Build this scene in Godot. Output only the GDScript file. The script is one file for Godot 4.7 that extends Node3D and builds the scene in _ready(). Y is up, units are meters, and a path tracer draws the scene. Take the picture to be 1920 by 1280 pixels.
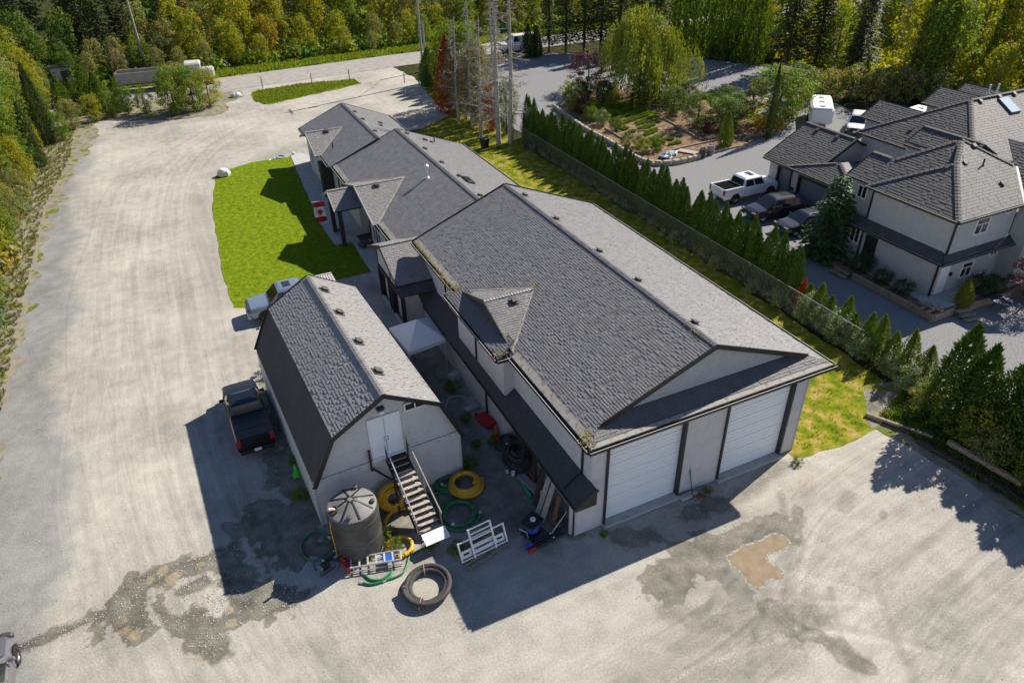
extends Node3D

# ---------------------------------------------------------------- mesh builder
class MB:
	var v := PackedVector3Array()
	var n := PackedVector3Array()
	var c := PackedColorArray()
	var t := PackedVector2Array()
	var col := Color(1, 1, 1)

	func tri(a: Vector3, b: Vector3, d: Vector3) -> void:  # counter-clockwise seen from outside
		var m := (b - a).cross(d - a).normalized()
		v.append(a); v.append(d); v.append(b)
		for i in 3:
			n.append(m); c.append(col); t.append(Vector2.ZERO)

	func tris(a: Vector3, b: Vector3, d: Vector3, na: Vector3, nb: Vector3, nd: Vector3) -> void:
		v.append(a); v.append(d); v.append(b)
		n.append(na); n.append(nd); n.append(nb)
		for i in 3:
			c.append(col); t.append(Vector2.ZERO)

	func quad(a: Vector3, b: Vector3, d: Vector3, e: Vector3) -> void:
		tri(a, b, d); tri(a, d, e)

	func quado(a: Vector3, b: Vector3, d: Vector3, e: Vector3, out: Vector3) -> void:
		if (b - a).cross(d - a).dot(out) < 0: quad(e, d, b, a)
		else: quad(a, b, d, e)

	func face(p: Array, out: Vector3) -> void:  # convex fan
		for i in range(1, p.size() - 1):
			if (p[i] - p[0]).cross(p[i + 1] - p[0]).dot(out) < 0: tri(p[0], p[i + 1], p[i])
			else: tri(p[0], p[i], p[i + 1])

	func quaduv(a: Vector3, b: Vector3, d: Vector3, e: Vector3, u0: Vector2, u1: Vector2) -> void:
		var i := v.size()
		quad(a, b, d, e)
		var q := [Vector2(u0.x, u1.y), u1, Vector2(u1.x, u0.y), u0]
		for k in [[0, 0], [1, 2], [2, 1], [3, 0], [4, 3], [5, 2]]: t[i + k[0]] = q[k[1]]

	func box(o: Vector3, s: Vector3, b := Basis()) -> void:
		var x := b.x * s.x / 2; var y := b.y * s.y / 2; var z := b.z * s.z / 2
		quad(o - x - y + z, o + x - y + z, o + x + y + z, o - x + y + z)
		quad(o + x - y - z, o - x - y - z, o - x + y - z, o + x + y - z)
		quad(o + x - y + z, o + x - y - z, o + x + y - z, o + x + y + z)
		quad(o - x - y - z, o - x - y + z, o - x + y + z, o - x + y - z)
		quad(o - x + y + z, o + x + y + z, o + x + y - z, o - x + y - z)
		quad(o - x - y - z, o + x - y - z, o + x - y + z, o - x - y + z)

	func bbox(o: Vector3, s: Vector3, r := 0.02, b := Basis()) -> void:  # bevelled box
		var h := s / 2
		r = minf(r, minf(h.x, minf(h.y, h.z)) * 0.9)
		var P := func(sx: float, sy: float, sz: float, k: int) -> Vector3:
			return o + b * Vector3(sx * (h.x - (0.0 if k == 0 else r)), sy * (h.y - (0.0 if k == 1 else r)), sz * (h.z - (0.0 if k == 2 else r)))
		for k in 3:
			for s1 in [-1.0, 1.0]:
				var q := []
				for e in [[-1.0, -1.0], [1.0, -1.0], [1.0, 1.0], [-1.0, 1.0]]:
					q.append(P.call(s1, e[0], e[1], 0) if k == 0 else (P.call(e[0], s1, e[1], 1) if k == 1 else P.call(e[0], e[1], s1, 2)))
				var out: Vector3 = (b.x if k == 0 else (b.y if k == 1 else b.z)) * s1
				quado(q[0], q[1], q[2], q[3], out)
		for s1 in [-1.0, 1.0]:
			for s2 in [-1.0, 1.0]:
				quado(P.call(s1, s2, -1, 0), P.call(s1, s2, 1, 0), P.call(s1, s2, 1, 1), P.call(s1, s2, -1, 1), b.x * s1 + b.y * s2)
				quado(P.call(s1, -1, s2, 0), P.call(s1, 1, s2, 0), P.call(s1, 1, s2, 2), P.call(s1, -1, s2, 2), b.x * s1 + b.z * s2)
				quado(P.call(-1, s1, s2, 1), P.call(1, s1, s2, 1), P.call(1, s1, s2, 2), P.call(-1, s1, s2, 2), b.y * s1 + b.z * s2)
				for s3 in [-1.0, 1.0]:
					face([P.call(s1, s2, s3, 0), P.call(s1, s2, s3, 1), P.call(s1, s2, s3, 2)], b * Vector3(s1, s2, s3))

	func beam(a: Vector3, b: Vector3, w: float, h: float, up := Vector3.UP) -> void:
		var d := (b - a).normalized()
		var s := d.cross(up)
		s = s.normalized() if s.length() > 1e-4 else Vector3.RIGHT
		box((a + b) / 2, Vector3(w, h, a.distance_to(b)), Basis(s, d.cross(s) * -1.0, -d))

	func tube(p: Array, r: Variant, k := 8, closed := false, caps := true) -> void:
		var m := p.size()
		var up := Vector3.UP
		var rings := []
		for i in m:
			var d: Vector3 = p[(i + 1) % m] - p[(i - 1 + m) % m] if closed else p[mini(i + 1, m - 1)] - p[maxi(i - 1, 0)]
			d = d.normalized()
			if absf(d.dot(up)) > 0.95: up = Vector3.RIGHT if absf(d.x) < 0.8 else Vector3.FORWARD
			var s := d.cross(up).normalized(); var w := s.cross(d)
			up = w
			var ring := []
			for j in k:
				var a := TAU * j / k
				ring.append(s * cos(a) + w * sin(a))
			rings.append(ring)
		for i in (m if closed else m - 1):
			var i2 := (i + 1) % m
			var ra: float = r if r is float else r[i]
			var rb: float = r if r is float else r[i2]
			for j in k:
				var j2 := (j + 1) % k
				var A: Vector3 = rings[i][j]; var B: Vector3 = rings[i][j2]; var C: Vector3 = rings[i2][j2]; var D: Vector3 = rings[i2][j]
				tris(p[i] + A * ra, p[i2] + C * rb, p[i] + B * ra, A, C, B)
				tris(p[i] + A * ra, p[i2] + D * rb, p[i2] + C * rb, A, D, C)
		if caps and not closed:
			for e in [0, m - 1]:
				var rr: float = r if r is float else r[e]
				var q := []
				for j in k: q.append(p[e] + rings[e][j] * rr)
				face(q, (p[0] - p[1]) if e == 0 else (p[m - 1] - p[m - 2]))

	func lathe(prof: Array, k := 24, o := Vector3.ZERO, b := Basis()) -> void:  # prof: Vector2(radius, y)
		for i in prof.size() - 1:
			var p: Vector2 = prof[i]; var q: Vector2 = prof[i + 1]
			var nn := Vector2(q.y - p.y, p.x - q.x).normalized()
			for j in k:
				var a := TAU * j / k; var e := TAU * (j + 1) / k
				var da := Vector3(cos(a), 0, sin(a)); var de := Vector3(cos(e), 0, sin(e))
				var P := func(d: Vector3, w: Vector2) -> Vector3: return o + b * (d * w.x + Vector3.UP * w.y)
				var N := func(d: Vector3) -> Vector3: return b * (d * nn.x + Vector3.UP * nn.y)
				if q.x > 1e-5: tris(P.call(da, p), P.call(da, q), P.call(de, q), N.call(da), N.call(da), N.call(de))
				if p.x > 1e-5: tris(P.call(da, p), P.call(de, q), P.call(de, p), N.call(da), N.call(de), N.call(de))

	func blob(o: Vector3, s: Vector3, k: int, rough: float, sd: int) -> void:  # bumpy ellipsoid
		var f := FastNoiseLite.new(); f.seed = sd; f.frequency = 0.9
		var P := func(i: int, j: int) -> Vector3:
			var th := PI * i / k; var ph := TAU * (j % (2 * k)) / (2 * k)
			var d := Vector3(sin(th) * cos(ph), cos(th), sin(th) * sin(ph))
			return o + d * s * (1.0 + rough * f.get_noise_3dv(d * 1.6))
		for i in k:
			for j in 2 * k:
				var a: Vector3 = P.call(i, j); var b: Vector3 = P.call(i + 1, j); var d: Vector3 = P.call(i + 1, j + 1); var e: Vector3 = P.call(i, j + 1)
				face([a, b, d, e], (a + d) / 2 - o)

	func sheet(p: PackedVector2Array, y: float) -> void:  # flat polygon in x, z
		var ix := Geometry2D.triangulate_polygon(p)
		for i in range(0, ix.size(), 3):
			var a := p[ix[i]]; var b := p[ix[i + 1]]; var d := p[ix[i + 2]]
			var A := Vector3(a.x, y, a.y); var B := Vector3(b.x, y, b.y); var D := Vector3(d.x, y, d.y)
			var s := v.size()
			if (B - A).cross(D - A).y < 0: tri(A, D, B)
			else: tri(A, B, D)
			for q in range(s, s + 3): t[q] = Vector2(v[q].x, v[q].z)

	func slab(p: PackedVector2Array, y0: float, y1: float) -> void:
		sheet(p, y1)
		var ar := 0.0
		for i in p.size(): ar += p[i].cross(p[(i + 1) % p.size()])
		for i in p.size():
			var a := p[i]; var b := p[(i + 1) % p.size()]
			var nn := Vector3(b.y - a.y, 0, a.x - b.x) * signf(ar)
			quado(Vector3(a.x, y0, a.y), Vector3(b.x, y0, b.y), Vector3(b.x, y1, b.y), Vector3(a.x, y1, a.y), nn)

	func extr(o: Vector3, U: Vector3, V: Vector3, W: Vector3, p: PackedVector2Array, d0: float, d1: float) -> void:  # polygon in U, V extruded along W
		var ix := Geometry2D.triangulate_polygon(p)
		var P := func(q: Vector2, d: float) -> Vector3: return o + U * q.x + V * q.y + W * d
		for i in range(0, ix.size(), 3):
			face([P.call(p[ix[i]], d1), P.call(p[ix[i + 1]], d1), P.call(p[ix[i + 2]], d1)], W)
			face([P.call(p[ix[i]], d0), P.call(p[ix[i + 1]], d0), P.call(p[ix[i + 2]], d0)], -W)
		var ar := 0.0
		for i in p.size(): ar += p[i].cross(p[(i + 1) % p.size()])
		for i in p.size():
			var a := p[i]; var b := p[(i + 1) % p.size()]
			var nn := (U * (b.y - a.y) + V * (a.x - b.x)) * signf(ar)
			quado(P.call(a, d0), P.call(b, d0), P.call(b, d1), P.call(a, d1), nn)

	func loft(rings: Array, caps := true) -> void:  # rings of equal length
		for i in rings.size() - 1:
			var A: Array = rings[i]; var B: Array = rings[i + 1]
			var ca := Vector3.ZERO
			for q in A: ca += q / A.size()
			for j in A.size():
				var j2 := (j + 1) % A.size()
				quado(A[j], A[j2], B[j2], B[j], (A[j] + A[j2]) / 2 - ca)
		if caps:
			face(rings[0], rings[0][0] - rings[1][0])
			face(rings[-1], rings[-1][0] - rings[-2][0])

	func leaf(o: Vector3, d: Vector3, nn: Vector3, l: float, w: float) -> void:  # two triangles bent along the midrib
		var s := d.cross(nn).normalized() * w * 0.5
		var m := o + d * l * 0.45
		var e := o + d * l - nn * l * 0.12
		tri(o, m + s - nn * w * 0.15, e)
		tri(o, e, m - s - nn * w * 0.15)

	func add(o: MB, x: Transform3D) -> void:
		for i in o.v.size():
			v.append(x * o.v[i]); n.append((x.basis * o.n[i]).normalized())
		c.append_array(o.c); t.append_array(o.t)

	func mesh() -> ArrayMesh:
		var a := []
		a.resize(Mesh.ARRAY_MAX)
		a[Mesh.ARRAY_VERTEX] = v; a[Mesh.ARRAY_NORMAL] = n; a[Mesh.ARRAY_COLOR] = c; a[Mesh.ARRAY_TEX_UV] = t
		var m := ArrayMesh.new()
		m.add_surface_from_arrays(Mesh.PRIMITIVE_TRIANGLES, a)
		return m

# ---------------------------------------------------------------- nodes and materials
var R := RandomNumberGenerator.new()
var used := {}
var M := {}

func V3(x: float, y: float, z: float) -> Vector3: return Vector3(x, y, z)

func numbered(s: String) -> String:
	used[s] = used.get(s, -1) + 1
	return s if used[s] == 0 else "%s_%03d" % [s, used[s]]

func thing(called: String, label: String, cat: String, at := Vector3.ZERO, turn := 0.0, group := "") -> Node3D:
	var o := Node3D.new()
	o.name = numbered(called); add_child(o)
	o.position = at; o.rotation_degrees.y = turn
	o.set_meta("label", label); o.set_meta("category", cat)
	if group: o.set_meta("group", group)
	return o

func part(p: Node3D, called: String, mb: Variant, m: Material, stuff := false, label := "") -> MeshInstance3D:
	var o := MeshInstance3D.new()
	o.name = called
	o.mesh = mb.mesh() if mb is MB else mb
	o.material_override = m
	p.add_child(o, true)
	if stuff: o.set_meta("kind", "stuff")
	if label: o.set_meta("label", label)
	return o

func solo(called: String, label: String, cat: String, mb: MB, m: Material, at := Vector3.ZERO, turn := 0.0, group := "") -> MeshInstance3D:
	var o := part(self, numbered(called), mb, m)
	o.position = at; o.rotation_degrees.y = turn
	o.set_meta("label", label); o.set_meta("category", cat)
	if group: o.set_meta("group", group)
	return o

func setting(called: String, mb: MB, m: Material, kind := "structure", label := "", cat := "ground") -> MeshInstance3D:
	var o := part(self, numbered(called), mb, m)
	o.set_meta("kind", kind)
	o.set_meta("label", label if label else called.replace("_", " ")); o.set_meta("category", cat)
	return o

func dup(o: Node3D, at: Vector3, turn: float, size: Variant, label := "", group := "") -> Node3D:
	var c: Node3D = o.duplicate()
	var stem := str(o.name)
	if stem.length() > 4 and stem[-4] == "_" and stem.right(3).is_valid_int(): stem = stem.left(-4)
	c.name = numbered(stem); add_child(c)
	c.position = at; c.rotation_degrees.y = turn
	c.scale = Vector3.ONE * size if size is float else size
	if label: c.set_meta("label", label)
	if group: c.set_meta("group", group)
	return c

func lin(r: float, g: float, b: float) -> Color: return Color(r, g, b).linear_to_srgb()

func mat(r: float, g: float, b: float, rough := 0.8, metal := 0.0, spec := 0.5) -> StandardMaterial3D:
	var m := StandardMaterial3D.new()
	m.albedo_color = lin(r, g, b); m.roughness = rough; m.metallic = metal; m.metallic_specular = spec
	m.vertex_color_use_as_albedo = true
	return m

func ntex(cols: Array, freq: float, sd: int, size := 256, oct := 4, kind := FastNoiseLite.TYPE_SIMPLEX_SMOOTH) -> NoiseTexture2D:
	var f := FastNoiseLite.new()
	f.noise_type = kind; f.seed = sd; f.frequency = freq; f.fractal_octaves = oct
	var g := Gradient.new()
	g.offsets = PackedFloat32Array([]); g.colors = PackedColorArray([])
	for i in cols.size():
		var q: Array = cols[i]
		g.add_point(q[0], lin(q[1], q[2], q[3]))
	while g.get_point_count() > cols.size(): g.remove_point(0)
	var x := NoiseTexture2D.new()
	x.width = size; x.height = size; x.seamless = true; x.noise = f; x.color_ramp = g
	return x

# noise-coloured surface laid by world position; metres = side of one texture tile
func nmat(cols: Array, metres: float, freq := 0.02, rough := 0.85, sd := 1, size := 256, bump := 0.0, world := true) -> StandardMaterial3D:
	var m := StandardMaterial3D.new()
	m.albedo_texture = ntex(cols, freq, sd, size)
	m.uv1_triplanar = true; m.uv1_world_triplanar = world
	m.uv1_scale = Vector3.ONE / metres
	m.roughness = rough; m.metallic_specular = 0.5 if rough < 0.8 else 0.12
	m.vertex_color_use_as_albedo = true
	if bump > 0.0:
		m.normal_enabled = true
		var f := FastNoiseLite.new(); f.seed = sd + 9; f.frequency = freq * 2.5
		var x := NoiseTexture2D.new(); x.width = size; x.height = size; x.seamless = true; x.noise = f; x.as_normal_map = true; x.bump_strength = 4.0
		m.normal_texture = x; m.normal_scale = bump
	return m

func leafmat(r: float, g: float, b: float, back := 0.55) -> StandardMaterial3D:
	var m := mat(r, g, b, 0.6, 0.0, 0.35)
	m.backlight_enabled = true; m.backlight = Color(back, back, back * 0.6)
	m.cull_mode = BaseMaterial3D.CULL_DISABLED
	return m

func arr2(a: Array) -> PackedVector2Array:
	var p := PackedVector2Array()
	for i in range(0, a.size(), 2): p.append(Vector2(a[i], a[i + 1]))
	return p

func ragged(p: PackedVector2Array, step: float, amp: float, sd: int) -> PackedVector2Array:
	var f := FastNoiseLite.new(); f.seed = sd; f.frequency = 0.35; f.fractal_octaves = 4
	var q := PackedVector2Array()
	for i in p.size():
		var a := p[i]; var b := p[(i + 1) % p.size()]
		var k := maxi(1, int(a.distance_to(b) / step))
		var nn := (b - a).orthogonal().normalized()
		for j in k:
			var w := a.lerp(b, float(j) / k)
			q.append(w + nn * f.get_noise_2dv(w) * amp * (1.0 if j > 0 else 0.3))
	return q

func smooth_path(p: Array, per := 6, closed := false) -> Array:  # Catmull-Rom
	var out := []
	var m := p.size()
	for i in (m if closed else m - 1):
		var a: Vector3 = p[(i - 1 + m) % m] if closed else p[maxi(i - 1, 0)]
		var b: Vector3 = p[i]; var d: Vector3 = p[(i + 1) % m]
		var e: Vector3 = p[(i + 2) % m] if closed else p[mini(i + 2, m - 1)]
		for k in per: out.append(b.cubic_interpolate(d, a, e, float(k) / per))
	if not closed: out.append(p[-1])
	return out

# ---------------------------------------------------------------- building pieces
# lap siding in the polygon (u, v) of a wall; each course leans out at its foot
func lap(mb: MB, o: Vector3, U: Vector3, N: Vector3, poly: PackedVector2Array, holes := [], course := 0.125, lean := 0.016) -> void:
	var lo := INF; var hi := -INF; var x0 := INF; var x1 := -INF
	for p in poly:
		lo = minf(lo, p.y); hi = maxf(hi, p.y); x0 = minf(x0, p.x); x1 = maxf(x1, p.x)
	var k := 0
	while lo + k * course < hi - 1e-3:
		var y0 := lo + k * course; var y1 := minf(y0 + course, hi)
		k += 1
		var band := PackedVector2Array([Vector2(x0 - 1, y0), Vector2(x1 + 1, y0), Vector2(x1 + 1, y1), Vector2(x0 - 1, y1)])
		var bits: Array = Geometry2D.intersect_polygons(poly, band)
		var gap := 0.024
		for h in holes:
			var hp := PackedVector2Array([Vector2(h[0], h[1]), Vector2(h[2], h[1]), Vector2(h[2], h[3]), Vector2(h[0], h[3])])
			var next := []
			for b in bits: next.append_array(Geometry2D.clip_polygons(b, hp))
			bits = next
		for b in bits:
			var ix := Geometry2D.triangulate_polygon(b)
			var P := func(q: Vector2) -> Vector3: return o + U * q.x + Vector3.UP * q.y + N * (lean * (1.0 - (q.y - y0) / course))
			# the board starts above a recessed joint
			var up := Geometry2D.intersect_polygons(b, PackedVector2Array([Vector2(x0 - 1, y0 + gap), Vector2(x1 + 1, y0 + gap), Vector2(x1 + 1, y1), Vector2(x0 - 1, y1)]))
			for q in up:
				var jx := Geometry2D.triangulate_polygon(q)
				for i in range(0, jx.size(), 3): mb.face([P.call(q[jx[i]]), P.call(q[jx[i + 1]]), P.call(q[jx[i + 2]])], N)
			var D := func(q: Vector2) -> Vector3: return o + U * q.x + Vector3.UP * minf(q.y, y0 + gap) - N * 0.03
			for i in range(0, ix.size(), 3): mb.face([D.call(b[ix[i]]), D.call(b[ix[i + 1]]), D.call(b[ix[i + 2]])], N)
			var xa := INF; var xb := -INF
			for q in b:
				if q.y < y0 + 1e-3: xa = minf(xa, q.x); xb = maxf(xb, q.x)
			if xb > xa:
				var A := o + U * xa + Vector3.UP * y0; var B := o + U * xb + Vector3.UP * y0
				mb.quado(A - N * 0.03, B - N * 0.03, B, A, Vector3.UP)
				var h := Vector3.UP * gap
				mb.quado(A - N * 0.03 + h, B - N * 0.03 + h, B + N * lean * 0.8 + h, A + N * lean * 0.8 + h, Vector3.DOWN)

# spans of a polygon at height v
func spans(poly: PackedVector2Array, v: float) -> Array:
	var x := []
	for i in poly.size():
		var a := poly[i]; var b := poly[(i + 1) % poly.size()]
		if (a.y <= v) != (b.y <= v): x.append(a.x + (v - a.y) / (b.y - a.y) * (b.x - a.x))
	x.sort()
	return x

var shingle_meshes := []
var shingle_mats := []

# courses of shingles on a slope: o = foot of the slope, U along the eave, V up the slope
func shingles(owner_part: Node3D, o: Vector3, U: Vector3, V: Vector3, poly: PackedVector2Array, m: Material, expo := 0.15, tab := 0.3, single_u := 0.0, single_v0 := 0.0, tone := 1.0, lift := 0.027, slots := 0.26) -> void:
	var N := U.cross(V).normalized()
	if N.y < 0: N = -N
	var top := 0.0
	for p in poly: top = maxf(top, p.y)
	var mb := MB.new()
	var made := 0
	var row := 0
	while row * expo < top - 0.02:
		var v0 := row * expo; var v1 := minf(v0 + expo, top)
		row += 1
		var s0 := spans(poly, v0 + 0.004); var s1 := spans(poly, v1 - 0.004)
		if s0.size() != s1.size():
			s0 = spans(poly, (v0 + v1) / 2); s1 = s0
		for i in range(0, s0.size() - 1, 2):
			var a0: float = s0[i]; var b0: float = s0[i + 1]; var a1: float = s1[i]; var b1: float = s1[i + 1]
			var x := -R.randf() * tab
			while x < b0 - a0:
				var slot := R.randf() < slots
				var w := tab * (R.randf_range(0.3, 0.5) if slot else R.randf_range(0.55, 1.2))
				var ua := clampf(x, 0.0, b0 - a0) / maxf(b0 - a0, 1e-4); var ub := clampf(x + w - 0.008, 0.0, b0 - a0) / maxf(b0 - a0, 1e-4)
				x += w
				if (ub - ua) * (b0 - a0) < 0.03: continue
				var L0 := lerpf(a0, b0, ua); var L1 := lerpf(a0, b0, ub)
				var T0 := lerpf(a1, b1, ua); var T1 := lerpf(a1, b1, ub)
				var th := lift * (0.12 if slot else R.randf_range(0.82, 1.0))
				if not slot and L1 < single_u and v0 >= single_v0 and made < 290 and absf(T0 - L0) < 0.01 and absf(T1 - L1) < 0.01:
					made += 1
					var q := MeshInstance3D.new()
					q.name = "shingle"
					q.mesh = shingle_meshes[R.randi() % shingle_meshes.size()]
					q.material_override = m
					q.transform = Transform3D(Basis(U * (L1 - L0), V * (v1 - v0) / 0.15, N), o + U * L0 + V * v0)
					owner_part.add_child(q, true)
					continue
				var g := tone * R.randf_range(0.96, 1.035)
				mb.col = Color(g, g * R.randf_range(0.985, 1.0), g * R.randf_range(0.98, 1.02))
				var p0 := o + U * L0 + V * v0 + N * th; var p1 := o + U * L1 + V * v0 + N * th
				mb.quado(p0, p1, o + U * T1 + V * (v1 + 0.01) + N * 0.003, o + U * T0 + V * (v1 + 0.01) + N * 0.003, N)
				mb.quado(p0, p1, p1 - N * th, p0 - N * th, -V)
	if mb.v.size(): part(owner_part, "shingle_courses", mb, m, true)

func make_shingle_meshes() -> void:
	for k in 8:
		var mb := MB.new()
		var g := 0.96 + 0.08 * k / 7.0
		mb.col = Color(g, g * 0.995, g)
		var th := 0.024 if k % 2 else 0.026
		mb.quad(V3(0, 0, th), V3(1, 0, th), V3(1, 0.16, 0.003), V3(0, 0.16, 0.003))
		mb.quad(V3(0, 0, 0), V3(1, 0, 0), V3(1, 0, th), V3(0, 0, th))
		mb.quad(V3(0, 0, 0), V3(0, 0, th), V3(0, 0.16, 0.003), V3(0, 0.16, 0))
		mb.quad(V3(1, 0, th), V3(1, 0, 0), V3(1, 0.16, 0), V3(1, 0.16, 0.003))
		shingle_meshes.append(mb.mesh())

# a roof deck: polygon in (u, v) of a slope with thickness below
func deck(mb: MB, o: Vector3, U: Vector3, V: Vector3, poly: PackedVector2Array, th := 0.09) -> void:
	var N := U.cross(V).normalized()
	if N.y < 0: N = -N
	mb.extr(o, U, V, N, poly, -th, -0.004)

func slope(root: Node3D, called: String, o: Vector3, U: Vector3, V: Vector3, poly: PackedVector2Array, m: Material, expo := 0.15, tab := 0.3, su := 0.0, sv := 0.0, tone := 1.0, lift := 0.027, slots := 0.26) -> MeshInstance3D:
	var mb := MB.new()
	deck(mb, o, U, V, poly)
	var r := part(root, called, mb, M.deck)
	shingles(r, o, U, V, poly, m, expo, tab, su, sv, tone, lift, slots)
	return r

# hip or ridge caps
func caps(root: Node3D, a: Vector3, b: Vector3, m: Material, w := 0.28, step := 0.16) -> void:
	var mb := MB.new()
	var d := (b - a).normalized(); var s := d.cross(Vector3.UP).normalized(); var up := s.cross(d)
	var k := int(a.distance_to(b) / step)
	for i in k:
		var g := R.randf_range(0.75, 1.15); mb.col = Color(g, g, g)
		var p := a + d * step * i; var q := a + d * step * (i + 1)
		for sg in [-1.0, 1.0]:
			mb.quado(p + up * 0.05, q + up * 0.03, q + s * sg * w / 2 - up * 0.02, p + s * sg * w / 2, up + s * sg)
			mb.quado(p + up * 0.05, p + s * sg * w / 2, p + s * sg * w / 2 - up * 0.03, p - up * 0.01, -d)
	part(root, "ridge_caps", mb, m, true)

# U-shaped gutter from a to b; out = outward direction
func gutter(root: Node3D, a: Vector3, b: Vector3, out: Vector3, m: Material = null) -> void:
	var mb := MB.new()
	var d := (b - a).normalized()
	var B := Basis(d, Vector3.UP, d.cross(Vector3.UP))
	var L := a.distance_to(b); var c := (a + b) / 2
	mb.box(c - Vector3.UP * 0.12, V3(L, 0.02, 0.13), B)
	mb.box(c + out * 0.065 - Vector3.UP * 0.06, V3(L, 0.14, 0.016), B)
	mb.box(c - out * 0.075 - Vector3.UP * 0.07, V3(L, 0.2, 0.02), B)
	for e in [-1.0, 1.0]: mb.box(c + d * e * (L / 2 - 0.008) - Vector3.UP * 0.06, V3(0.016, 0.11, 0.115), B)
	var g := part(root, "gutter", mb, m if m else M.trim)
	var l := MB.new()
	l.box(c + out * 0.065 + Vector3.UP * 0.016, V3(L, 0.012, 0.028), B)
	part(g, "gutter_lip", l, M.lip)

func fascia(root: Node3D, a: Vector3, b: Vector3, w := 0.035, h := 0.2, m: Material = null) -> void:
	var mb := MB.new()
	mb.beam(a, b, w, h)
	part(root, "fascia", mb, m if m else M.trim)

# box vent on a roof
func vent(root: Node3D, at: Vector3, N: Vector3, U: Vector3, s := 0.3) -> void:
	var mb := MB.new()
	var B := Basis(U, N, U.cross(N))
	mb.bbox(at + N * 0.02, V3(s * 1.25, 0.03, s * 1.25), 0.01, B)
	mb.bbox(at + N * 0.07, V3(s * 0.7, 0.1, s * 0.7), 0.02, B)
	mb.bbox(at + N * 0.13, V3(s * 0.92, 0.05, s * 0.92), 0.022, B)
	part(root, "roof_vent", mb, M.vent)

func pipe_vent(root: Node3D, at: Vector3, h := 0.45, r := 0.05, m: Material = null) -> void:
	var mb := MB.new()
	mb.lathe([Vector2(r * 2.2, 0.0), Vector2(r * 1.15, 0.1), Vector2(r, 0.12), Vector2(r, h), Vector2(r * 0.7, h), Vector2(r * 0.7, h - 0.05), Vector2(0, h - 0.05)], 12, at)
	part(root, "vent_pipe", mb, m if m else M.black)

# framed window on a wall: o = centre on the wall face, U right, N outward
func window(root: Node3D, o: Vector3, U: Vector3, N: Vector3, w: float, h: float, cols := 2, top_split := 0.0) -> void:
	var B := Basis(U, Vector3.UP, N)
	var fm := MB.new()
	for s in [-1.0, 1.0]:
		fm.bbox(o + U * s * (w / 2 - 0.035) + N * 0.02, V3(0.07, h, 0.09), 0.01, B)
		fm.bbox(o + Vector3.UP * s * (h / 2 - 0.035) + N * 0.02, V3(w - 0.14, 0.07, 0.085), 0.01, B)
	var f := part(root, "window", fm, M.white)
	var h1 := h - top_split
	for i in range(1, cols):
		var bar := MB.new(); bar.box(o + U * (-w / 2 + w * i / cols) - Vector3.UP * top_split / 2 + N * 0.015, V3(0.05, h1 - 0.14, 0.06), B)
		part(f, "mullion", bar, M.white)
	if top_split > 0:
		var bar := MB.new(); bar.box(o + Vector3.UP * (h / 2 - top_split) + N * 0.015, V3(w - 0.14, 0.05, 0.062), B)
		part(f, "transom", bar, M.white)
	for i in cols:
		var p := MB.new()
		p.box(o + U * (-w / 2 + w * (i + 0.5) / cols) - Vector3.UP * top_split / 2 - N * 0.005, V3(w / cols - 0.06, h1 - 0.12, 0.012), B)
		part(f, "pane", p, M.glass)
	if top_split > 0:
		var p := MB.new()
		p.box(o + Vector3.UP * (h - top_split) / 2 - N * 0.005, V3(w - 0.14, top_split - 0.1, 0.012), B)
		part(f, "pane", p, M.glass)

func downspout(root: Node3D, a: Vector3, b: Vector3, m: Material = null) -> void:
	var mb := MB.new()
	mb.beam(a, b, 0.09, 0.07, Vector3.RIGHT)
	part(root, "downspout", mb, m if m else M.trim)

# sectional door with ribbed panels: o = lower left corner on the wall, U right, N outward
func overhead_door(root: Node3D, o: Vector3, U: Vector3, N: Vector3, w: float, h: float, rows: int, ribs: int, m: Material, inset := 0.14, trim_w := 0.16, frame_m: Material = null) -> void:
	var B := Basis(U, Vector3.UP, N)
	var fr := MB.new()
	for s in [0.0, 1.0]: fr.box(o + U * (s * w + (s * 2 - 1) * trim_w / 2) + Vector3.UP * h / 2 - N * 0.04, V3(trim_w, h, inset + 0.14), B)
	fr.box(o + U * w / 2 + Vector3.UP * (h + 0.08) - N * 0.04, V3(w + 2 * trim_w, 0.16, inset + 0.14), B)
	var d := part(root, "overhead_door", fr, frame_m if frame_m else M.trim)
	var ph := h / rows
	for r in rows:
		var pm := MB.new()
		var y0 := r * ph
		for k in ribs:
			var a := y0 + ph * k / ribs; var e := y0 + ph * (k + 1) / ribs
			var z0 := -inset; var z1 := -inset - 0.022
			var gp := 0.008 if k == 0 else 0.0
			var P := func(x: float, y: float, z: float) -> Vector3: return o + U * x + Vector3.UP * y + N * z
			pm.quado(P.call(0, a + gp, z0), P.call(w, a + gp, z0), P.call(w, e - 0.03, z0), P.call(0, e - 0.03, z0), N)
			pm.quado(P.call(0, e - 0.03, z0), P.call(w, e - 0.03, z0), P.call(w, e - 0.012, z1), P.call(0, e - 0.012, z1), N + Vector3.UP)
			pm.quado(P.call(0, e - 0.012, z1), P.call(w, e - 0.012, z1), P.call(w, e + (0.008 if k == ribs - 1 else 0.0), z1 + (0.0 if k == ribs - 1 else 0.022)), P.call(0, e + (0.008 if k == ribs - 1 else 0.0), z1 + (0.0 if k == ribs - 1 else 0.022)), N)
		part(d, "door_panel", pm, m)

func wall_panel(mb: MB, pts: Array, N: Vector3) -> void:  # plain backing wall 0.1 m thick behind the siding
	var q := []
	for p in pts: q.append(p - N * 0.036)
	mb.face(q, N)
	var w := []
	for p in pts: w.append(p - N * 0.1)
	mb.face(w, -N)

# ---------------------------------------------------------------- painted gravel of the yard
var F1: FastNoiseLite

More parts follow.
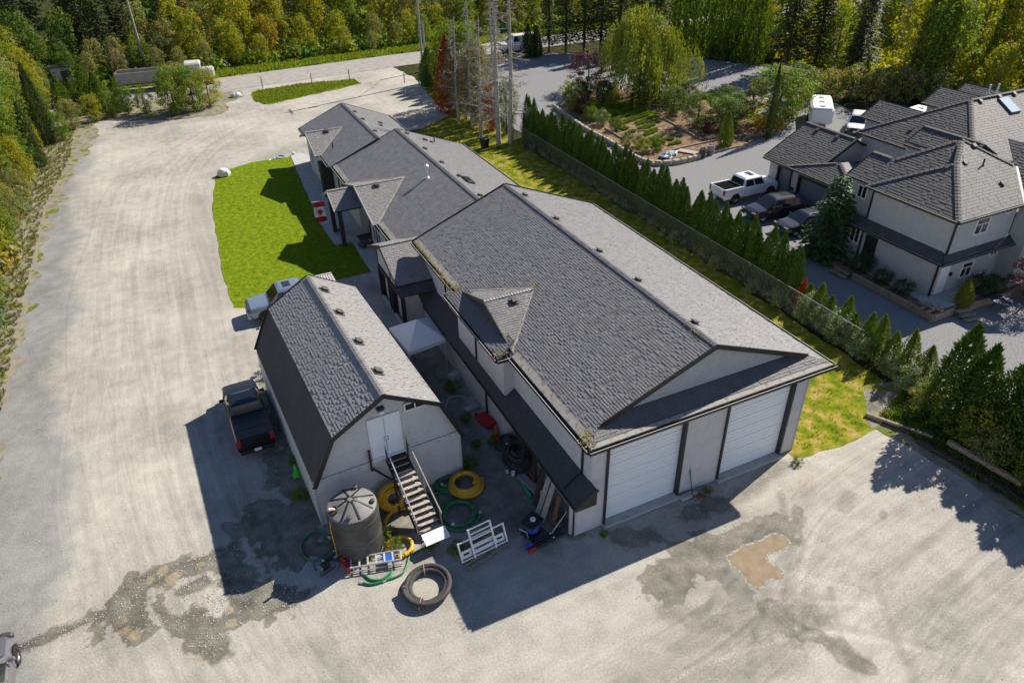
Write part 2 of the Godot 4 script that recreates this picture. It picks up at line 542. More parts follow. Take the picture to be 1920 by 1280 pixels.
func field_bytes(sd: int, metres: float, x0: float, z0: float, w: int, h: int, px: float, oct := 4, sx := 1.0, sz := 1.0) -> PackedByteArray:
	var f := FastNoiseLite.new()
	f.seed = sd; f.noise_type = FastNoiseLite.TYPE_SIMPLEX_SMOOTH; f.fractal_octaves = oct; f.fractal_gain = 0.55
	f.frequency = px / metres
	var ww := int(ceil(w / sx)); var hh := int(ceil(h / sz))
	f.offset = Vector3(x0 / px / sx, z0 / px / sz, 0)
	var im := f.get_image(ww, hh, false, false, false)
	if ww != w or hh != h: im.resize(w, h, Image.INTERPOLATE_CUBIC)
	im.convert(Image.FORMAT_L8)
	return im.get_data()

func paint_gravel(x0: float, z0: float, w: int, h: int, px: float, marks: Array, caps_: Array, strokes: Array) -> ImageTexture:
	var N := w * h
	var val := PackedFloat32Array(); val.resize(N); val.fill(0.0)
	var wet := PackedFloat32Array(); wet.resize(N); wet.fill(0.0)
	var big := field_bytes(3, 9.0, x0, z0, w, h, px, 5)
	var mid := field_bytes(5, 1.1, x0, z0, w, h, px, 4)
	var fine := field_bytes(7, 0.10, x0, z0, w, h, px, 2)
	var strz := field_bytes(11, 0.55, x0, z0, w, h, px, 3, 1.0, 24.0)
	var strx := field_bytes(13, 0.55, x0, z0, w, h, px, 3, 24.0, 1.0)
	# wet ground and spills: [xa, za, xb, zb, radius, amount]
	for q in caps_:
		var a := Vector2(q[0], q[1]); var b := Vector2(q[2], q[3]); var r: float = q[4]
		var i0 := maxi(0, int((minf(a.x, b.x) - r * 1.8 - x0) / px)); var i1 := mini(w, int((maxf(a.x, b.x) + r * 1.8 - x0) / px))
		var j0 := maxi(0, int((minf(a.y, b.y) - r * 1.8 - z0) / px)); var j1 := mini(h, int((maxf(a.y, b.y) + r * 1.8 - z0) / px))
		var ab := b - a; var l2 := maxf(ab.length_squared(), 1e-6)
		var amount: float = q[5]; var soft: float = q[6] if q.size() > 6 else 0.2
		for j in range(j0, j1):
			var z := z0 + j * px
			for i in range(i0, i1):
				var p := Vector2(x0 + i * px, z) - a
				var d := (p - ab * clampf(p.dot(ab) / l2, 0.0, 1.0)).length()
				var k := j * w + i
				var e := r - d + (mid[k] - 128) * 0.0062 * minf(r, 1.2) + (big[k] - 128) * 0.004
				if e > 0.0:
					var s := minf(e / soft, 1.0) * absf(amount)
					if amount > 0.0: wet[k] = maxf(wet[k], s)
					else: wet[k] = wet[k] * (1.0 - s)
	# wheel tracks: [points, half width, strength]
	for q in strokes:
		var pts: Array = q[0]; var hw: float = q[1]; var st: float = q[2]
		for s in pts.size() - 1:
			var a: Vector2 = pts[s]; var b: Vector2 = pts[s + 1]
			var d := (b - a).normalized(); var nn := d.orthogonal()
			var L := a.distance_to(b)
			var m := int(hw / px * 1.1)
			var steps := int(L / (px * 0.8)) + 1
			for e in steps:
				var c := a + d * (L * e / steps)
				var ci := (c.x - x0) / px; var cj := (c.y - z0) / px
				if ci < -20 or cj < -20 or ci > w + 20 or cj > h + 20: continue
				for o in range(-m, m + 1):
					var ii := int(ci + nn.x * o); var jj := int(cj + nn.y * o)
					if ii < 0 or jj < 0 or ii >= w or jj >= h: continue
					var k := jj * w + ii
					var edge := 1.0 - absf(o) / (m + 1.0)
					val[k] = lerpf(val[k], 2.4 * st * (0.8 + (fine[k] - 128) * 0.006), 0.4 * sqrt(edge))
	# loose soil marks: [x, z, radius, dr, dg, db, amount]
	var out := PackedByteArray(); out.resize(N * 3)
	var lut := PackedByteArray(); lut.resize(1024)
	for i in 1024:
		var l := i / 1023.0
		lut[i] = int(255.0 * clampf((12.92 * l) if l < 0.0031308 else (1.055 * pow(l, 1.0 / 2.4) - 0.055), 0, 1))
	var mr := PackedFloat32Array(); mr.resize(N); mr.fill(0.0)
	for q in marks:
		var r: float = q[2]
		var i0 := maxi(0, int((q[0] - r * 1.6 - x0) / px)); var i1 := mini(w, int((q[0] + r * 1.6 - x0) / px))
		var j0 := maxi(0, int((q[1] - r * 1.6 - z0) / px)); var j1 := mini(h, int((q[1] + r * 1.6 - z0) / px))
		for j in range(j0, j1):
			for i in range(i0, i1):
				var k := j * w + i
				var dd := Vector2(x0 + i * px - q[0], z0 + j * px - q[1]).length()
				var e := 1.0 - dd / r + (mid[k] - 128) * 0.005
				if e > 0.0: mr[k] = maxf(mr[k], minf(e * 3.0, 1.0) * q[3])
	for j in h:
		var z := z0 + j * px
		for i in w:
			var k := j * w + i
			var x := x0 + i * px
			# the left drive runs along z, the front yard mostly along x
			var front := clampf((x + 1.0) / 8.0, 0.0, 1.0) * clampf((z + 24.0) / 6.0, 0.0, 1.0)
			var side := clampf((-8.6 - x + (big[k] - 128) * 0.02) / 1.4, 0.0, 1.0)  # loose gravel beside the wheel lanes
			var st := (strz[k] - 128) * (1.0 - front) + (strx[k] - 128) * front
			var f := (fine[k] - 128) * (1.0 / 128.0)
			var v := 1.0 + (big[k] - 128) * 0.0026 + (mid[k] - 128) * 0.0013 + st * 0.0007 * (1.0 - side) + f * 0.24 + val[k]
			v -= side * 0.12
			if (fine[k] > 176): v += 0.10 * wet[k] + 0.03
			var wv := wet[k]
			var rr := 0.372 * v; var gg := 0.353 * v; var bb := 0.312 * v
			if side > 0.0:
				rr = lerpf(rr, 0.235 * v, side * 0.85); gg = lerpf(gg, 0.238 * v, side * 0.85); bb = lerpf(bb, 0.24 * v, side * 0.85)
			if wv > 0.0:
				var wd := 0.43 + (mid[k] - 128) * 0.0016
				rr = lerpf(rr, rr * wd, wv); gg = lerpf(gg, gg * wd * 1.0, wv); bb = lerpf(bb, bb * wd * 0.93, wv)
			if mr[k] > 0.0:
				rr = lerpf(rr, 0.34 * v, mr[k]); gg = lerpf(gg, 0.275 * v, mr[k]); bb = lerpf(bb, 0.185 * v, mr[k])
			out[k * 3] = lut[clampi(int(rr * 1023), 0, 1023)]; out[k * 3 + 1] = lut[clampi(int(gg * 1023), 0, 1023)]; out[k * 3 + 2] = lut[clampi(int(bb * 1023), 0, 1023)]
	var im := Image.create_from_data(w, h, false, Image.FORMAT_RGB8, out)
	return ImageTexture.create_from_image(im)

func yard_mat(t: Texture2D, x0: float, z0: float, W: float, H: float) -> StandardMaterial3D:
	var m := StandardMaterial3D.new()
	m.albedo_texture = t; m.roughness = 0.95; m.metallic_specular = 0.2
	m.uv1_scale = Vector3(1.0 / W, 1.0 / H, 1); m.uv1_offset = Vector3(-x0 / W, -z0 / H, 0)
	m.texture_repeat = false
	return m

func build_materials() -> void:
	M.trim = mat(0.022, 0.02, 0.02, 0.45)
	M.black = mat(0.012, 0.012, 0.013, 0.5)
	M.lip = mat(0.36, 0.355, 0.34, 0.5)
	M.white = mat(0.78, 0.78, 0.76, 0.45)
	M.glass = mat(0.015, 0.018, 0.022, 0.06, 0.0, 0.7)
	M.deck = mat(0.05, 0.048, 0.047, 0.85)
	M.vent = mat(0.06, 0.058, 0.056, 0.6)
	M.siding = nmat([[0.0, 0.53, 0.505, 0.50], [0.5, 0.585, 0.56, 0.555], [1.0, 0.62, 0.595, 0.585]], 2.3, 0.012, 0.55, 21)
	M.siding_house = nmat([[0.0, 0.48, 0.465, 0.42], [0.5, 0.54, 0.525, 0.475], [1.0, 0.57, 0.55, 0.50]], 2.0, 0.012, 0.6, 22)
	M.siding_pale = nmat([[0.0, 0.42, 0.41, 0.405], [0.5, 0.47, 0.46, 0.455], [1.0, 0.51, 0.50, 0.49]], 2.0, 0.012, 0.6, 23)
	M.band = nmat([[0.0, 0.30, 0.29, 0.29], [0.45, 0.50, 0.49, 0.48], [0.6, 0.62, 0.61, 0.60], [1.0, 0.40, 0.36, 0.33]], 1.2, 0.03, 0.6, 24)
	M.roof = nmat([[0.0, 0.125, 0.122, 0.122], [0.42, 0.163, 0.16, 0.162], [0.62, 0.178, 0.175, 0.178], [1.0, 0.22, 0.21, 0.198]], 4.7, 0.014, 0.5, 31, 512)
	M.roof_shed = nmat([[0.0, 0.19, 0.184, 0.178], [0.45, 0.235, 0.229, 0.225], [0.65, 0.25, 0.243, 0.238], [1.0, 0.30, 0.283, 0.255]], 3.1, 0.016, 0.5, 32, 512)
	M.roof_dark = nmat([[0.0, 0.062, 0.059, 0.062], [0.5, 0.08, 0.077, 0.08], [1.0, 0.098, 0.095, 0.098]], 3.9, 0.014, 0.78, 33)  # neighbour's tiles; on the barn, shade put into the shingle colour
	M.roof_mid = nmat([[0.0, 0.10, 0.098, 0.10], [0.5, 0.125, 0.123, 0.127], [1.0, 0.15, 0.147, 0.15]], 3.9, 0.014, 0.7, 35)  # light in the colour: skirts darkened for shade, neighbour's front slopes lightened
	M.flash = nmat([[0.0, 0.22, 0.21, 0.19], [0.5, 0.30, 0.29, 0.27], [0.62, 0.33, 0.31, 0.28], [0.75, 0.16, 0.13, 0.07], [1.0, 0.10, 0.075, 0.035]], 2.1, 0.02, 0.75, 34)
	M.door = mat(0.80, 0.82, 0.84, 0.42)
	M.door_grey = mat(0.16, 0.17, 0.185, 0.45)
	M.concrete = nmat([[0.0, 0.36, 0.35, 0.33], [0.5, 0.43, 0.42, 0.40], [1.0, 0.48, 0.47, 0.45]], 3.0, 0.02, 0.9, 41)
	M.asphalt = nmat([[0.0, 0.26, 0.25, 0.235], [0.5, 0.31, 0.30, 0.28], [1.0, 0.36, 0.345, 0.325]], 7.0, 0.02, 0.9, 42, 256)
	M.drive = nmat([[0.0, 0.16, 0.163, 0.168], [0.4, 0.225, 0.228, 0.232], [0.6, 0.245, 0.247, 0.248], [1.0, 0.32, 0.317, 0.307]], 4.0, 0.05, 0.95, 43, 512, 0.6)
	M.soil = nmat([[0.0, 0.10, 0.065, 0.04], [0.5, 0.20, 0.14, 0.09], [1.0, 0.32, 0.24, 0.165]], 4.0, 0.02, 0.95, 44)
	M.verge = nmat([[0.0, 0.15, 0.135, 0.105], [0.35, 0.22, 0.20, 0.16], [0.6, 0.27, 0.245, 0.195], [0.74, 0.15, 0.16, 0.045], [1.0, 0.10, 0.13, 0.025]], 9.0, 0.02, 0.95, 45)
	M.lawn = nmat([[0.0, 0.07, 0.125, 0.006], [0.35, 0.115, 0.178, 0.007], [0.55, 0.14, 0.196, 0.008], [0.72, 0.175, 0.215, 0.012], [1.0, 0.24, 0.255, 0.035]], 6.5, 0.022, 0.95, 46, 512)
	M.drygrass = nmat([[0.0, 0.075, 0.12, 0.008], [0.38, 0.14, 0.175, 0.012], [0.55, 0.21, 0.21, 0.018], [0.7, 0.30, 0.235, 0.06], [1.0, 0.38, 0.285, 0.15]], 8.0, 0.014, 0.95, 47, 512)
	M.floor = nmat([[0.0, 0.018, 0.022, 0.008], [0.5, 0.04, 0.045, 0.016], [1.0, 0.075, 0.07, 0.03]], 9.0, 0.02, 0.95, 48)
	M.wood = nmat([[0.0, 0.26, 0.22, 0.18], [0.5, 0.40, 0.355, 0.30], [1.0, 0.50, 0.45, 0.39]], 0.9, 0.02, 0.85, 49)
	M.darkwood = nmat([[0.0, 0.03, 0.026, 0.024], [0.5, 0.06, 0.052, 0.046], [1.0, 0.11, 0.095, 0.08]], 0.8, 0.02, 0.85, 50)
	M.timber = nmat([[0.0, 0.16, 0.125, 0.085], [0.5, 0.30, 0.245, 0.17], [1.0, 0.42, 0.36, 0.27]], 0.9, 0.02, 0.9, 51)
	M.bark = nmat([[0.0, 0.05, 0.04, 0.03], [0.5, 0.12, 0.10, 0.08], [1.0, 0.2, 0.175, 0.15]], 1.5, 0.02, 0.95, 52)
	M.palebark = nmat([[0.0, 0.20, 0.175, 0.15], [0.5, 0.36, 0.33, 0.30], [1.0, 0.52, 0.49, 0.45]], 1.5, 0.03, 0.9, 53)
	M.alu = mat(0.66, 0.67, 0.69, 0.38, 0.55)
	M.steel = mat(0.30, 0.31, 0.32, 0.5, 0.4)
	M.rust = nmat([[0.0, 0.09, 0.045, 0.025], [0.5, 0.20, 0.10, 0.055], [1.0, 0.30, 0.17, 0.10]], 0.6, 0.03, 0.8, 54)
	M.tank = nmat([[0.0, 0.035, 0.034, 0.033], [0.5, 0.062, 0.06, 0.058], [0.75, 0.075, 0.072, 0.068], [1.0, 0.12, 0.115, 0.105]], 2.6, 0.014, 0.5, 55)
	M.tanktop = nmat([[0.0, 0.13, 0.126, 0.128], [0.5, 0.17, 0.166, 0.168], [1.0, 0.21, 0.205, 0.205]], 1.9, 0.015, 0.6, 56)
	M.yellow = nmat([[0.0, 0.44, 0.20, 0.008], [0.5, 0.62, 0.335, 0.012], [1.0, 0.70, 0.42, 0.03]], 1.3, 0.02, 0.5, 57)
	M.green = nmat([[0.0, 0.010, 0.115, 0.038], [0.5, 0.018, 0.19, 0.062], [1.0, 0.05, 0.27, 0.11]], 1.3, 0.02, 0.45, 58)
	M.rubber = nmat([[0.0, 0.022, 0.021, 0.022], [0.5, 0.040, 0.038, 0.039], [1.0, 0.075, 0.07, 0.067]], 0.9, 0.02, 0.75, 59)
	M.red = mat(0.42, 0.014, 0.016, 0.45)
	M.blue = mat(0.012, 0.10, 0.42, 0.4)
	M.tyre = mat(0.016, 0.016, 0.017, 0.85)
	M.rim = mat(0.35, 0.35, 0.36, 0.35, 0.8)
	M.orange = mat(0.62, 0.10, 0.02, 0.6)
	M.stone = nmat([[0.0, 0.24, 0.215, 0.175], [0.5, 0.40, 0.365, 0.30], [1.0, 0.52, 0.48, 0.41]], 1.1, 0.02, 0.9, 60)
	M.whitestone = nmat([[0.0, 0.45, 0.43, 0.41], [0.5, 0.68, 0.67, 0.65], [1.0, 0.78, 0.77, 0.76]], 1.1, 0.02, 0.85, 61)
	M.awning = nmat([[0.0, 0.034, 0.033, 0.034], [0.5, 0.050, 0.049, 0.052], [1.0, 0.068, 0.066, 0.068]], 1.7, 0.02, 0.7, 62)
	M.canvas = mat(0.66, 0.69, 0.74, 0.7)
	M.puddle = nmat([[0.0, 0.22, 0.165, 0.10], [0.5, 0.275, 0.215, 0.14], [1.0, 0.31, 0.25, 0.17]], 3.2, 0.02, 0.16, 63)
	var ci := Image.create(32, 32, false, Image.FORMAT_RGBA8); ci.fill(Color(0.6, 0.62, 0.65, 0.0))
	for i in 32:
		for o in 2:
			ci.set_pixel(i, (i + o) % 32, Color(0.6, 0.62, 0.65, 1)); ci.set_pixel(i, (63 - i + o) % 32, Color(0.6, 0.62, 0.65, 1))
	var cm := StandardMaterial3D.new(); cm.albedo_texture = ImageTexture.create_from_image(ci); cm.transparency = BaseMaterial3D.TRANSPARENCY_ALPHA_SCISSOR; cm.alpha_scissor_threshold = 0.5
	cm.cull_mode = BaseMaterial3D.CULL_DISABLED; cm.roughness = 0.5; cm.metallic = 0.4
	M.mesh = cm
	M.bedliner = mat(0.008, 0.008, 0.009, 1.0, 0.0, 0.1)
	M.peb = mat(0.31, 0.30, 0.275, 0.9)

func build_ground() -> void:
	var g := MB.new()
	g.sheet(arr2([-900, -900, 900, -900, 900, 300, -900, 300]), -0.03)
	setting("ground", g, M.floor, "structure", "dark leaf-littered ground under the trees all around")
	var wetcaps := [
		[-10.3, -22.2, -7.2, -22.4, 0.42, 1.0], [-7.2, -22.4, -6.4, -22.5, 0.8, 1.0], [-6.4, -22.6, -6.3, -21.6, 1.25, 1.0], [-6.1, -23.5, -5.0, -23.3, 0.75, 1.0], [-5.0, -23.3, -3.9, -23.4, 0.7, 1.0], [-3.9, -23.4, -2.2, -23.7, 0.45, 1.0],
		[-5.4, -21.8, -4.4, -20.4, 0.5, 1.0], [-4.2, -20.5, -2.2, -20.4, 0.9, 1.0], [-4.4, -22.2, -3.6, -22.4, 0.45, 1.0], [-1.8, -20.5, -0.9, -20.0, 0.95, 1.0], [-0.9, -20.0, 0.0, -19.9, 0.5, 1.0], [-4.1, -19.6, -3.4, -18.9, 0.6, 1.0], [-2.6, -23.2, -2.3, -21.0, 0.8, 1.0],
		[-3.4, -21.4, -3.2, -20.9, 0.5, -1.0], [-1.6, -25.2, -0.9, -25.2, 0.5, 0.8], [-2.4, -25.0, -2.0, -24.2, 0.45, 0.8],
		[-0.9, -25.0, 0.2, -22.2, 1.3, 0.9], [0.2, -26.8, 1.2, -27.4, 0.8, 0.85], [0.6, -28.4, 1.0, -24.0, 0.9, 0.9], [-0.6, -23.0, 1.0, -21.5, 1.1, 0.95], [1.2, -35.0, 1.4, -24.0, 0.7, 0.9],
		[12.8, -14.0, 15.4, -14.9, 1.0, 0.9], [15.2, -14.6, 18.9, -14.4, 0.95, 0.75], [12.2, -12.9, 14.0, -11.2, 0.8, 0.6, 0.5], [14.6, -10.9, 16.8, -10.6, 0.9, 0.65, 0.4], [9.0, -11.2, 12.2, -10.4, 1.0, 0.5, 0.8], [19.3, -12.3, 16.5, -11.4, 0.22, 0.5, 0.2], [20.3, -15.7, 17.6, -12.1, 0.26, 0.5, 0.2], [20.8, -15.0, 21.6, -15.4, 0.6, 0.3, 0.4], [18.6, -14.2, 19.0, -13.3, 0.42, 0.8], [15.2, -13.8, 15.3, -12.4, 0.65, 0.7], [12.6, -12.6, 15.6, -11.6, 1.0, 0.55, 0.7], [15.9, -11.6, 16.5, -9.6, 0.4, 0.8], [16.5, -9.7, 17.0, -8.2, 0.38, 0.8], [18.9, -13.6, 20.4, -14.7, 0.32, 0.75], [18.6, -13.2, 15.6, -10.8, 0.34, 0.6, 0.3],
		[15.5, -11.5, 15.8, -10.0, 0.5, 0.8], [10.5, -12.0, 14.2, -10.5, 1.1, 0.4, 0.9], [11.8, -10.2, 15.0, -9.4, 0.8, 0.5, 0.6], [23.2, -12.75, 23.5, -12.9, 0.22, 0.7], [19.8, -9.4, 20.3, -9.2, 0.16, 0.8], [16.0, -16.6, 17.6, -16.5, 0.7, 0.85], [18.4, -16.4, 21.6, -17.1, 0.5, 0.7, 0.4], [12.6, -16.8, 13.9, -16.3, 0.6, 0.8], [22.2, -14.0, 22.9, -14.3, 0.4, 0.45],
		[3.0, -22.2, 6.6, -22.0, 1.6, 0.85, 0.5], [6.5, -22.5, 9.6, -19.0, 1.5, 0.8, 0.6], [8.4, -29.5, 9.6, -18.6, 1.5, 0.8, 0.7], [2.2, -19.8, 5.0, -19.6, 0.6, 0.6, 0.4], [10.6, -24.0, 10.8, -18.2, 0.8, 0.9, 0.3], [8.2, -36.5, 9.4, -29.0, 1.3, 0.75, 0.5],
	]
	var greys := [[0.0, -45.0, 0.3, -66.0, 1.1, 0.8], [1.5, -71.5, 9.0, -74.5, 1.3, 0.75], [-6.0, -92.0, 6.0, -92.0, 1.6, 0.8], [-2.5, -41.0, -1.0, -60.0, 0.7, 0.5], [3.0, -43.4, 9.8, -42.6, 1.6, 0.7], [22.0, -77.0, 12.0, -76.0, 1.6, 0.6], [26.0, -15.5, 28.0, -10.0, 1.6, 0.5], [3.0, -17.0, 6.0, -17.5, 1.4, 0.35], [-6.0, -92.0, -8.5, -88.0, 1.4, 0.7]]
	for q in greys: wetcaps.append([q[0], q[1], q[2], q[3], q[4], q[5] * 0.42, 0.9])
	var tan := [[-5.0, -23.6, 0.3, 0.8], [-4.7, -23.1, 0.33, 0.8], [-6.6, -21.8, 0.3, 0.45], [-6.1, -21.0, 0.28, 0.7], [-6.5, -21.3, 0.3, 0.8], [-2.8, -20.5, 0.2, 0.7], [-2.8, -19.9, 0.2, 0.7], [-3.6, -23.3, 0.22, 0.6], [-5.5, -23.4, 0.22, 0.6], [-5.2, -22.7, 0.2, 0.6], [-4.1, -18.9, 0.22, 0.4], [-1.9, -21.9, 0.2, 0.5],
		[-7.9, -84.0, 1.6, 0.16], [-8.0, -72.0, 1.3, 0.14], [18.0, -16.0, 0.5, 0.2], [22.0, -15.9, 0.6, 0.22], [-0.9, -26.6, 0.7, 0.18], [27.0, -90.0, 2.4, 0.2], [30.0, -84.5, 1.5, 0.2]]
	var strokes := []
	var rr := RandomNumberGenerator.new(); rr.seed = 5
	for k in 52:  # lanes up the drive and round to the road
		var x := rr.randf_range(-9.0, -1.6); var bend := rr.randf_range(-1.6, 1.6); var b2 := rr.randf_range(-1.2, 1.2)
		var s := rr.randf_range(0.03, 0.11) * (-1.0 if rr.randf() < 0.55 else 0.8)
		for o in [0.0, 1.55]:
			var p := []
			for e in [[x * 0.35 + 5.5 + bend, -6.0], [x * 0.75 + 1.6 + b2, -16.0], [x + bend, -30.0], [x - b2 * 0.7, -48.0], [x + 0.4, -62.0], [x + 2.2, -74.0], [x + 7.0 + bend, -84.0], [x + 15.0, -92.0], [x * 0.6 + 27.0, -103.0]]: p.append(V3(e[0] + o, 0, e[1] + o * 0.3))
			var q := []
			for v in smooth_path(p, 10): q.append(Vector2(v.x, v.z))
			strokes.append([q, rr.randf_range(0.03, 0.07) if k % 5 else 0.16, s])
	for k in 90:  # lanes across the front yard
		var z := rr.randf_range(-15.0, -2.0); var s := rr.randf_range(0.03, 0.12) * (-1.0 if rr.randf() < 0.5 else 0.8)
		var tw := rr.randf_range(-2.2, 1.2)
		for o in [0.0, 1.55]:
			var p := [V3(-8, 0, z + 1.0 + o + rr.randf_range(-0.1, 0.1)), V3(4, 0, z + 2.4 + o + tw * 0.3), V3(14, 0, z + 1.6 + o - tw * 0.3), V3(22, 0, z - 0.3 + tw * 0.8 + o), V3(34, 0, z - 1.6 + tw + o)]
			var q := []
			for v in smooth_path(p, 10): q.append(Vector2(v.x, v.z))
			strokes.append([q, rr.randf_range(0.03, 0.07) if k % 5 else 0.15, s])
	for k in 14:  # turning marks in front of the doors and by the puddle
		var a := rr.randf_range(-0.7, 1.1); var c := Vector2(rr.randf_range(12.0, 20.0), rr.randf_range(-14.5, -8.0))
		var q := []
		for i in 16:
			var t := (i - 8) * 0.45
			q.append(c + Vector2(cos(a), -sin(a)) * t + Vector2(sin(a), cos(a)) * 0.03 * t * t)
		var s := rr.randf_range(0.08, 0.2) * (-1.0 if rr.randf() < 0.7 else 1.0)
		strokes.append([q, rr.randf_range(0.1, 0.2), s])
	# near sheet
	var W := 48.0; var H := 46.0
	var t := paint_gravel(-16.0, -48.0, 1536, 1472, 0.03125, tan, wetcaps, strokes)
	g = MB.new()
	g.sheet(arr2([-16, -48, 31.2, -48, 31.2, -2, -16, -2]), 0.0)
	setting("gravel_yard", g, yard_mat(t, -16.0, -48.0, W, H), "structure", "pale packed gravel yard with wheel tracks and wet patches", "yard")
	t = paint_gravel(-16.0, -112.0, 768, 1024, 0.0625, tan, wetcaps, strokes)
	g = MB.new()
	g.sheet(ragged(arr2([-16, -46, 12, -46, 12, -74, 28.5, -76, 31.6, -92, 31, -106.5, -16, -105.5]), 0.5, 0.5, 8), -0.004)
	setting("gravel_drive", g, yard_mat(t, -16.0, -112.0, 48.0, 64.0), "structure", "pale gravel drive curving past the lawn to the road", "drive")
	# edges
	g = MB.new(); g.sheet(ragged(arr2([-16.5, -2, -16.5, -98, -9.5, -98, -7.8, -93, -8.6, -88, -10.6, -74, -11.4, -60, -11.9, -40, -12.2, -20, -12.4, -2]), 0.5, 1.1, 9), 0.006)
	setting("verge", g, M.verge, "structure", "rough stony verge along the left tree line", "verge")
	g = MB.new(); g.sheet(ragged(arr2([2.3, -70.9, 1.2, -63.5, 0.75, -55.9, 0.45, -50.1, 0.5, -44.4, 1.4, -43.9, 6.4, -45.1, 9.95, -45.1, 10.0, -50.4, 8.7, -50.6, 8.6, -54.9, 9.7, -73.1, 6.0, -73.2, 3.6, -72.2]), 0.4, 0.14, 10), 0.02)
	setting("lawn", g, M.lawn, "structure", "bright green mown lawn beside the long house", "lawn")
	g = MB.new(); g.sheet(ragged(arr2([22.3, -18.2, 22.6, -17.3, 24.8, -16.9, 27.7, -17.0, 29.0, -18.2, 31.3, -18.6, 31.8, -40, 31.8, -92, 30.5, -92, 29.0, -79, 25.5, -76, 22.0, -74, 22.0, -60]), 0.4, 0.35, 11), 0.012)
	setting("side_grass", g, M.drygrass, "structure", "patchy yellow and green grass between the shop and the cedar hedge", "grass")
	g = MB.new(); g.sheet(ragged(arr2([27.4, -17.3, 29.5, -19.5, 33, -19.5, 33.6, -2, 29.6, -2, 28.4, -9.7, 28.3, -13.6]), 0.4, 0.5, 12), 0.016)
	setting("brush_floor", g, M.verge, "structure", "weedy strip at the foot of the large cedars", "verge")
	g = MB.new(); g.sheet(ragged(arr2([10.2, -101.9, 16.6, -102.7, 23.9, -101.6, 24.2, -98.9, 18.0, -96.5, 11.0, -94.4, 9.8, -96.8]), 0.4, 0.5, 13), 0.03)
	setting("grass_island", g, M.lawn, "structure", "grass island between the drive and the road", "grass")
	g = MB.new(); g.sheet(ragged(arr2([-0.7, -93.6, 4.5, -92.6, 6.5, -94.2, 6.3, -97.4, 9.0, -100, 9.0, -103.5, -30, -103.5, -30, -98, -8, -98, -6.5, -96.6]), 0.4, 0.6, 14), 0.03)
	setting("verge_bank", g, M.verge, "structure", "grassy bank under the bushes at the road corner", "verge")
	# road with a worn centre line
	g = MB.new(); g.sheet(arr2([-90, -104.4, 6, -104.0, 33, -106.2, 140, -109.5, 140, -117, 33, -114.2, 6, -112.0, -90, -112.4]), 0.02)
	setting("road", g, M.asphalt, "structure", "two-lane asphalt road crossing behind the property", "road")
	g = MB.new()
	for k in 46:
		var x := -60.0 + k * 4.0
		var z := -108.1 - (0.0 if x < 6 else minf((x - 6) * 0.08, 2.2) + maxf(0.0, x - 33) * 0.03)
		g.box(V3(x, 0.026, z), V3(3.2, 0.004, 0.12), Basis(Vector3.UP, 0.03))
	setting("road_marking", g, mat(0.55, 0.33, 0.10, 0.9), "structure", "faded orange centre line of the road", "marking")
	g = MB.new(); g.sheet(ragged(arr2([-90, -112.6, 6, -112.2, 33, -114.4, 140, -117.2, 140, -120.5, 33, -118.2, 6, -116.4, -90, -116.6]), 0.6, 0.6, 15), 0.016)
	setting("road_verge", g, M.lawn, "structure", "green grass verge on the far side of the road", "verge")
	# neighbour's drive
	g = MB.new(); g.sheet(ragged(arr2([32.6, -18, 33.2, -60, 33.5, -72, 36, -84, 37.0, -94, 44, -99, 52, -104.5, 62, -98, 72, -89, 79, -74, 72, -66, 70, -58, 86, -44, 86, -2, 33, -2]), 0.6, 0.4, 16), 0.004)
	setting("neighbour_drive", g, M.drive, "structure", "blue-grey gravel drive of the neighbouring house", "drive")
	g = MB.new(); g.sheet(ragged(arr2([40.9, -75.0, 40.4, -71.0, 39.9, -66.0, 39.8, -61.0, 39.5, -57.0, 39.5, -55.1, 40.0, -53.9, 41.5, -53.1, 43.9, -53.1, 45.2, -53.5, 50.8, -54.0, 55.0, -55.4, 59.0, -60.0, 60.6, -66.0, 56, -74, 52, -80, 46, -79]), 0.5, 0.15, 17), 0.05)
	setting("garden_soil", g, M.soil, "structure", "brown soil of the neighbour's vegetable garden", "garden")
	g = MB.new(); g.sheet(ragged(arr2([55.5, -57.6, 60.4, -62.5, 66, -66, 66.5, -69, 62, -72.5, 57, -70, 60, -65]), 0.5, 0.4, 18), 0.058)
	setting("garden_lawn", g, M.drygrass, "structure", "small rough lawn beside the wooden platform", "lawn")
	g = MB.new(); g.sheet(ragged(arr2([42.6, -71.0, 44.0, -75.8, 49.5, -75.5, 50.5, -69.5, 49.8, -66.0, 48.6, -65.6, 48.2, -69.0, 45.5, -69.6]), 0.4, 0.4, 28), 0.056)
	setting("garden_grass", g, M.lawn, "structure", "shaded green grass at the willow end of the garden", "lawn")
	# puddle
	g = MB.new(); g.sheet(ragged(arr2([15.9, -14.0, 16.9, -14.2, 17.5, -14.1, 18.4, -14.1, 18.7, -13.8, 18.6, -13.4, 17.9, -13.3, 17.4, -13.4, 17.2, -13.1, 17.4, -12.6, 17.2, -12.3, 16.6, -12.5, 16.0, -12.3, 15.8, -12.7, 15.9, -13.1, 15.8, -13.7]), 0.15, 0.16, 19), 0.005)
	setting("puddle", g, M.puddle, "structure", "muddy tan puddle in the gravel before the white doors", "puddle")
	var pud := ragged(arr2([15.9, -14.0, 16.9, -14.2, 17.5, -14.1, 18.4, -14.1, 18.7, -13.8, 18.6, -13.4, 17.9, -13.3, 17.4, -13.4, 17.2, -13.1, 17.4, -12.6, 17.2, -12.3, 16.6, -12.5, 16.0, -12.3, 15.8, -12.7, 15.9, -13.1, 15.8, -13.7]), 0.15, 0.16, 19)
	g = MB.new()
	for q in Geometry2D.offset_polygon(pud, 0.09): g.sheet(ragged(q, 0.1, 0.1, 20), 0.003)
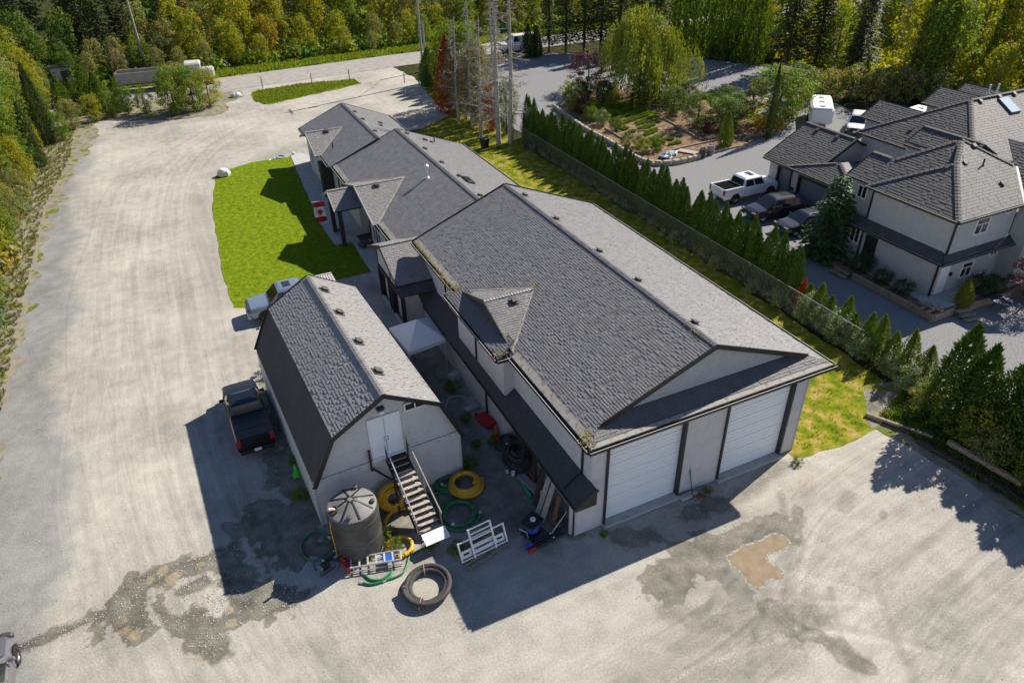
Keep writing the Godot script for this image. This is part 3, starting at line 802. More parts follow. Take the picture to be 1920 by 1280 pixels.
	setting("puddle_rim", g, nmat([[0.0, 0.19, 0.175, 0.145], [0.5, 0.26, 0.245, 0.21], [0.7, 0.40, 0.385, 0.35], [1.0, 0.2, 0.18, 0.15]], 1.7, 0.03, 0.9, 71), "structure", "pale dried mud rim around the tan puddle", "mud")
	# concrete walk along the house
	g = MB.new()
	g.slab(arr2([10.7, -73.8, 9.75, -73.1, 8.7, -55.0, 8.72, -50.75, 10.05, -50.5, 9.95, -41.6, 11.7, -41.6, 11.7, -72.0]), -0.1, 0.07)
	setting("concrete_walk", g, M.concrete, "structure", "concrete walk and porch slab along the house front", "path")
	# loose stones
	var st := MB.new(); st.blob(Vector3.ZERO, V3(1, 0.6, 0.8), 4, 0.3, 3)
	var mm := MultiMesh.new(); mm.transform_format = MultiMesh.TRANSFORM_3D; mm.use_colors = true; mm.mesh = st.mesh()
	mm.instance_count = 9000
	for i in 9000:
		var x := rr.randf_range(-12.0, 29.0); var z := rr.randf_range(-48.0, -3.0)
		var s := 0.008 + 0.022 * pow(rr.randf(), 3.0)
		if i % 9 < 2:
			var c: Array = wetcaps[rr.randi() % 14]
			var f := rr.randf(); x = lerpf(c[0], c[2], f) + rr.randfn() * c[4] * 0.5; z = lerpf(c[1], c[3], f) + rr.randfn() * c[4] * 0.5
			s = 0.012 + 0.025 * pow(rr.randf(), 2.0)
		elif i % 9 < 4: x = -12.0 + absf(rr.randfn()) * 1.6
		elif i % 9 < 5: z = -17.4 + absf(rr.randfn()) * 0.6; x = rr.randf_range(11.0, 25.0)
		mm.set_instance_transform(i, Transform3D(Basis.from_euler(V3(0, rr.randf() * TAU, 0)).scaled(Vector3.ONE * s), V3(x, 0.002, z)))
		var gcol := rr.randf_range(0.55, 1.5); mm.set_instance_color(i, Color(gcol, gcol, gcol))
	var mi := MultiMeshInstance3D.new(); mi.multimesh = mm; mi.material_override = M.peb; mi.name = "gravel_stones"
	mi.set_meta("kind", "stuff"); mi.set_meta("label", "loose stones scattered over the gravel yard"); mi.set_meta("category", "gravel")
	add_child(mi)

# ---------------------------------------------------------------- the workshop, the long house and the barn
func rebase(root: Node3D, at: Vector3) -> void:
	root.position = at
	for c in root.get_children():
		if c is Node3D: c.position -= at

func siding(root: Node3D, o: Vector3, U: Vector3, N: Vector3, poly: Array, m: Material, holes := [], called := "wall") -> MeshInstance3D:
	var mb := MB.new()
	lap(mb, o, U, N, arr2(poly), holes)
	var pts := []
	for i in range(0, poly.size(), 2): pts.append(o + U * poly[i] + Vector3.UP * poly[i + 1])
	if holes.is_empty(): wall_panel(mb, pts, N)
	return part(root, called, mb, m)

func slab_part(root: Node3D, called: String, pts: Array, th: float, m: Material) -> MeshInstance3D:
	var mb := MB.new()
	var N: Vector3 = (pts[1] - pts[0]).cross(pts[2] - pts[0]).normalized()
	var a := []; var b := []
	for p in pts: a.append(p + N * th / 2); b.append(p - N * th / 2)
	mb.loft([a, b])
	return part(root, called, mb, m)

func strip(root: Node3D, called: String, a: Vector3, b: Vector3, w: float, h: float, m: Material, up := Vector3.UP) -> MeshInstance3D:
	var mb := MB.new(); mb.beam(a, b, w, h, up)
	return part(root, called, mb, m)

func build_workshop() -> void:
	var W := thing("workshop", "large grey-sided workshop with dark shingle roof and two white overhead doors", "workshop")
	var X := Vector3.RIGHT; var B := Vector3.FORWARD; var F := Vector3.BACK; var Lf := Vector3.LEFT
	# front wall with two door openings
	var zf := -17.75
	siding(W, V3(0, 0, zf), X, F, [10.88, 0.0, 22.85, 0.0, 22.85, 5.0, 11.5, 5.0, 11.5, 2.62, 10.88, 2.42], M.siding, [[12.33, -0.1, 16.05, 4.42], [18.36, -0.1, 21.95, 4.42]], "front_wall")
	overhead_door(W, V3(12.33, 0.12, zf), X, F, 3.72, 4.3, 7, 3, M.door, 0.15, 0.09)
	overhead_door(W, V3(18.36, 0.12, zf), X, F, 3.59, 4.3, 7, 3, M.door, 0.15, 0.09)
	var mb := MB.new()
	mb.bbox(V3(14.19, 0.055, zf + 0.02), V3(3.95, 0.13, 0.5), 0.02)
	part(W, "door_sill", mb, M.concrete)
	mb = MB.new(); mb.bbox(V3(20.15, 0.055, zf + 0.02), V3(3.8, 0.13, 0.5), 0.02); part(W, "door_sill", mb, M.concrete)
	for x in [10.9, 11.52, 22.83]:  # corner boards
		strip(W, "corner_board", V3(x, 0.02 if x != 11.52 else 2.95, zf + 0.02), V3(x, 2.35 if x < 11 else 5.0, zf + 0.02), 0.08, 0.03, M.siding_pale, F)
	siding(W, V3(22.85, 0, zf), B, X, [0, 0, 19.95, 0, 19.95, 5.0, 0, 5.0], M.siding, [], "side_wall")
	siding(W, V3(22.85, 0, -37.7), Lf, B, [0, 0, 11.35, 0, 11.35, 5.0, 0, 5.0], M.siding, [], "back_wall")
	siding(W, V3(11.5, 0, -37.7), F, Lf, [0, 0, 19.93, 0, 19.93, 5.0, 0, 5.0], M.siding, [], "side_wall")
	# lean-to room under the awning
	siding(W, V3(10.88, 0, -36.2), F, Lf, [0, 0, 11.6, 0, 11.6, 2.4, 0, 2.4], M.siding, [], "lean_to_wall")
	siding(W, V3(10.88, 0, -24.6), X, F, [0, 0, 0.6, 0, 0.6, 2.5, 0, 2.4], M.siding, [], "lean_to_wall")
	window(W, V3(10.86, 1.75, -27.6), F, Lf, 1.35, 0.5, 3)
	window(W, V3(10.86, 1.75, -25.75), F, Lf, 1.3, 0.5, 3)
	window(W, V3(10.86, 1.75, -31.4), F, Lf, 1.3, 0.5, 2)
	downspout(W, V3(10.82, 2.2, -26.72), V3(10.82, 0.1, -26.72))
	for z in [-17.95, -21.2]: strip(W, "post", V3(10.8, 0, z), V3(10.8, 2.3, z), 0.12, 0.12, M.siding if z > -18 else M.darkwood, X)
	# roof slopes
	var V := V3(6.2, 2.45, 0).normalized(); var V2 := V3(-6.2, 2.45, 0).normalized(); var L := 6.667
	var pl := arr2([0, 0, 20.75, 0, 20.75, L, 0.75, L, 0.75, 0.8])
	var rl := slope(W, "roof_slope", V3(11.1, 5.1, -17.2), B, V, pl, M.roof, 0.125, 0.3, 7.6, 0.25, 1.0, 0.022, 0.32)
	var rr_ := slope(W, "roof_slope", V3(23.5, 5.1, -17.2), B, V2, pl, M.roof, 0.125, 0.3, 0.0, 0.0, 1.0, 0.022, 0.32)
	caps(rl, V3(17.3, 7.57, -18.0), V3(17.3, 7.57, -37.95), M.roof)
	gutter(W, V3(11.03, 5.1, -24.3), V3(11.03, 5.1, -17.2), Lf); gutter(W, V3(11.03, 5.1, -37.9), V3(11.03, 5.1, -31.0), Lf)
	gutter(W, V3(23.57, 5.1, -37.9), V3(23.57, 5.1, -17.2), X)
	gutter(W, V3(11.03, 5.1, -17.13), V3(23.57, 5.1, -17.13), F)
	# flashing along the left eave, with grit and moss
	for e in [[-17.3, -24.2], [-31.1, -37.7]]:
		slab_part(rl, "eave_flashing", [V3(11.13, 5.16, e[0]), V3(11.13, 5.16, e[1]), V3(11.44, 5.282, e[1]), V3(11.44, 5.282, e[0])], 0.02, M.flash)
	slab_part(W, "soffit", [V3(11.02, 4.93, -17.2), V3(11.02, 4.93, -37.9), V3(11.55, 4.93, -37.9), V3(11.55, 4.93, -17.2)], 0.03, M.siding_pale)
	slab_part(W, "soffit", [V3(22.8, 4.93, -17.2), V3(22.8, 4.93, -37.9), V3(23.5, 4.93, -37.9), V3(23.5, 4.93, -17.2)], 0.03, M.siding_pale)
	slab_part(W, "soffit", [V3(11.55, 4.93, -17.2), V3(22.8, 4.93, -17.2), V3(22.8, 4.93, -17.8), V3(11.55, 4.93, -17.8)], 0.03, M.siding_pale)
	# front gable with its skirt roof
	var ps := MB.new()
	deck(ps, V3(11.1, 5.1, -17.2), X, V3(0, 0.42, -1.08).normalized(), arr2([0, 0, 12.4, 0, 11.35, 1.16, 1.05, 1.16]))
	var pr := part(W, "skirt_roof", ps, M.deck)
	shingles(pr, V3(11.1, 5.1, -17.2), X, V3(0, 0.42, -1.08).normalized(), arr2([0, 0, 12.4, 0, 11.35, 1.16, 1.05, 1.16]), M.roof_mid, 0.142)  # darker copy of the roof shingles, shade painted into the tone
	slab_part(pr, "eave_flashing", [V3(11.12, 5.145, -17.22), V3(23.48, 5.145, -17.22), V3(23.3, 5.21, -17.4), V3(11.3, 5.21, -17.4)], 0.015, M.flash)
	siding(W, V3(0, 0, -18.28), X, F, [12.1, 5.42, 22.5, 5.42, 17.3, 7.5], M.siding_pale, [], "gable_wall")
	for e in [[V3(12.0, 5.42, -17.96), V3(17.3, 7.53, -17.96)], [V3(22.6, 5.42, -17.96), V3(17.3, 7.53, -17.96)], [V3(11.1, 5.06, -37.97), V3(17.3, 7.53, -37.97)], [V3(23.5, 5.06, -37.97), V3(17.3, 7.53, -37.97)]]:
		strip(W, "rake_board", e[0], e[1], 0.05, 0.22, M.trim)
	slab_part(W, "rake_soffit", [V3(12.1, 5.37, -17.98), V3(17.3, 7.43, -17.98), V3(17.3, 7.43, -18.3), V3(12.1, 5.37, -18.3)], 0.02, M.siding_pale)
	slab_part(W, "rake_soffit", [V3(22.5, 5.37, -17.98), V3(17.3, 7.43, -17.98), V3(17.3, 7.43, -18.3), V3(22.5, 5.37, -18.3)], 0.02, M.siding_pale)
	siding(W, V3(0, 0, -37.75), X, B, [11.5, 4.9, 22.85, 4.9, 17.3, 7.4], M.siding, [], "gable_wall")
	# dormer over the bump-out
	siding(W, V3(10.98, 0, -30.55), F, Lf, [0, 2.6, 5.8, 2.6, 5.8, 5.0, 0, 5.0], M.siding, [], "dormer_wall")
	siding(W, V3(10.98, 0, -24.75), X, F, [0, 2.6, 0.55, 2.6, 0.55, 5.0, 0, 5.0], M.siding, [], "dormer_wall")
	siding(W, V3(11.52, 0, -30.55), Lf, B, [0, 2.6, 0.54, 2.6, 0.54, 5.0, 0, 5.0], M.siding, [], "dormer_wall")
	var dz := -27.65
	for s in [1.0, -1.0]:
		var o := V3(11.3, 5.1, dz + s * 3.3)
		var vv := V3(0, 1.15, -s * 3.3).normalized()
		var q := slope(W, "dormer_slope", o, X, vv, arr2([0, 0, 0.05, 0, 2.85, 3.49, 0, 3.49]), M.roof, 0.142, 0.3, 0.0, 0.0, 1.05)
		strip(q, "valley", V3(14.1, 6.28, dz), V3(11.2, 5.15, dz + s * 3.32), 0.14, 0.03, M.flash)
		strip(W, "rake_board", V3(11.28, 5.1, dz + s * 3.35), V3(11.28, 6.2, dz), 0.05, 0.2, M.trim)
	caps(W, V3(11.3, 6.27, dz), V3(14.1, 6.27, dz), M.roof)
	siding(W, V3(11.62, 0, dz - 3.2), F, Lf, [0, 5.0, 6.4, 5.0, 3.2, 6.12], M.siding, [], "gable_wall")
	var pv := V3(1.1, 0.42, 0).normalized()
	var po := V3(10.5, 5.1, -31.0)
	var dp := MB.new(); deck(dp, po, F, pv, arr2([0, 0, 6.7, 0, 6.1, 1.18, 0.6, 1.18]))
	var dq := part(W, "skirt_roof", dp, M.deck)
	shingles(dq, po, F, pv, arr2([0, 0, 6.7, 0, 6.1, 1.18, 0.6, 1.18]), M.roof_mid, 0.142)  # dormer skirt: its shade is put into this darker shingle tone
	gutter(W, V3(10.44, 5.1, -31.0), V3(10.44, 5.1, -24.3), Lf)
	gutter(W, V3(10.44, 5.1, -24.24), V3(11.1, 5.1, -24.24), F); gutter(W, V3(11.1, 5.1, -31.06), V3(10.44, 5.1, -31.06), B)
	slab_part(W, "soffit", [V3(10.45, 4.93, -31.0), V3(10.45, 4.93, -24.3), V3(11.1, 4.93, -24.3), V3(11.1, 4.93, -31.0)], 0.03, M.siding_pale)
	for z in [-28.05, -18.3, -33.6]: downspout(W, V3(10.93 if z == -28.05 else 11.45, 4.95, z), V3(10.93 if z == -28.05 else 11.45, 2.85 if z != -28.05 else 2.7, z))
	# awning
	var av := V3(0.95, 0.68, 0).normalized()
	for e in [[-17.2, -24.7, 11.5], [-24.7, -30.6, 11.0], [-30.6, -35.2, 11.5]]:
		var wd: float = (e[2] - 10.55) / av.x
		var ap := arr2([0, 0, e[0] - e[1], 0, e[0] - e[1], wd, 0, wd])
		var am := MB.new(); deck(am, V3(10.55, 2.25, e[0]), B, av, ap, 0.1)
		var aw := part(W, "awning", am, M.deck)
		shingles(aw, V3(10.55, 2.25, e[0]), B, av, ap, M.awning, 0.15, 0.3, 0.0, 0.0, 1.0, 0.008)
	strip(W, "fascia", V3(10.53, 2.2, -17.18), V3(10.53, 2.2, -35.2), 0.04, 0.16, M.trim)
	slab_part(W, "awning_end", [V3(10.55, 2.1, -17.19), V3(11.52, 2.1, -17.19), V3(11.52, 2.9, -17.19), V3(10.55, 2.2, -17.19)], 0.03, M.trim)
	strip(W, "rake_board", V3(10.5, 2.2, -17.15), V3(11.55, 2.95, -17.15), 0.05, 0.16, M.trim)
	downspout(W, V3(10.6, 2.4, -18.35), V3(11.45, 3.0, -18.35))
	# vents on the sunny slope and the dormer
	var N2 := V3(2.45, 6.2, 0).normalized()
	for z in [-36.15, -32.25, -27.7, -24.24, -20.0]: vent(W, V3(17.75, 7.37, z), N2, B, 0.34)
	vent(W, V3(12.7, 5.77 + 0.35, dz + 0.5), V3(0, 3.3, 1.15).normalized(), X, 0.34)
	# flood lights
	var lm := MB.new()
	lm.bbox(V3(17.3, 4.62, zf + 0.06), V3(0.16, 0.14, 0.1), 0.02)
	for s in [-1.0, 1.0]: lm.lathe([Vector2(0.0, 0.0), Vector2(0.05, 0.0), Vector2(0.1, 0.16), Vector2(0.085, 0.16), Vector2(0.0, 0.06)], 12, V3(17.3 + s * 0.1, 4.52, zf + 0.12), Basis.from_euler(V3(2.2, 0, s * 0.5)))
	part(W, "flood_light", lm, M.white)
	var l2 := MB.new(); l2.bbox(V3(22.05, 4.63, zf + 0.16), V3(0.3, 0.26, 0.3), 0.03)
	part(W, "flood_light", l2, M.vent)
	# garage wing towards the lawn
	var gx := 9.75
	siding(W, V3(gx, 0, -41.65), F, Lf, [0, 0, 5.35, 0, 5.35, 3.3, 2.7, 4.55, 0, 3.3], M.siding, [[0.35, -0.1, 2.35, 2.2], [3.0, -0.1, 5.0, 2.2]], "garage_wall")
	siding(W, V3(gx, 0, -36.3), X, F, [0, 0, 1.75, 0, 1.75, 3.3, 0, 3.3], M.siding, [], "garage_wall")
	siding(W, V3(11.5, 0, -41.65), Lf, B, [0, 0, 1.75, 0, 1.75, 3.3, 0, 3.3], M.siding, [], "garage_wall")
	for z in [-41.3, -38.65]: overhead_door(W, V3(gx, 0.02, z), F, Lf, 2.0, 2.2, 4, 1, M.siding, 0.22, 0.12)
	for s in [1.0, -1.0]:
		var o := V3(9.3, 3.5, -38.95 + s * 3.05)
		var q := slope(W, "garage_slope", o, X, V3(0, 1.3, -s * 3.05).normalized(), arr2([0, 0, 2.2, 0, 2.2, 1.3, 4.8 if s < 0 else 2.2, 3.31, 0, 3.31]), M.roof_shed, 0.142, 0.3, 0.0, 0.0, 0.95)
		strip(W, "rake_board", V3(9.27, 3.46, -38.95 + s * 3.1), V3(9.27, 4.74, -38.95), 0.05, 0.2, M.trim)
		strip(W, "fascia", V3(9.3, 3.42, -38.95 + s * 3.08), V3(11.5, 3.42, -38.95 + s * 3.08), 0.04, 0.18, M.lip if s < 0 else M.trim)
	caps(W, V3(9.3, 4.83, -38.95), V3(11.6, 4.83, -38.95), M.roof_shed)
	# skirt roof round the garage corner down to the awning
	var k1 := [V3(9.35, 3.0, -35.35), V3(11.5, 3.0, -35.35), V3(11.5, 3.42, -35.95), V3(9.35, 3.42, -35.95)]
	slab_part(W, "skirt_roof", k1, 0.08, M.awning)
	slab_part(W, "skirt_roof", [V3(10.55, 2.25, -35.2), V3(11.55, 2.95, -35.2), V3(11.55, 3.05, -36.3), V3(10.55, 2.8, -36.3)], 0.08, M.awning)
	for z in [-41.6, -38.95, -36.33]: strip(W, "corner_board", V3(gx - 0.02, 0, z), V3(gx - 0.02, 3.3, z), 0.14, 0.04, M.trim if z != -36.33 else M.siding_pale, Lf)
	strip(W, "downspout", V3(gx - 0.06, 0, -36.2), V3(gx - 0.06, 3.3, -36.2), 0.1, 0.1, M.trim, Lf)
	strip(W, "curb", V3(gx - 0.05, 0.08, -41.65), V3(gx - 0.05, 0.08, -36.3), 0.14, 0.16, M.concrete)
	var ms := MB.new(); var g := RandomNumberGenerator.new(); g.seed = 12
	for e in [[V3(11.12, 5.19, -31.2), V3(11.2, 5.2, -37.6), 420, 0.09], [V3(11.15, 5.2, -17.5), V3(11.5, 5.3, -18.0), 160, 0.16], [V3(10.6, 5.2, -24.5), V3(11.2, 5.2, -24.9), 120, 0.14], [V3(11.2, 5.2, -31.0), V3(11.5, 5.28, -31.4), 110, 0.14], [V3(23.2, 5.22, -17.6), V3(23.3, 5.2, -17.4), 40, 0.1], [V3(17.2, 7.56, -18.3), V3(17.2, 7.56, -20.0), 50, 0.08], [V3(14.0, 6.3, -27.6), V3(14.2, 6.35, -27.7), 40, 0.1]]:
		for i in int(e[2]):
			var p: Vector3 = e[0].lerp(e[1], g.randf()) + V3(g.randfn() * e[3], absf(g.randfn()) * 0.02, g.randfn() * e[3])
			var w := g.randf_range(0.5, 1.4)
			ms.col = Color(0.30 * w, 0.22 * w, 0.07 * w) if g.randf() < 0.6 else Color(0.16 * w, 0.17 * w, 0.03 * w)
			var a := g.randf() * TAU
			ms.leaf(p, V3(cos(a), 0.15, sin(a)), V3(g.randfn() * 0.3, 1, g.randfn() * 0.3).normalized(), g.randf_range(0.05, 0.13), 0.045)
	var mossm := mat(1, 1, 1, 0.95, 0.0, 0.1)
	part(W, "moss_and_leaf_litter", ms, mossm, true)
	rebase(W, V3(17.0, 0, -27.7))

func build_house() -> void:
	var H := thing("long_house", "long single-storey house with dark shingle gables beside the bright lawn", "house")
	var X := Vector3.RIGHT; var B := Vector3.FORWARD; var F := Vector3.BACK; var Lf := Vector3.LEFT
	siding(H, V3(11.35, 0, -58.7), F, Lf, [0, 0, 20.9, 0, 20.9, 3.1, 0, 3.1], M.siding_house, [[6.4, -0.1, 9.3, 2.5]], "wall")
	siding(H, V3(22.2, 0, -37.8), B, X, [0, 0, 20.9, 0, 20.9, 3.1, 0, 3.1], M.siding_house)
	siding(H, V3(11.3, 0, -70.6), F, Lf, [0, 0, 11.9, 0, 11.9, 3.1, 0, 3.1], M.siding_house)
	siding(H, V3(19.2, 0, -58.7), B, X, [0, 0, 11.9, 0, 11.9, 3.1, 0, 3.1], M.siding_house)
	siding(H, V3(19.2, 0, -70.6), Lf, B, [0, 0, 7.9, 0, 7.9, 3.1, 3.95, 4.75, 0, 3.1], M.siding_house, [], "gable_wall")
	siding(H, V3(22.2, 0, -58.7), Lf, B, [0, 0, 10.9, 0, 10.9, 3.1, 5.35, 5.2, 0, 3.1], M.siding_house, [], "gable_wall")
	# main roofs
	var V := V3(5.9, 2.25, 0).normalized(); var V2 := V3(-5.9, 2.25, 0).normalized(); var L := 6.314
	var p := arr2([0, 0, 21.0, 0, 21.0, L, 0, L])
	slope(H, "roof_slope", V3(11.0, 3.2, -38.02), B, V, p, M.roof, 0.128, 0.3, 0.0, 0.0, 1.0, 0.02, 0.3)
	slope(H, "roof_slope", V3(22.8, 3.2, -38.02), B, V2, p, M.roof, 0.128, 0.3, 0.0, 0.0, 1.0, 0.02, 0.3)
	caps(H, V3(16.9, 5.47, -38.1), V3(16.9, 5.47, -59.0), M.roof)
	var VB := V3(4.45, 1.8, 0).normalized(); var VB2 := V3(-4.5, 1.8, 0).normalized(); var LB := 4.8
	p = arr2([0, 0, 12.4, 0, 12.4, LB, 0, LB])
	slope(H, "roof_slope", V3(10.75, 3.2, -58.8), B, VB, p, M.roof, 0.128, 0.3, 0.0, 0.0, 1.0, 0.02, 0.3)
	slope(H, "roof_slope", V3(19.7, 3.2, -58.8), B, VB2, arr2([0, 0, 12.4, 0, 12.4, LB + 0.04, 0, LB + 0.04]), M.roof, 0.128, 0.3, 0.0, 0.0, 1.0, 0.02, 0.3)
	caps(H, V3(15.2, 5.02, -58.9), V3(15.2, 5.02, -71.2), M.roof)
	for e in [[V3(11.0, 3.12, -59.05), V3(16.9, 5.4, -59.05)], [V3(22.8, 3.12, -59.05), V3(16.9, 5.4, -59.05)], [V3(10.75, 3.12, -71.22), V3(15.2, 4.95, -71.22)], [V3(19.7, 3.12, -71.22), V3(15.2, 4.95, -71.22)]]:
		strip(H, "rake_board", e[0], e[1], 0.05, 0.2, M.trim)
	gutter(H, V3(10.94, 3.2, -45.7), V3(10.94, 3.2, -41.9), Lf); gutter(H, V3(10.94, 3.2, -58.9), V3(10.94, 3.2, -54.3), Lf)
	gutter(H, V3(22.87, 3.2, -59.0), V3(22.87, 3.2, -38.0), X); gutter(H, V3(10.69, 3.2, -62.1), V3(10.69, 3.2, -59.0), Lf)
	gutter(H, V3(19.77, 3.2, -71.2), V3(19.77, 3.2, -59.1), X); gutter(H, V3(10.69, 3.2, -71.2), V3(10.69, 3.2, -68.8), Lf)
	for e in [[11.0, -41.9, -45.6], [11.0, -54.4, -58.9]]:
		slab_part(H, "eave_flashing", [V3(e[0] + 0.03, 3.25, e[1]), V3(e[0] + 0.03, 3.25, e[2]), V3(e[0] + 0.36, 3.376, e[2]), V3(e[0] + 0.36, 3.376, e[1])], 0.02, M.flash)
	slab_part(H, "soffit", [V3(10.9, 3.02, -38.0), V3(10.9, 3.02, -59.0), V3(11.4, 3.02, -59.0), V3(11.4, 3.02, -38.0)], 0.03, M.siding_pale)
	# entrance cross gable
	var ez := -50.0
	for s in [1.0, -1.0]:
		var q := slope(H, "entrance_slope", V3(10.7, 3.2, ez + s * 4.4), X, V3(0, 1.35, -s * 4.4).normalized(), arr2([0, 0, 0.3, 0, 3.85, 4.6, 0, 4.6]), M.roof_shed, 0.142, 0.3, 0.0, 0.0, 0.95)
		strip(q, "valley", V3(14.5, 4.6, ez), V3(11.0, 3.24, ez + s * 4.42), 0.13, 0.03, M.flash)
		strip(H, "rake_board", V3(10.67, 3.15, ez + s * 4.45), V3(10.67, 4.5, ez), 0.05, 0.2, M.lip if s > 0 else M.trim)
	caps(H, V3(10.7, 4.58, ez), V3(14.5, 4.58, ez), M.roof_shed)
	siding(H, V3(11.3, 0, ez - 4.1), F, Lf, [0, 3.0, 8.2, 3.0, 4.1, 4.35], M.darkwood, [], "gable_wall")
	vent(H, V3(12.25, 4.5, ez + 0.45), V3(0, 4.4, 1.35).normalized(), X, 0.36)
	# porch
	for s in [1.0, -1.0]:
		slope(H, "porch_slope", V3(8.95, 3.05, -51.5 + s * 1.85), X, V3(0, 0.95, -s * 1.85).normalized(), arr2([0, 0, 2.2, 0, 2.2, 2.08, 0, 2.08]), M.roof_shed, 0.142, 0.3, 0.0, 0.0, 0.95)
		strip(H, "rake_board", V3(8.92, 3.0, -51.5 + s * 1.9), V3(8.92, 3.95, -51.5), 0.05, 0.18, M.lip)
		strip(H, "porch_post", V3(9.35, 0.07, -51.5 + s * 1.45), V3(9.35, 3.0, -51.5 + s * 1.45), 0.28, 0.28, M.darkwood, X)
		strip(H, "porch_beam", V3(9.35, 2.95, -51.5 + s * 1.5), V3(11.3, 2.95, -51.5 + s * 1.5), 0.16, 0.24, M.darkwood)
	siding(H, V3(9.3, 0, -53.2), F, Lf, [0, 3.0, 3.4, 3.0, 1.7, 3.85], M.darkwood, [], "gable_wall")
	caps(H, V3(8.95, 4.02, -51.5), V3(11.0, 4.02, -51.5), M.roof_shed)
	# recess with the front door
	var mb := MB.new()
	mb.box(V3(12.55, 1.3, -50.85), V3(0.1, 2.6, 3.0)); mb.box(V3(11.95, 1.3, -52.35), V3(1.3, 2.6, 0.1)); mb.box(V3(11.95, 1.3, -49.35), V3(1.3, 2.6, 0.1)); mb.box(V3(11.95, 2.56, -50.85), V3(1.3, 0.1, 3.1))
	part(H, "porch_recess", mb, M.siding_house)
	mb = MB.new(); mb.bbox(V3(12.46, 1.12, -50.9), V3(0.07, 2.1, 1.0), 0.01)
	var d := part(H, "front_door", mb, M.white)
	for k in 3:
		mb = MB.new(); mb.bbox(V3(12.42, 0.55 + k * 0.62, -50.9), V3(0.02, 0.48, 0.72), 0.008); part(d, "door_panel", mb, M.white)
	window(H, V3(11.33, 1.55, -47.6), F, Lf, 2.2, 1.7, 3, 0.45)
	window(H, V3(11.33, 1.6, -43.6), F, Lf, 1.4, 1.2, 2)
	window(H, V3(11.33, 1.6, -56.4), F, Lf, 1.8, 1.3, 2)
	for z in [-44.9, -49.2, -58.5]: downspout(H, V3(11.27, 3.0, z), V3(11.27, 0.1, z))
	# far cross gable over the bump-out
	var gz := -65.4
	for s in [1.0, -1.0]:
		var q := slope(H, "far_gable_slope", V3(10.35, 3.2, gz + s * 3.3), X, V3(0, 1.2, -s * 3.3).normalized(), arr2([0, 0, 0.4, 0, 3.4, 3.51, 0, 3.51]), M.roof_shed, 0.142, 0.3, 0.0, 0.0, 0.95)
		strip(q, "valley", V3(13.7, 4.45, gz), V3(10.8, 3.24, gz + s * 3.32), 0.12, 0.03, M.flash)
		strip(H, "rake_board", V3(10.32, 3.15, gz + s * 3.35), V3(10.32, 4.35, gz), 0.05, 0.2, M.lip if s > 0 else M.trim)
	caps(H, V3(10.35, 4.43, gz), V3(13.7, 4.43, gz), M.roof_shed)
	siding(H, V3(10.85, 0, gz - 3.05), F, Lf, [0, 0, 6.1, 0, 6.1, 3.15, 3.05, 4.25, 0, 3.15], M.siding_house, [], "gable_wall")
	siding(H, V3(10.85, 0, gz + 3.05), X, F, [0, 0, 0.5, 0, 0.5, 3.1, 0, 3.1], M.siding_house)
	window(H, V3(10.83, 1.6, -64.0), F, Lf, 1.5, 1.3, 2); window(H, V3(10.83, 1.6, -66.7), F, Lf, 1.3, 1.3, 2)
	vent(H, V3(12.18, 4.36, gz + 0.35), V3(0, 3.3, 1.2).normalized(), X, 0.36)
	var cb := MB.new(); cb.bbox(V3(10.82, 1.5, -61.0), V3(0.9, 3.0, 1.1), 0.03)
	part(H, "dark_wall_panel", cb, M.darkwood)  # dark box standing for the short dark wall beside the bump-out
	# roof fittings
	var N2 := V3(2.25, 5.9, 0).normalized()
	for q in [V3(17.45, 5.24, -57.9), V3(17.45, 5.24, -53.46), V3(17.5, 5.22, -49.83), V3(17.42, 5.25, -42.3)]: vent(H, q, N2, B, 0.34)
	vent(H, V3(18.7, 4.76, -57.0), N2, B, 0.42); vent(H, V3(19.1, 4.6, -56.6), N2, B, 0.3)
	pipe_vent(H, V3(19.55, 4.4, -57.1), 0.55); pipe_vent(H, V3(17.3, 5.2, -40.6), 0.6); pipe_vent(H, V3(11.98, 3.6, -62.2), 0.55)
	var NB := V3(1.8, 4.5, 0).normalized()
	for q in [V3(15.68, 4.8, -68.16), V3(15.68, 4.81, -65.38), V3(15.64, 4.82, -61.3)]: vent(H, q, NB, B, 0.34)
	vent(H, V3(17.38, 4.12, -65.77), NB, B, 0.42); vent(H, V3(17.06, 4.25, -64.5), NB, B, 0.3)
	mb = MB.new()
	var SB := Basis(V3(0, 0, -1), N2, V3(0, 0, -1).cross(N2))
	mb.bbox(V3(18.0, 5.1, -45.8), V3(1.25, 0.16, 0.62), 0.03, SB)
	var sk := part(H, "skylight", mb, M.black)
	mb = MB.new(); mb.bbox(V3(18.0, 5.1, -45.8) + N2 * 0.085, V3(1.15, 0.02, 0.52), 0.005, SB); part(sk, "pane", mb, M.glass)
	vent(H, V3(17.6, 5.2, -46.6), N2, B, 0.3)
	mb = MB.new()
	mb.lathe([Vector2(0.26, 0), Vector2(0.13, 0.14), Vector2(0.085, 0.16), Vector2(0.085, 0.75), Vector2(0.16, 0.78), Vector2(0.16, 0.98), Vector2(0.03, 1.08), Vector2(0, 1.08)], 16, V3(15.65, 4.93, -47.95))
	part(H, "metal_flue", mb, M.alu)
	rebase(H, V3(15.5, 0, -54.5))

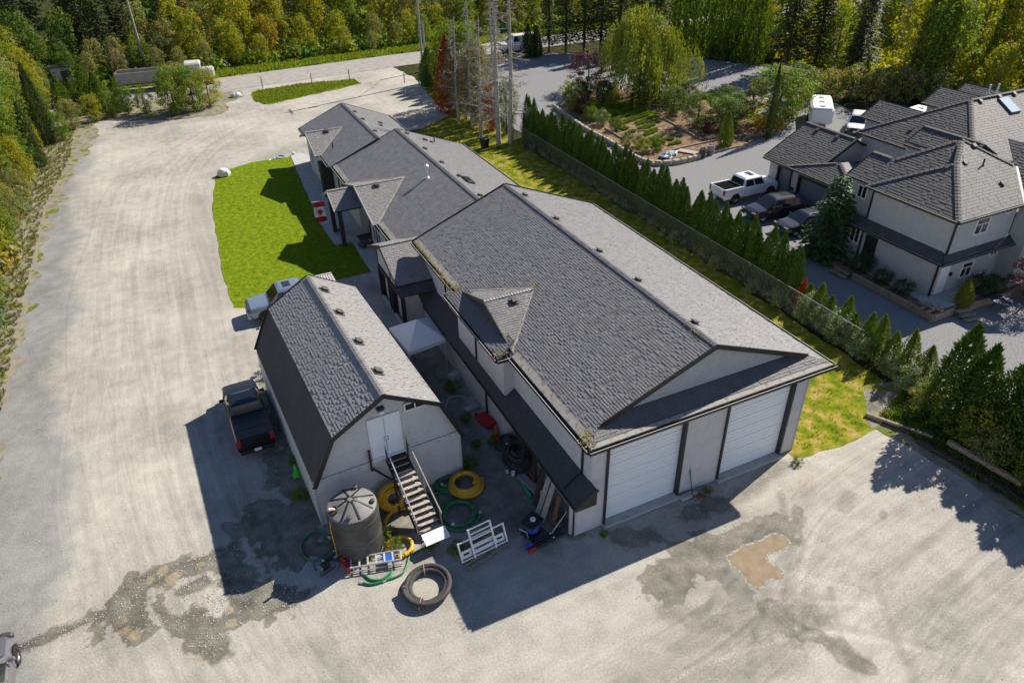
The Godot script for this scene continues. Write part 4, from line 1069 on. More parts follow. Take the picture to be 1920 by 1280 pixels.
func build_barn() -> void:
	var S := thing("gambrel_barn", "grey gambrel-roofed storage barn with white double doors above outside stairs", "barn")
	var X := Vector3.RIGHT; var B := Vector3.FORWARD; var F := Vector3.BACK; var Lf := Vector3.LEFT
	# front wall: lower storey, pale band, gable
	siding(S, Vector3.ZERO, X, F, [0, 0, 6.7, 0, 6.7, 2.42, 0, 2.42], M.siding, [], "lower_wall")
	siding(S, V3(0, 0, -0.03), X, F, [0.1, 2.6, 6.62, 2.6, 5.72, 4.62, 3.4, 5.92, 1.18, 4.62], M.siding, [[2.62, 2.55, 4.05, 4.78], [4.25, 4.6, 5.27, 5.06]], "gable_wall")
	var mb := MB.new(); mb.box(V3(3.35, 2.52, 0.02), V3(6.68, 0.2, 0.09)); part(S, "pale_band", mb, M.band)
	for x in [0.03, 6.67]: strip(S, "corner_board", V3(x, 0, 0.02), V3(x, 2.42, 0.02), 0.07, 0.03, M.siding_pale, F)
	siding(S, V3(0, 0, -11.2), F, Lf, [0, 0, 11.2, 0, 11.2, 2.5, 0, 2.5], M.siding, [], "side_wall")
	siding(S, V3(6.7, 0, 0), B, X, [0, 0, 11.2, 0, 11.2, 2.5, 0, 2.5], M.siding, [], "side_wall")
	siding(S, V3(6.7, 0, -11.2), Lf, B, [0, 0, 6.7, 0, 6.7, 2.5, 5.55, 4.62, 3.3, 5.92, 0.95, 4.62, 0, 2.5], M.siding, [], "back_wall")
	# roof: two upper, two lower slopes
	var Lr := 11.75; var z0 := 0.32
	var ul := V3(2.28, 1.33, 0); var ur := V3(-2.35, 1.33, 0); var ll := V3(1.09, 2.17, 0); var lr := V3(-0.97, 2.2, 0)
	var a := slope(S, "upper_slope", V3(1.12, 4.72, z0), B, ul.normalized(), arr2([0, 0, Lr, 0, Lr, ul.length(), 0, ul.length()]), M.roof_shed, 0.145, 0.25, 4.0, -1.0, 1.0, 0.02, 0.42)
	var b := slope(S, "upper_slope", V3(5.75, 4.72, z0), B, ur.normalized(), arr2([0, 0, Lr, 0, Lr, ur.length(), 0, ur.length()]), M.roof_shed, 0.155, 0.3)
	slope(S, "lower_slope", V3(0.02, 2.55, z0), B, ll.normalized(), arr2([0, 0, Lr, 0, Lr, ll.length(), 0, ll.length()]), M.roof_dark, 0.155, 0.3, 0.0, 0.0, 0.8, 0.012)  # left side: darkened shingle copy, the shade is in the colour
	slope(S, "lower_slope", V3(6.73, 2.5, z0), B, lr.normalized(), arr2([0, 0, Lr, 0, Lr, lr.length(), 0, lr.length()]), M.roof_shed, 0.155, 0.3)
	caps(a, V3(3.4, 6.07, z0), V3(3.4, 6.07, z0 - Lr), M.roof_shed, 0.26, 0.14)
	for zz in [z0 + 0.02, z0 - Lr - 0.02]:
		for e in [[V3(0.0, 2.5, zz), V3(1.08, 4.66, zz)], [V3(1.08, 4.66, zz), V3(3.4, 6.0, zz)], [V3(3.4, 6.0, zz), V3(5.78, 4.66, zz)], [V3(5.78, 4.66, zz), V3(6.75, 2.45, zz)]]:
			strip(S, "rake_board", e[0], e[1], 0.04, 0.2, M.trim)
	for e in [[V3(0.1, 2.55, 0), V3(1.15, 4.6, 0)], [V3(1.15, 4.6, 0), V3(3.4, 5.92, 0)], [V3(3.4, 5.92, 0), V3(5.72, 4.6, 0)], [V3(5.72, 4.6, 0), V3(6.65, 2.5, 0)]]:
		slab_part(S, "rake_soffit", [e[0] + V3(0, 0, z0), e[1] + V3(0, 0, z0), e[1] + V3(0, 0, -0.05), e[0] + V3(0, 0, -0.05)], 0.02, M.vent)
	strip(S, "drip_edge", V3(6.77, 2.5, z0), V3(6.77, 2.5, z0 - Lr), 0.03, 0.03, M.lip)
	strip(S, "drip_edge", V3(5.78, 4.73, z0), V3(5.78, 4.73, z0 - Lr), 0.03, 0.03, M.lip)
	var N := V3(1.33, 2.35, 0).normalized()
	for z in [-9.8, -7.2, -4.25, -1.6]: vent(S, V3(3.82, 5.84, z), N, B, 0.4)
	# doors and window
	mb = MB.new()
	for x in [2.66, 4.01]: mb.box(V3(x, 3.68, 0.0), V3(0.08, 2.14, 0.1))
	mb.box(V3(3.335, 4.77, 0.0), V3(1.43, 0.08, 0.11)); mb.box(V3(3.335, 2.66, 0.05), V3(1.5, 0.06, 0.2))
	var fr := part(S, "door_frame", mb, M.white)
	for s in [0, 1]:
		mb = MB.new(); var cx: float = 3.005 + s * 0.66
		mb.bbox(V3(cx, 3.71, -0.02), V3(0.64, 2.05, 0.06), 0.01)
		var d := part(S, "door", mb, M.door)
		for k in 3:
			for e in [-1.0, 1.0]:
				var q := MB.new(); q.bbox(V3(cx + e * 0.145, 3.05 + k * 0.66, 0.012), V3(0.2, 0.5, 0.012), 0.006); part(d, "door_panel", q, M.door)
		for y in [3.52, 3.66]:
			var q := MB.new(); q.blob(V3(3.335 + (s * 2 - 1) * 0.08, y, 0.05), V3(0.028, 0.028, 0.035), 5, 0.0, 1); part(d, "door_knob", q, M.steel)
	window(S, V3(4.76, 4.83, 0.0), X, F, 1.0, 0.44, 2)
	mb = MB.new(); mb.bbox(V3(3.25, 5.2, 0.1), V3(0.26, 0.12, 0.2), 0.02); mb.bbox(V3(3.25, 5.29, 0.1), V3(0.34, 0.03, 0.26), 0.01)
	var lp := part(S, "porch_light", mb, M.vent)
	mb = MB.new(); mb.bbox(V3(3.27, 5.1, 0.17), V3(0.2, 0.16, 0.12), 0.02); part(lp, "lamp_head", mb, M.white)
	# stub post left of the doors
	strip(S, "rail_post", V3(2.5, 2.15, 0.1), V3(2.5, 3.3, 0.1), 0.08, 0.08, M.darkwood, X)
	strip(S, "brace", V3(2.52, 2.3, 0.1), V3(3.2, 1.7, 0.6), 0.07, 0.07, M.darkwood)
	S.position = V3(1.42, 0, -23.1); S.rotation_degrees.y = 2.6
	build_stairs(S.transform)

func build_stairs(T: Transform3D) -> void:
	var S := thing("wooden_stairs", "weathered wooden stairs with thin handrails leading up to the white barn doors", "stairs")
	var top := V3(3.62, 2.58, 0.25); var n := 14
	var foot := V3(3.95, 0.12, 2.85)
	for i in n:
		var p := top.lerp(foot, float(i) / (n - 1))
		var w := lerpf(0.86, 1.02, float(i) / (n - 1))
		var mb := MB.new()
		mb.bbox(p, V3(w, 0.045, 0.25 if i > 2 else 0.3), 0.008, Basis(Vector3.UP, R.randf_range(-0.01, 0.01)))
		part(S, "tread", mb, M.wood if i > 2 else M.darkwood)
	for s in [-1.0, 1.0]:
		strip(S, "stringer", top + V3(s * 0.44, -0.1, -0.1), foot + V3(s * 0.52, -0.16, 0.1), 0.05, 0.22, M.darkwood)
		var a := top + V3(s * 0.47, 0.95, 0.0); var b := foot + V3(s * 0.56, 0.85, -0.15)
		strip(S, "handrail", a, b, 0.045, 0.07, M.wood if s > 0 else M.alu)
		for f in [0.04, 0.5, 0.96]:
			strip(S, "rail_post", a.lerp(b, f), (top + V3(s * 0.46, -0.1, 0)).lerp(foot + V3(s * 0.55, -0.1, 0), f), 0.06, 0.06, M.darkwood if f < 0.5 else M.wood, Vector3.RIGHT)
	strip(S, "support", V3(3.2, 0, 0.9), V3(3.2, 1.85, 0.9), 0.09, 0.09, M.darkwood, Vector3.RIGHT)
	strip(S, "support", V3(4.1, 0, 0.9), V3(4.1, 1.85, 0.9), 0.09, 0.09, M.darkwood, Vector3.RIGHT)
	S.transform = T * Transform3D(Basis(), V3(3.8, 0, 2.0))
	for c in S.get_children(): c.position -= V3(3.8, 0, 2.0)
	var mb := MB.new(); mb.bbox(Vector3.ZERO, V3(1.08, 0.03, 0.56), 0.008)
	var o := solo("white_board", "white board lying across the foot of the wooden stairs", "board", mb, M.white, V3(5.48, 0.62, -19.85), 4.0)
	o.rotation_degrees.x = 14

# ---------------------------------------------------------------- the neighbour's house and terrace
func build_neighbour() -> void:
	var H := thing("neighbour_house", "two-storey pale house with many dark tiled hip roofs behind the cedar hedge", "house")
	var X := Vector3.RIGHT; var B := Vector3.FORWARD; var F := Vector3.BACK; var Lf := Vector3.LEFT
	var P: Material = M.siding_pale
	# corner block: lower and upper walls
	siding(H, V3(40.6, 0.4, -31.6), F, Lf, [0, 0, 7.1, 0, 7.1, 2.6, 0, 2.6], P)
	siding(H, V3(40.6, 0.4, -24.5), X, F, [0, 0, 12.0, 0, 12.0, 2.6, 0, 2.6], P)
	siding(H, V3(40.8, 3.0, -30.5), F, Lf, [0, 0, 6.1, 0, 6.1, 2.6, 0, 2.6], P)
	siding(H, V3(40.8, 3.0, -24.4), X, F, [0, 0, 5.6, 0, 5.6, 2.6, 0, 2.6], P)
	siding(H, V3(46.8, 0.4, -23.4), X, F, [0, 0, 9.0, 0, 9.0, 5.2, 0, 5.2], P)
	siding(H, V3(46.8, 0.4, -24.5), F, Lf, [0, 0, 1.1, 0, 1.1, 5.2, 0, 5.2], P)
	siding(H, V3(41.3, 3.0, -33.0), F, Lf, [0, 0, 2.5, 0, 2.5, 2.6, 0, 2.6], P)
	siding(H, V3(41.3, 3.0, -33.0), X, B, [0, 0, 3.8, 0, 3.8, 2.6, 2.0, 3.7, 0, 2.6], P)
	siding(H, V3(49.9, 0, -39.6), F, Lf, [0, 0, 9.0, 0, 9.0, 5.4, 0, 5.4], P)
	siding(H, V3(49.9, 0, -39.6), X, B, [0, 0, 16.0, 0, 16.0, 5.4, 0, 5.4], P)
	siding(H, V3(48.95, 3, -34.85), F, Lf, [0, 0, 4.0, 0, 4.0, 3.2, 0, 3.2], P)
	for e in [[V3(40.78, 3.3, -24.38), V3(40.78, 5.6, -24.38)], [V3(40.58, 0.4, -24.48), V3(40.58, 2.9, -24.48)], [V3(40.78, 3.3, -30.45), V3(40.78, 5.6, -30.45)], [V3(40.58, 0.4, -30.3), V3(40.58, 2.9, -30.3)], [V3(41.28, 3.0, -32.95), V3(41.28, 5.6, -32.95)]]:
		strip(H, "corner_board", e[0], e[1], 0.11, 0.11, M.trim, X)
	# skirt roof between the storeys
	slope(H, "skirt_roof", V3(40.1, 2.95, -24.0), B, V3(0.72, 0.42, 0).normalized(), arr2([0, 0, 7.6, 0, 7.6, 0.83, 0.6, 0.83]), M.roof_dark, 0.15, 0.3)
	slope(H, "skirt_roof", V3(40.1, 2.95, -24.0), X, V3(0, 0.42, -0.5).normalized(), arr2([0, 0, 6.8, 0, 6.8, 0.65, 0.7, 0.65]), M.roof_dark, 0.15, 0.3)
	gutter(H, V3(40.05, 2.95, -31.6), V3(40.05, 2.95, -24.0), Lf); gutter(H, V3(40.05, 2.95, -23.95), V3(46.9, 2.95, -23.95), F)
	# openings
	window(H, V3(43.5, 1.62, -24.48), X, F, 1.1, 1.1, 2, 0.42); window(H, V3(45.8, 2.25, -24.48), X, F, 0.72, 0.42, 2)
	window(H, V3(43.3, 4.72, -24.38), X, F, 1.25, 1.1, 2, 0.42); window(H, V3(45.6, 5.25, -24.38), X, F, 0.7, 0.3, 2)
	window(H, V3(40.58, 2.1, -30.85), F, Lf, 0.8, 1.2, 2); window(H, V3(41.28, 4.75, -31.7), F, Lf, 0.8, 0.9, 2)
	var mb := MB.new(); mb.bbox(V3(41.35, 1.45, -24.47), V3(0.86, 2.05, 0.07), 0.01)
	var d := part(H, "white_door", mb, M.white)
	for k in 3:
		mb = MB.new(); mb.bbox(V3(41.35, 0.85 + k * 0.6, -24.43), V3(0.6, 0.46, 0.02), 0.008); part(d, "door_panel", mb, M.white)
	mb = MB.new(); mb.bbox(V3(40.57, 1.45, -29.5), V3(0.08, 2.05, 0.95), 0.01)
	var d2 := part(H, "dark_door", mb, M.black)
	mb = MB.new(); mb.box(V3(40.5, 1.4, -29.15), V3(0.06, 0.05, 0.05)); part(d2, "handle", mb, M.steel)
	mb = MB.new(); mb.bbox(V3(42.0, 1.65, -24.42), V3(0.16, 0.24, 0.14), 0.02); part(H, "wall_lamp", mb, M.black)
	# roofs
	var s := V3(1, 0.57, 0).normalized(); var f := V3(0, 0.57, -1).normalized()
	var T: Material = M.roof_dark; var T_lit: Material = M.roof_mid  # same tiles, sun painted in: front-facing slopes get the lighter tone
	var a := slope(H, "roof_slope", V3(40.4, 5.65, -24.1), B, s, arr2([0, 0, 6.7, 0, 3.4, 3.91]), T, 0.22, 0.3, 0, 0, 1.0, 0.026)
	slope(H, "roof_slope", V3(41.0, 5.65, -24.1), B, s, arr2([6.9, 0, 8.9, 0, 8.9, 2.42, 7.1, 2.42, 4.85, 5.58, 3.4, 3.95, 5.0, 1.6]), T, 0.22, 0.3, 0, 0, 1.0, 0.026)
	var b := slope(H, "roof_slope", V3(40.4, 5.65, -24.1), X, f, arr2([0, 0, 6.0, 0, 7.9, 2.65, 5.45, 5.58, 3.4, 3.91]), T_lit, 0.22, 0.3, 0, 0, 0.9, 0.018)
	slope(H, "roof_slope", V3(46.4, 5.65, -22.3), B, s, arr2([0, 0, 1.8, 0, 4.1, 2.2, 6.4, 4.5, 0, 4.5]), T, 0.22, 0.3, 0, 0, 1.0, 0.026)
	var c := slope(H, "roof_slope", V3(49.4, 5.5, -29.7), X, f, arr2([0, 0, 18, 0, 18, 5.87, 5.2, 5.87]), T_lit, 0.22, 0.3, 0, 0, 0.9, 0.018)
	var e0 := slope(H, "roof_slope", V3(49.4, 5.5, -29.7), B, s, arr2([0, 0, 10.1, 0, 5.1, 5.87]), T, 0.22, 0.3, 0, 0, 1.0, 0.026)
	slope(H, "roof_slope", V3(67.4, 5.5, -39.9), Lf, -f * V3(1, -1, 1), arr2([0, 0, 18, 0, 12.8, 5.87, 0, 5.87]), T, 0.22, 0.3, 0, 0, 1.0, 0.026)
	slope(H, "roof_slope", V3(48.7, 6.0, -34.95), F, s, arr2([0, 0, 4.8, 0, 4.8, 2.07, 0, 2.07]), T, 0.22, 0.3, 0, 0, 1.0, 0.026)
	caps(H, V3(50.5, 7.06, -34.95), V3(50.5, 7.06, -30.2), T, 0.32, 0.3)
	for q in [[V3(53.3, 5.4, -43.0), 4.6, 2.2, V3(55.2, 6.5, -43.0)], [V3(59.6, 5.9, -42.2), 4.6, 2.2, V3(61.5, 7.0, -42.2)], [V3(61.7, 6.3, -41.3), 4.0, 2.0, V3(63.4, 7.3, -41.3)]]:
		slope(H, "back_gable_slope", q[0], F, s, arr2([0, 0, q[1], 0, q[1], q[2], 0, q[2]]), T, 0.22, 0.3, 0, 0, 1.0, 0.026)
		var far: Vector3 = q[3] + (q[3] - q[0]) * V3(1, -1, 1)
		slab_part(H, "back_gable_slope", [q[3], far, far + V3(0, 0, q[1]), q[3] + V3(0, 0, q[1])], 0.08, T)
		strip(H, "rake_board", q[0] + V3(0, -0.05, -0.02), q[3] + V3(0, -0.05, -0.02), 0.05, 0.2, M.trim)
		siding(H, V3(q[0].x + 0.4, 0, q[0].z + 0.3), F, Lf, [0, 0, 4.0, 0, 4.0, q[0].y - 0.05, 0, q[0].y - 0.05], P)
		siding(H, V3(q[0].x + 0.4, 0, q[0].z + 0.3), X, B, [0, 0, 3.0, 0, 3.0, q[0].y, 1.5, q[3].y - 0.1, 0, q[0].y], P)
		gutter(H, q[0] + V3(-0.06, 0, 0), q[0] + V3(-0.06, 0, q[1]), Lf)
	for q in [[V3(40.4, 5.68, -24.1), V3(43.8, 7.62, -27.5)], [V3(40.4, 5.68, -30.8), V3(43.8, 7.62, -27.5)], [V3(43.8, 7.62, -27.5), V3(45.85, 8.44, -28.95)], [V3(43.1, 6.88, -31.2), V3(45.85, 8.44, -28.95)], [V3(43.1, 6.88, -33.0), V3(43.1, 6.88, -31.2)], [V3(45.85, 8.44, -28.95), V3(48.3, 6.98, -26.4)], [V3(49.4, 5.53, -29.7), V3(54.6, 8.48, -34.8)], [V3(49.4, 5.53, -39.9), V3(54.6, 8.48, -34.8)], [V3(54.6, 8.48, -34.8), V3(67.4, 8.48, -34.8)]]:
		caps(H, q[0], q[1], T, 0.34, 0.3)
	strip(H, "valley", V3(46.4, 5.68, -24.1), V3(48.3, 6.98, -26.4), 0.16, 0.03, M.lip)
	# back planes that the camera does not look at
	slab_part(H, "roof_slope", [V3(40.4, 5.65, -30.8), V3(47.0, 5.65, -30.8), V3(47.0, 7.55, -27.5), V3(43.8, 7.55, -27.5)], 0.06, T)
	slab_part(H, "roof_slope", [V3(43.1, 6.8, -33.0), V3(45.2, 5.65, -33.0), V3(45.2, 5.65, -31.0), V3(43.1, 6.8, -31.0)], 0.06, T)
	slab_part(H, "roof_slope", [V3(43.1, 6.8, -31.2), V3(49.0, 6.6, -31.4), V3(45.85, 8.36, -28.95)], 0.05, T)
	slab_part(H, "roof_slope", [V3(45.85, 8.36, -28.95), V3(49.0, 6.6, -31.4), V3(50.6, 5.9, -28.4), V3(48.3, 6.92, -26.4)], 0.05, T_lit)
	slab_part(H, "roof_slope", [V3(50.5, 7.0, -34.95), V3(52.4, 5.95, -34.95), V3(52.4, 5.95, -30.2), V3(50.5, 7.0, -30.2)], 0.06, T)
	for q in [[V3(40.34, 5.65, -30.8), V3(40.34, 5.65, -24.1), Lf], [V3(40.4, 5.65, -24.04), V3(46.4, 5.65, -24.04), F], [V3(46.34, 5.65, -24.1), V3(46.34, 5.65, -22.3), Lf], [V3(49.34, 5.5, -39.8), V3(49.34, 5.5, -34.9), Lf], [V3(40.94, 5.65, -33.0), V3(40.94, 5.65, -30.9), Lf], [V3(48.64, 6.0, -34.9), V3(48.64, 6.0, -30.4), Lf], [V3(50.5, 5.5, -29.64), V3(67, 5.5, -29.64), F]]:
		gutter(H, q[0], q[1], q[2])
	strip(H, "rake_board", V3(41.0, 5.62, -33.03), V3(43.1, 6.8, -33.03), 0.05, 0.2, M.trim)
	strip(H, "rake_board", V3(48.7, 5.95, -34.98), V3(50.5, 6.98, -34.98), 0.05, 0.2, M.trim)
	slab_part(H, "soffit", [V3(40.35, 5.5, -24.05), V3(46.4, 5.5, -24.05), V3(46.4, 5.5, -24.5), V3(40.35, 5.5, -24.5)], 0.02, P)
	slab_part(H, "soffit", [V3(40.35, 5.5, -24.05), V3(40.85, 5.5, -24.05), V3(40.85, 5.5, -30.8), V3(40.35, 5.5, -30.8)], 0.02, P)
	var nf := V3(0, 1, 0.57).normalized(); var nl := V3(-0.57, 1, 0).normalized()
	for q in [V3(46.3, 8.05, -28.35), V3(44.5, 7.5, -27.45), V3(55.4, 8.25, -34.55), V3(57.6, 8.3, -34.62), V3(59.3, 8.3, -34.6), V3(45.95, 6.5, -25.62)]: vent(H, q, nf, X, 0.36)
	for q in [V3(43.4, 7.3, -27.75), V3(50.9, 6.3, -36.3)]: vent(H, q, nl, B, 0.36)
	pipe_vent(H, V3(45.7, 7.25, -27.0), 0.5)
	for q in [V3(57.4, 8.4, -35.4), V3(58.1, 8.4, -35.2)]: pipe_vent(H, q, 0.7, 0.07, M.alu)
	mb = MB.new(); mb.bbox(V3(57.75, 7.85, -33.75), V3(1.15, 0.2, 1.6), 0.03, Basis(X, nf, X.cross(nf)))
	var sk := part(H, "skylight", mb, M.vent)
	mb = MB.new(); mb.bbox(V3(57.75, 7.85, -33.75) + nf * 0.11, V3(1.05, 0.03, 1.5), 0.01, Basis(X, nf, X.cross(nf))); part(sk, "pane", mb, mat(0.55, 0.66, 0.70, 0.1))
	# garage wing
	siding(H, V3(44.9, 0.3, -44.0), F, Lf, [0, 0, 9.1, 0, 9.1, 2.6, 0, 2.6], P, [[1.1, 0.0, 2.5, 2.15], [3.5, 0.0, 7.4, 2.0]], "garage_wall")
	siding(H, V3(44.9, 0.3, -34.9), X, F, [0, 0, 5.0, 0, 5.0, 2.6, 0, 2.6], P)
	siding(H, V3(44.9, 0.3, -44.0), X, B, [0, 0, 7.4, 0, 7.4, 2.6, 3.7, 4.7, 0, 2.6], P)
	siding(H, V3(44.7, 0.3, -39.2), X, F, [0.6, 2.5, 7.6, 2.5, 3.9, 4.75], P)
	overhead_door(H, V3(44.9, 0.3, -42.9), F, Lf, 1.4, 2.15, 4, 1, M.door_grey, 0.15, 0.12)
	overhead_door(H, V3(44.9, 0.3, -40.5), F, Lf, 3.9, 2.0, 4, 1, M.door_grey, 0.15, 0.14)
	for z in [-43.9, -41.2]:
		mb = MB.new(); mb.bbox(V3(44.86, 0.75, z), V3(0.16, 0.9, 0.5), 0.02); part(H, "stone_pier", mb, M.darkwood)
	var gl := V3(4.2, 2.2, 0).normalized()
	slope(H, "roof_slope", V3(44.4, 3.0, -44.3), F, gl, arr2([0, 0, 5.3, 0, 5.3, 4.741, 0, 4.741]), T, 0.22, 0.3, 0, 0, 1.0, 0.026)
	slope(H, "roof_slope", V3(52.8, 3.0, -44.3), F, gl * V3(-1, 1, 1), arr2([0, 0, 5.3, 0, 5.3, 4.741, 0, 4.741]), T, 0.22, 0.3, 0, 0, 1.0, 0.026)
	caps(H, V3(48.6, 5.23, -44.3), V3(48.6, 5.23, -39.0), T, 0.32, 0.3)
	for z in [-44.33, -38.97]: strip(H, "rake_board", V3(44.4, 2.95, z), V3(48.6, 5.14, z), 0.05, 0.2, M.trim)
	slope(H, "roof_slope", V3(44.25, 3.02, -41.5), F, V3(1.85, 1.0, 0).normalized(), arr2([0, 0, 6.9, 0, 3.5, 2.1]), T, 0.22, 0.3, 0, 0, 1.0, 0.026)
	slab_part(H, "roof_slope", [V3(44.25, 3.0, -34.6), V3(48.3, 3.0, -37.0), V3(48.3, 3.6, -38.5), V3(46.1, 4.0, -38.0)], 0.05, T_lit)
	slab_part(H, "roof_slope", [V3(44.25, 3.0, -34.6), V3(50.0, 2.98, -34.6), V3(50.0, 3.2, -39.2), V3(47.4, 3.2, -38.6)], 0.05, T)
	caps(H, V3(44.25, 3.05, -41.5), V3(46.1, 4.05, -38.0), T_lit, 0.3, 0.3); caps(H, V3(44.25, 3.05, -34.6), V3(46.1, 4.05, -38.0), T, 0.32, 0.3)
	gutter(H, V3(44.19, 3.0, -44.2), V3(44.19, 3.0, -34.6), Lf); gutter(H, V3(44.25, 3.0, -34.54), V3(48, 3.0, -34.54), F)
	for q in [V3(48.2, 4.98, -42.75), V3(48.2, 4.98, -40.6)]: vent(H, q, V3(-2.2, 4.2, 0).normalized(), B, 0.36)
	# porch
	for z in [-32.0, -34.2]:
		strip(H, "porch_post", V3(41.4, 0, z), V3(41.4, 2.9, z), 0.5, 0.5, M.timber, X)
	mb = MB.new(); mb.box(V3(43.2, 1.6, -33.0), V3(1.0, 3.2, 3.4)); part(H, "porch_wall", mb, M.siding)
	slab_part(H, "porch_roof", [V3(40.9, 2.95, -34.8), V3(40.9, 2.95, -31.0), V3(44.6, 3.1, -31.0), V3(44.6, 3.1, -34.8)], 0.12, T)
	gutter(H, V3(40.84, 3.0, -34.8), V3(40.84, 3.0, -31.4), Lf)
	rebase(H, V3(50, 0, -32))
	# terrace
	var W := thing("timber_terrace", "raised concrete walk with a stacked timber retaining wall beside the pale house", "terrace")
	mb = MB.new(); mb.slab(arr2([38.85, -22.75, 47, -22.75, 47, -25, 40.6, -25, 40.6, -30.9, 38.85, -30.9]), -0.05, 0.36); part(W, "soil_bed", mb, M.soil)
	mb = MB.new(); mb.slab(arr2([39.85, -23.0, 47, -23.0, 47, -24.48, 40.58, -24.48, 40.58, -31.4, 39.7, -31.4, 39.7, -24.4]), 0.3, 0.41); part(W, "concrete_walk", mb, M.concrete)
	for k in 3:
		for e in [[V3(38.7, 0.1 + k * 0.17, -28.8), V3(38.7, 0.1 + k * 0.17, -25.7)], [V3(38.7, 0.1 + k * 0.17, -25.68), V3(38.7, 0.1 + k * 0.17, -22.6)], [V3(38.8, 0.1 + k * 0.17, -22.65), V3(40.5, 0.1 + k * 0.17, -22.65)], [V3(41.7, 0.1 + k * 0.17, -22.6), V3(45.5, 0.1 + k * 0.17, -22.4)]]:
			mb = MB.new(); var dd: Vector3 = e[1] - e[0]
			mb.bbox((e[0] + e[1]) / 2, V3(0.17, 0.16, dd.length()), 0.02, Basis.looking_at(dd)); part(W, "retaining_timber", mb, M.timber)
	for k in 2: for q in [[39.1, -23.0, 1.1], [38.95, -23.4, 1.0]]:
		mb = MB.new(); mb.bbox(V3(q[0], 0.62 + k * 0.16, q[1]), V3(q[2], 0.15, 0.18), 0.02, Basis(Vector3.UP, 1.57 * k)); part(W, "planter_timber", mb, M.timber)
	for k in 3:
		mb = MB.new(); mb.bbox(V3(40.95, 0.42 - k * 0.14, -22.3 + k * 0.32), V3(1.05, 0.1, 0.28), 0.015, Basis(Vector3.UP, -0.15)); part(W, "step", mb, M.timber)
	for k in 2:
		mb = MB.new(); mb.bbox(V3(38.6 - k * 0.3, 0.3 - k * 0.15, -29.6), V3(0.3, 0.1, 1.2), 0.015); part(W, "step", mb, M.timber)
	rebase(W, V3(39.5, 0, -26))

# ---------------------------------------------------------------- vehicles; the nose points to -z
func ring(w: float, wt: float, y0: float, y1: float, z: float) -> Array:
	return [V3(-w * 0.86, y0, z), V3(-w, y0 + 0.12, z), V3(-w, lerpf(y0, y1, 0.62), z), V3(-lerpf(w, wt, 0.6), y1 - 0.07, z), V3(-wt + 0.05, y1, z), V3(-wt * 0.4, y1 + 0.02, z), V3(wt * 0.4, y1 + 0.02, z), V3(wt - 0.05, y1, z), V3(lerpf(w, wt, 0.6), y1 - 0.07, z), V3(w, lerpf(y0, y1, 0.62), z), V3(w, y0 + 0.12, z), V3(w * 0.86, y0, z)]

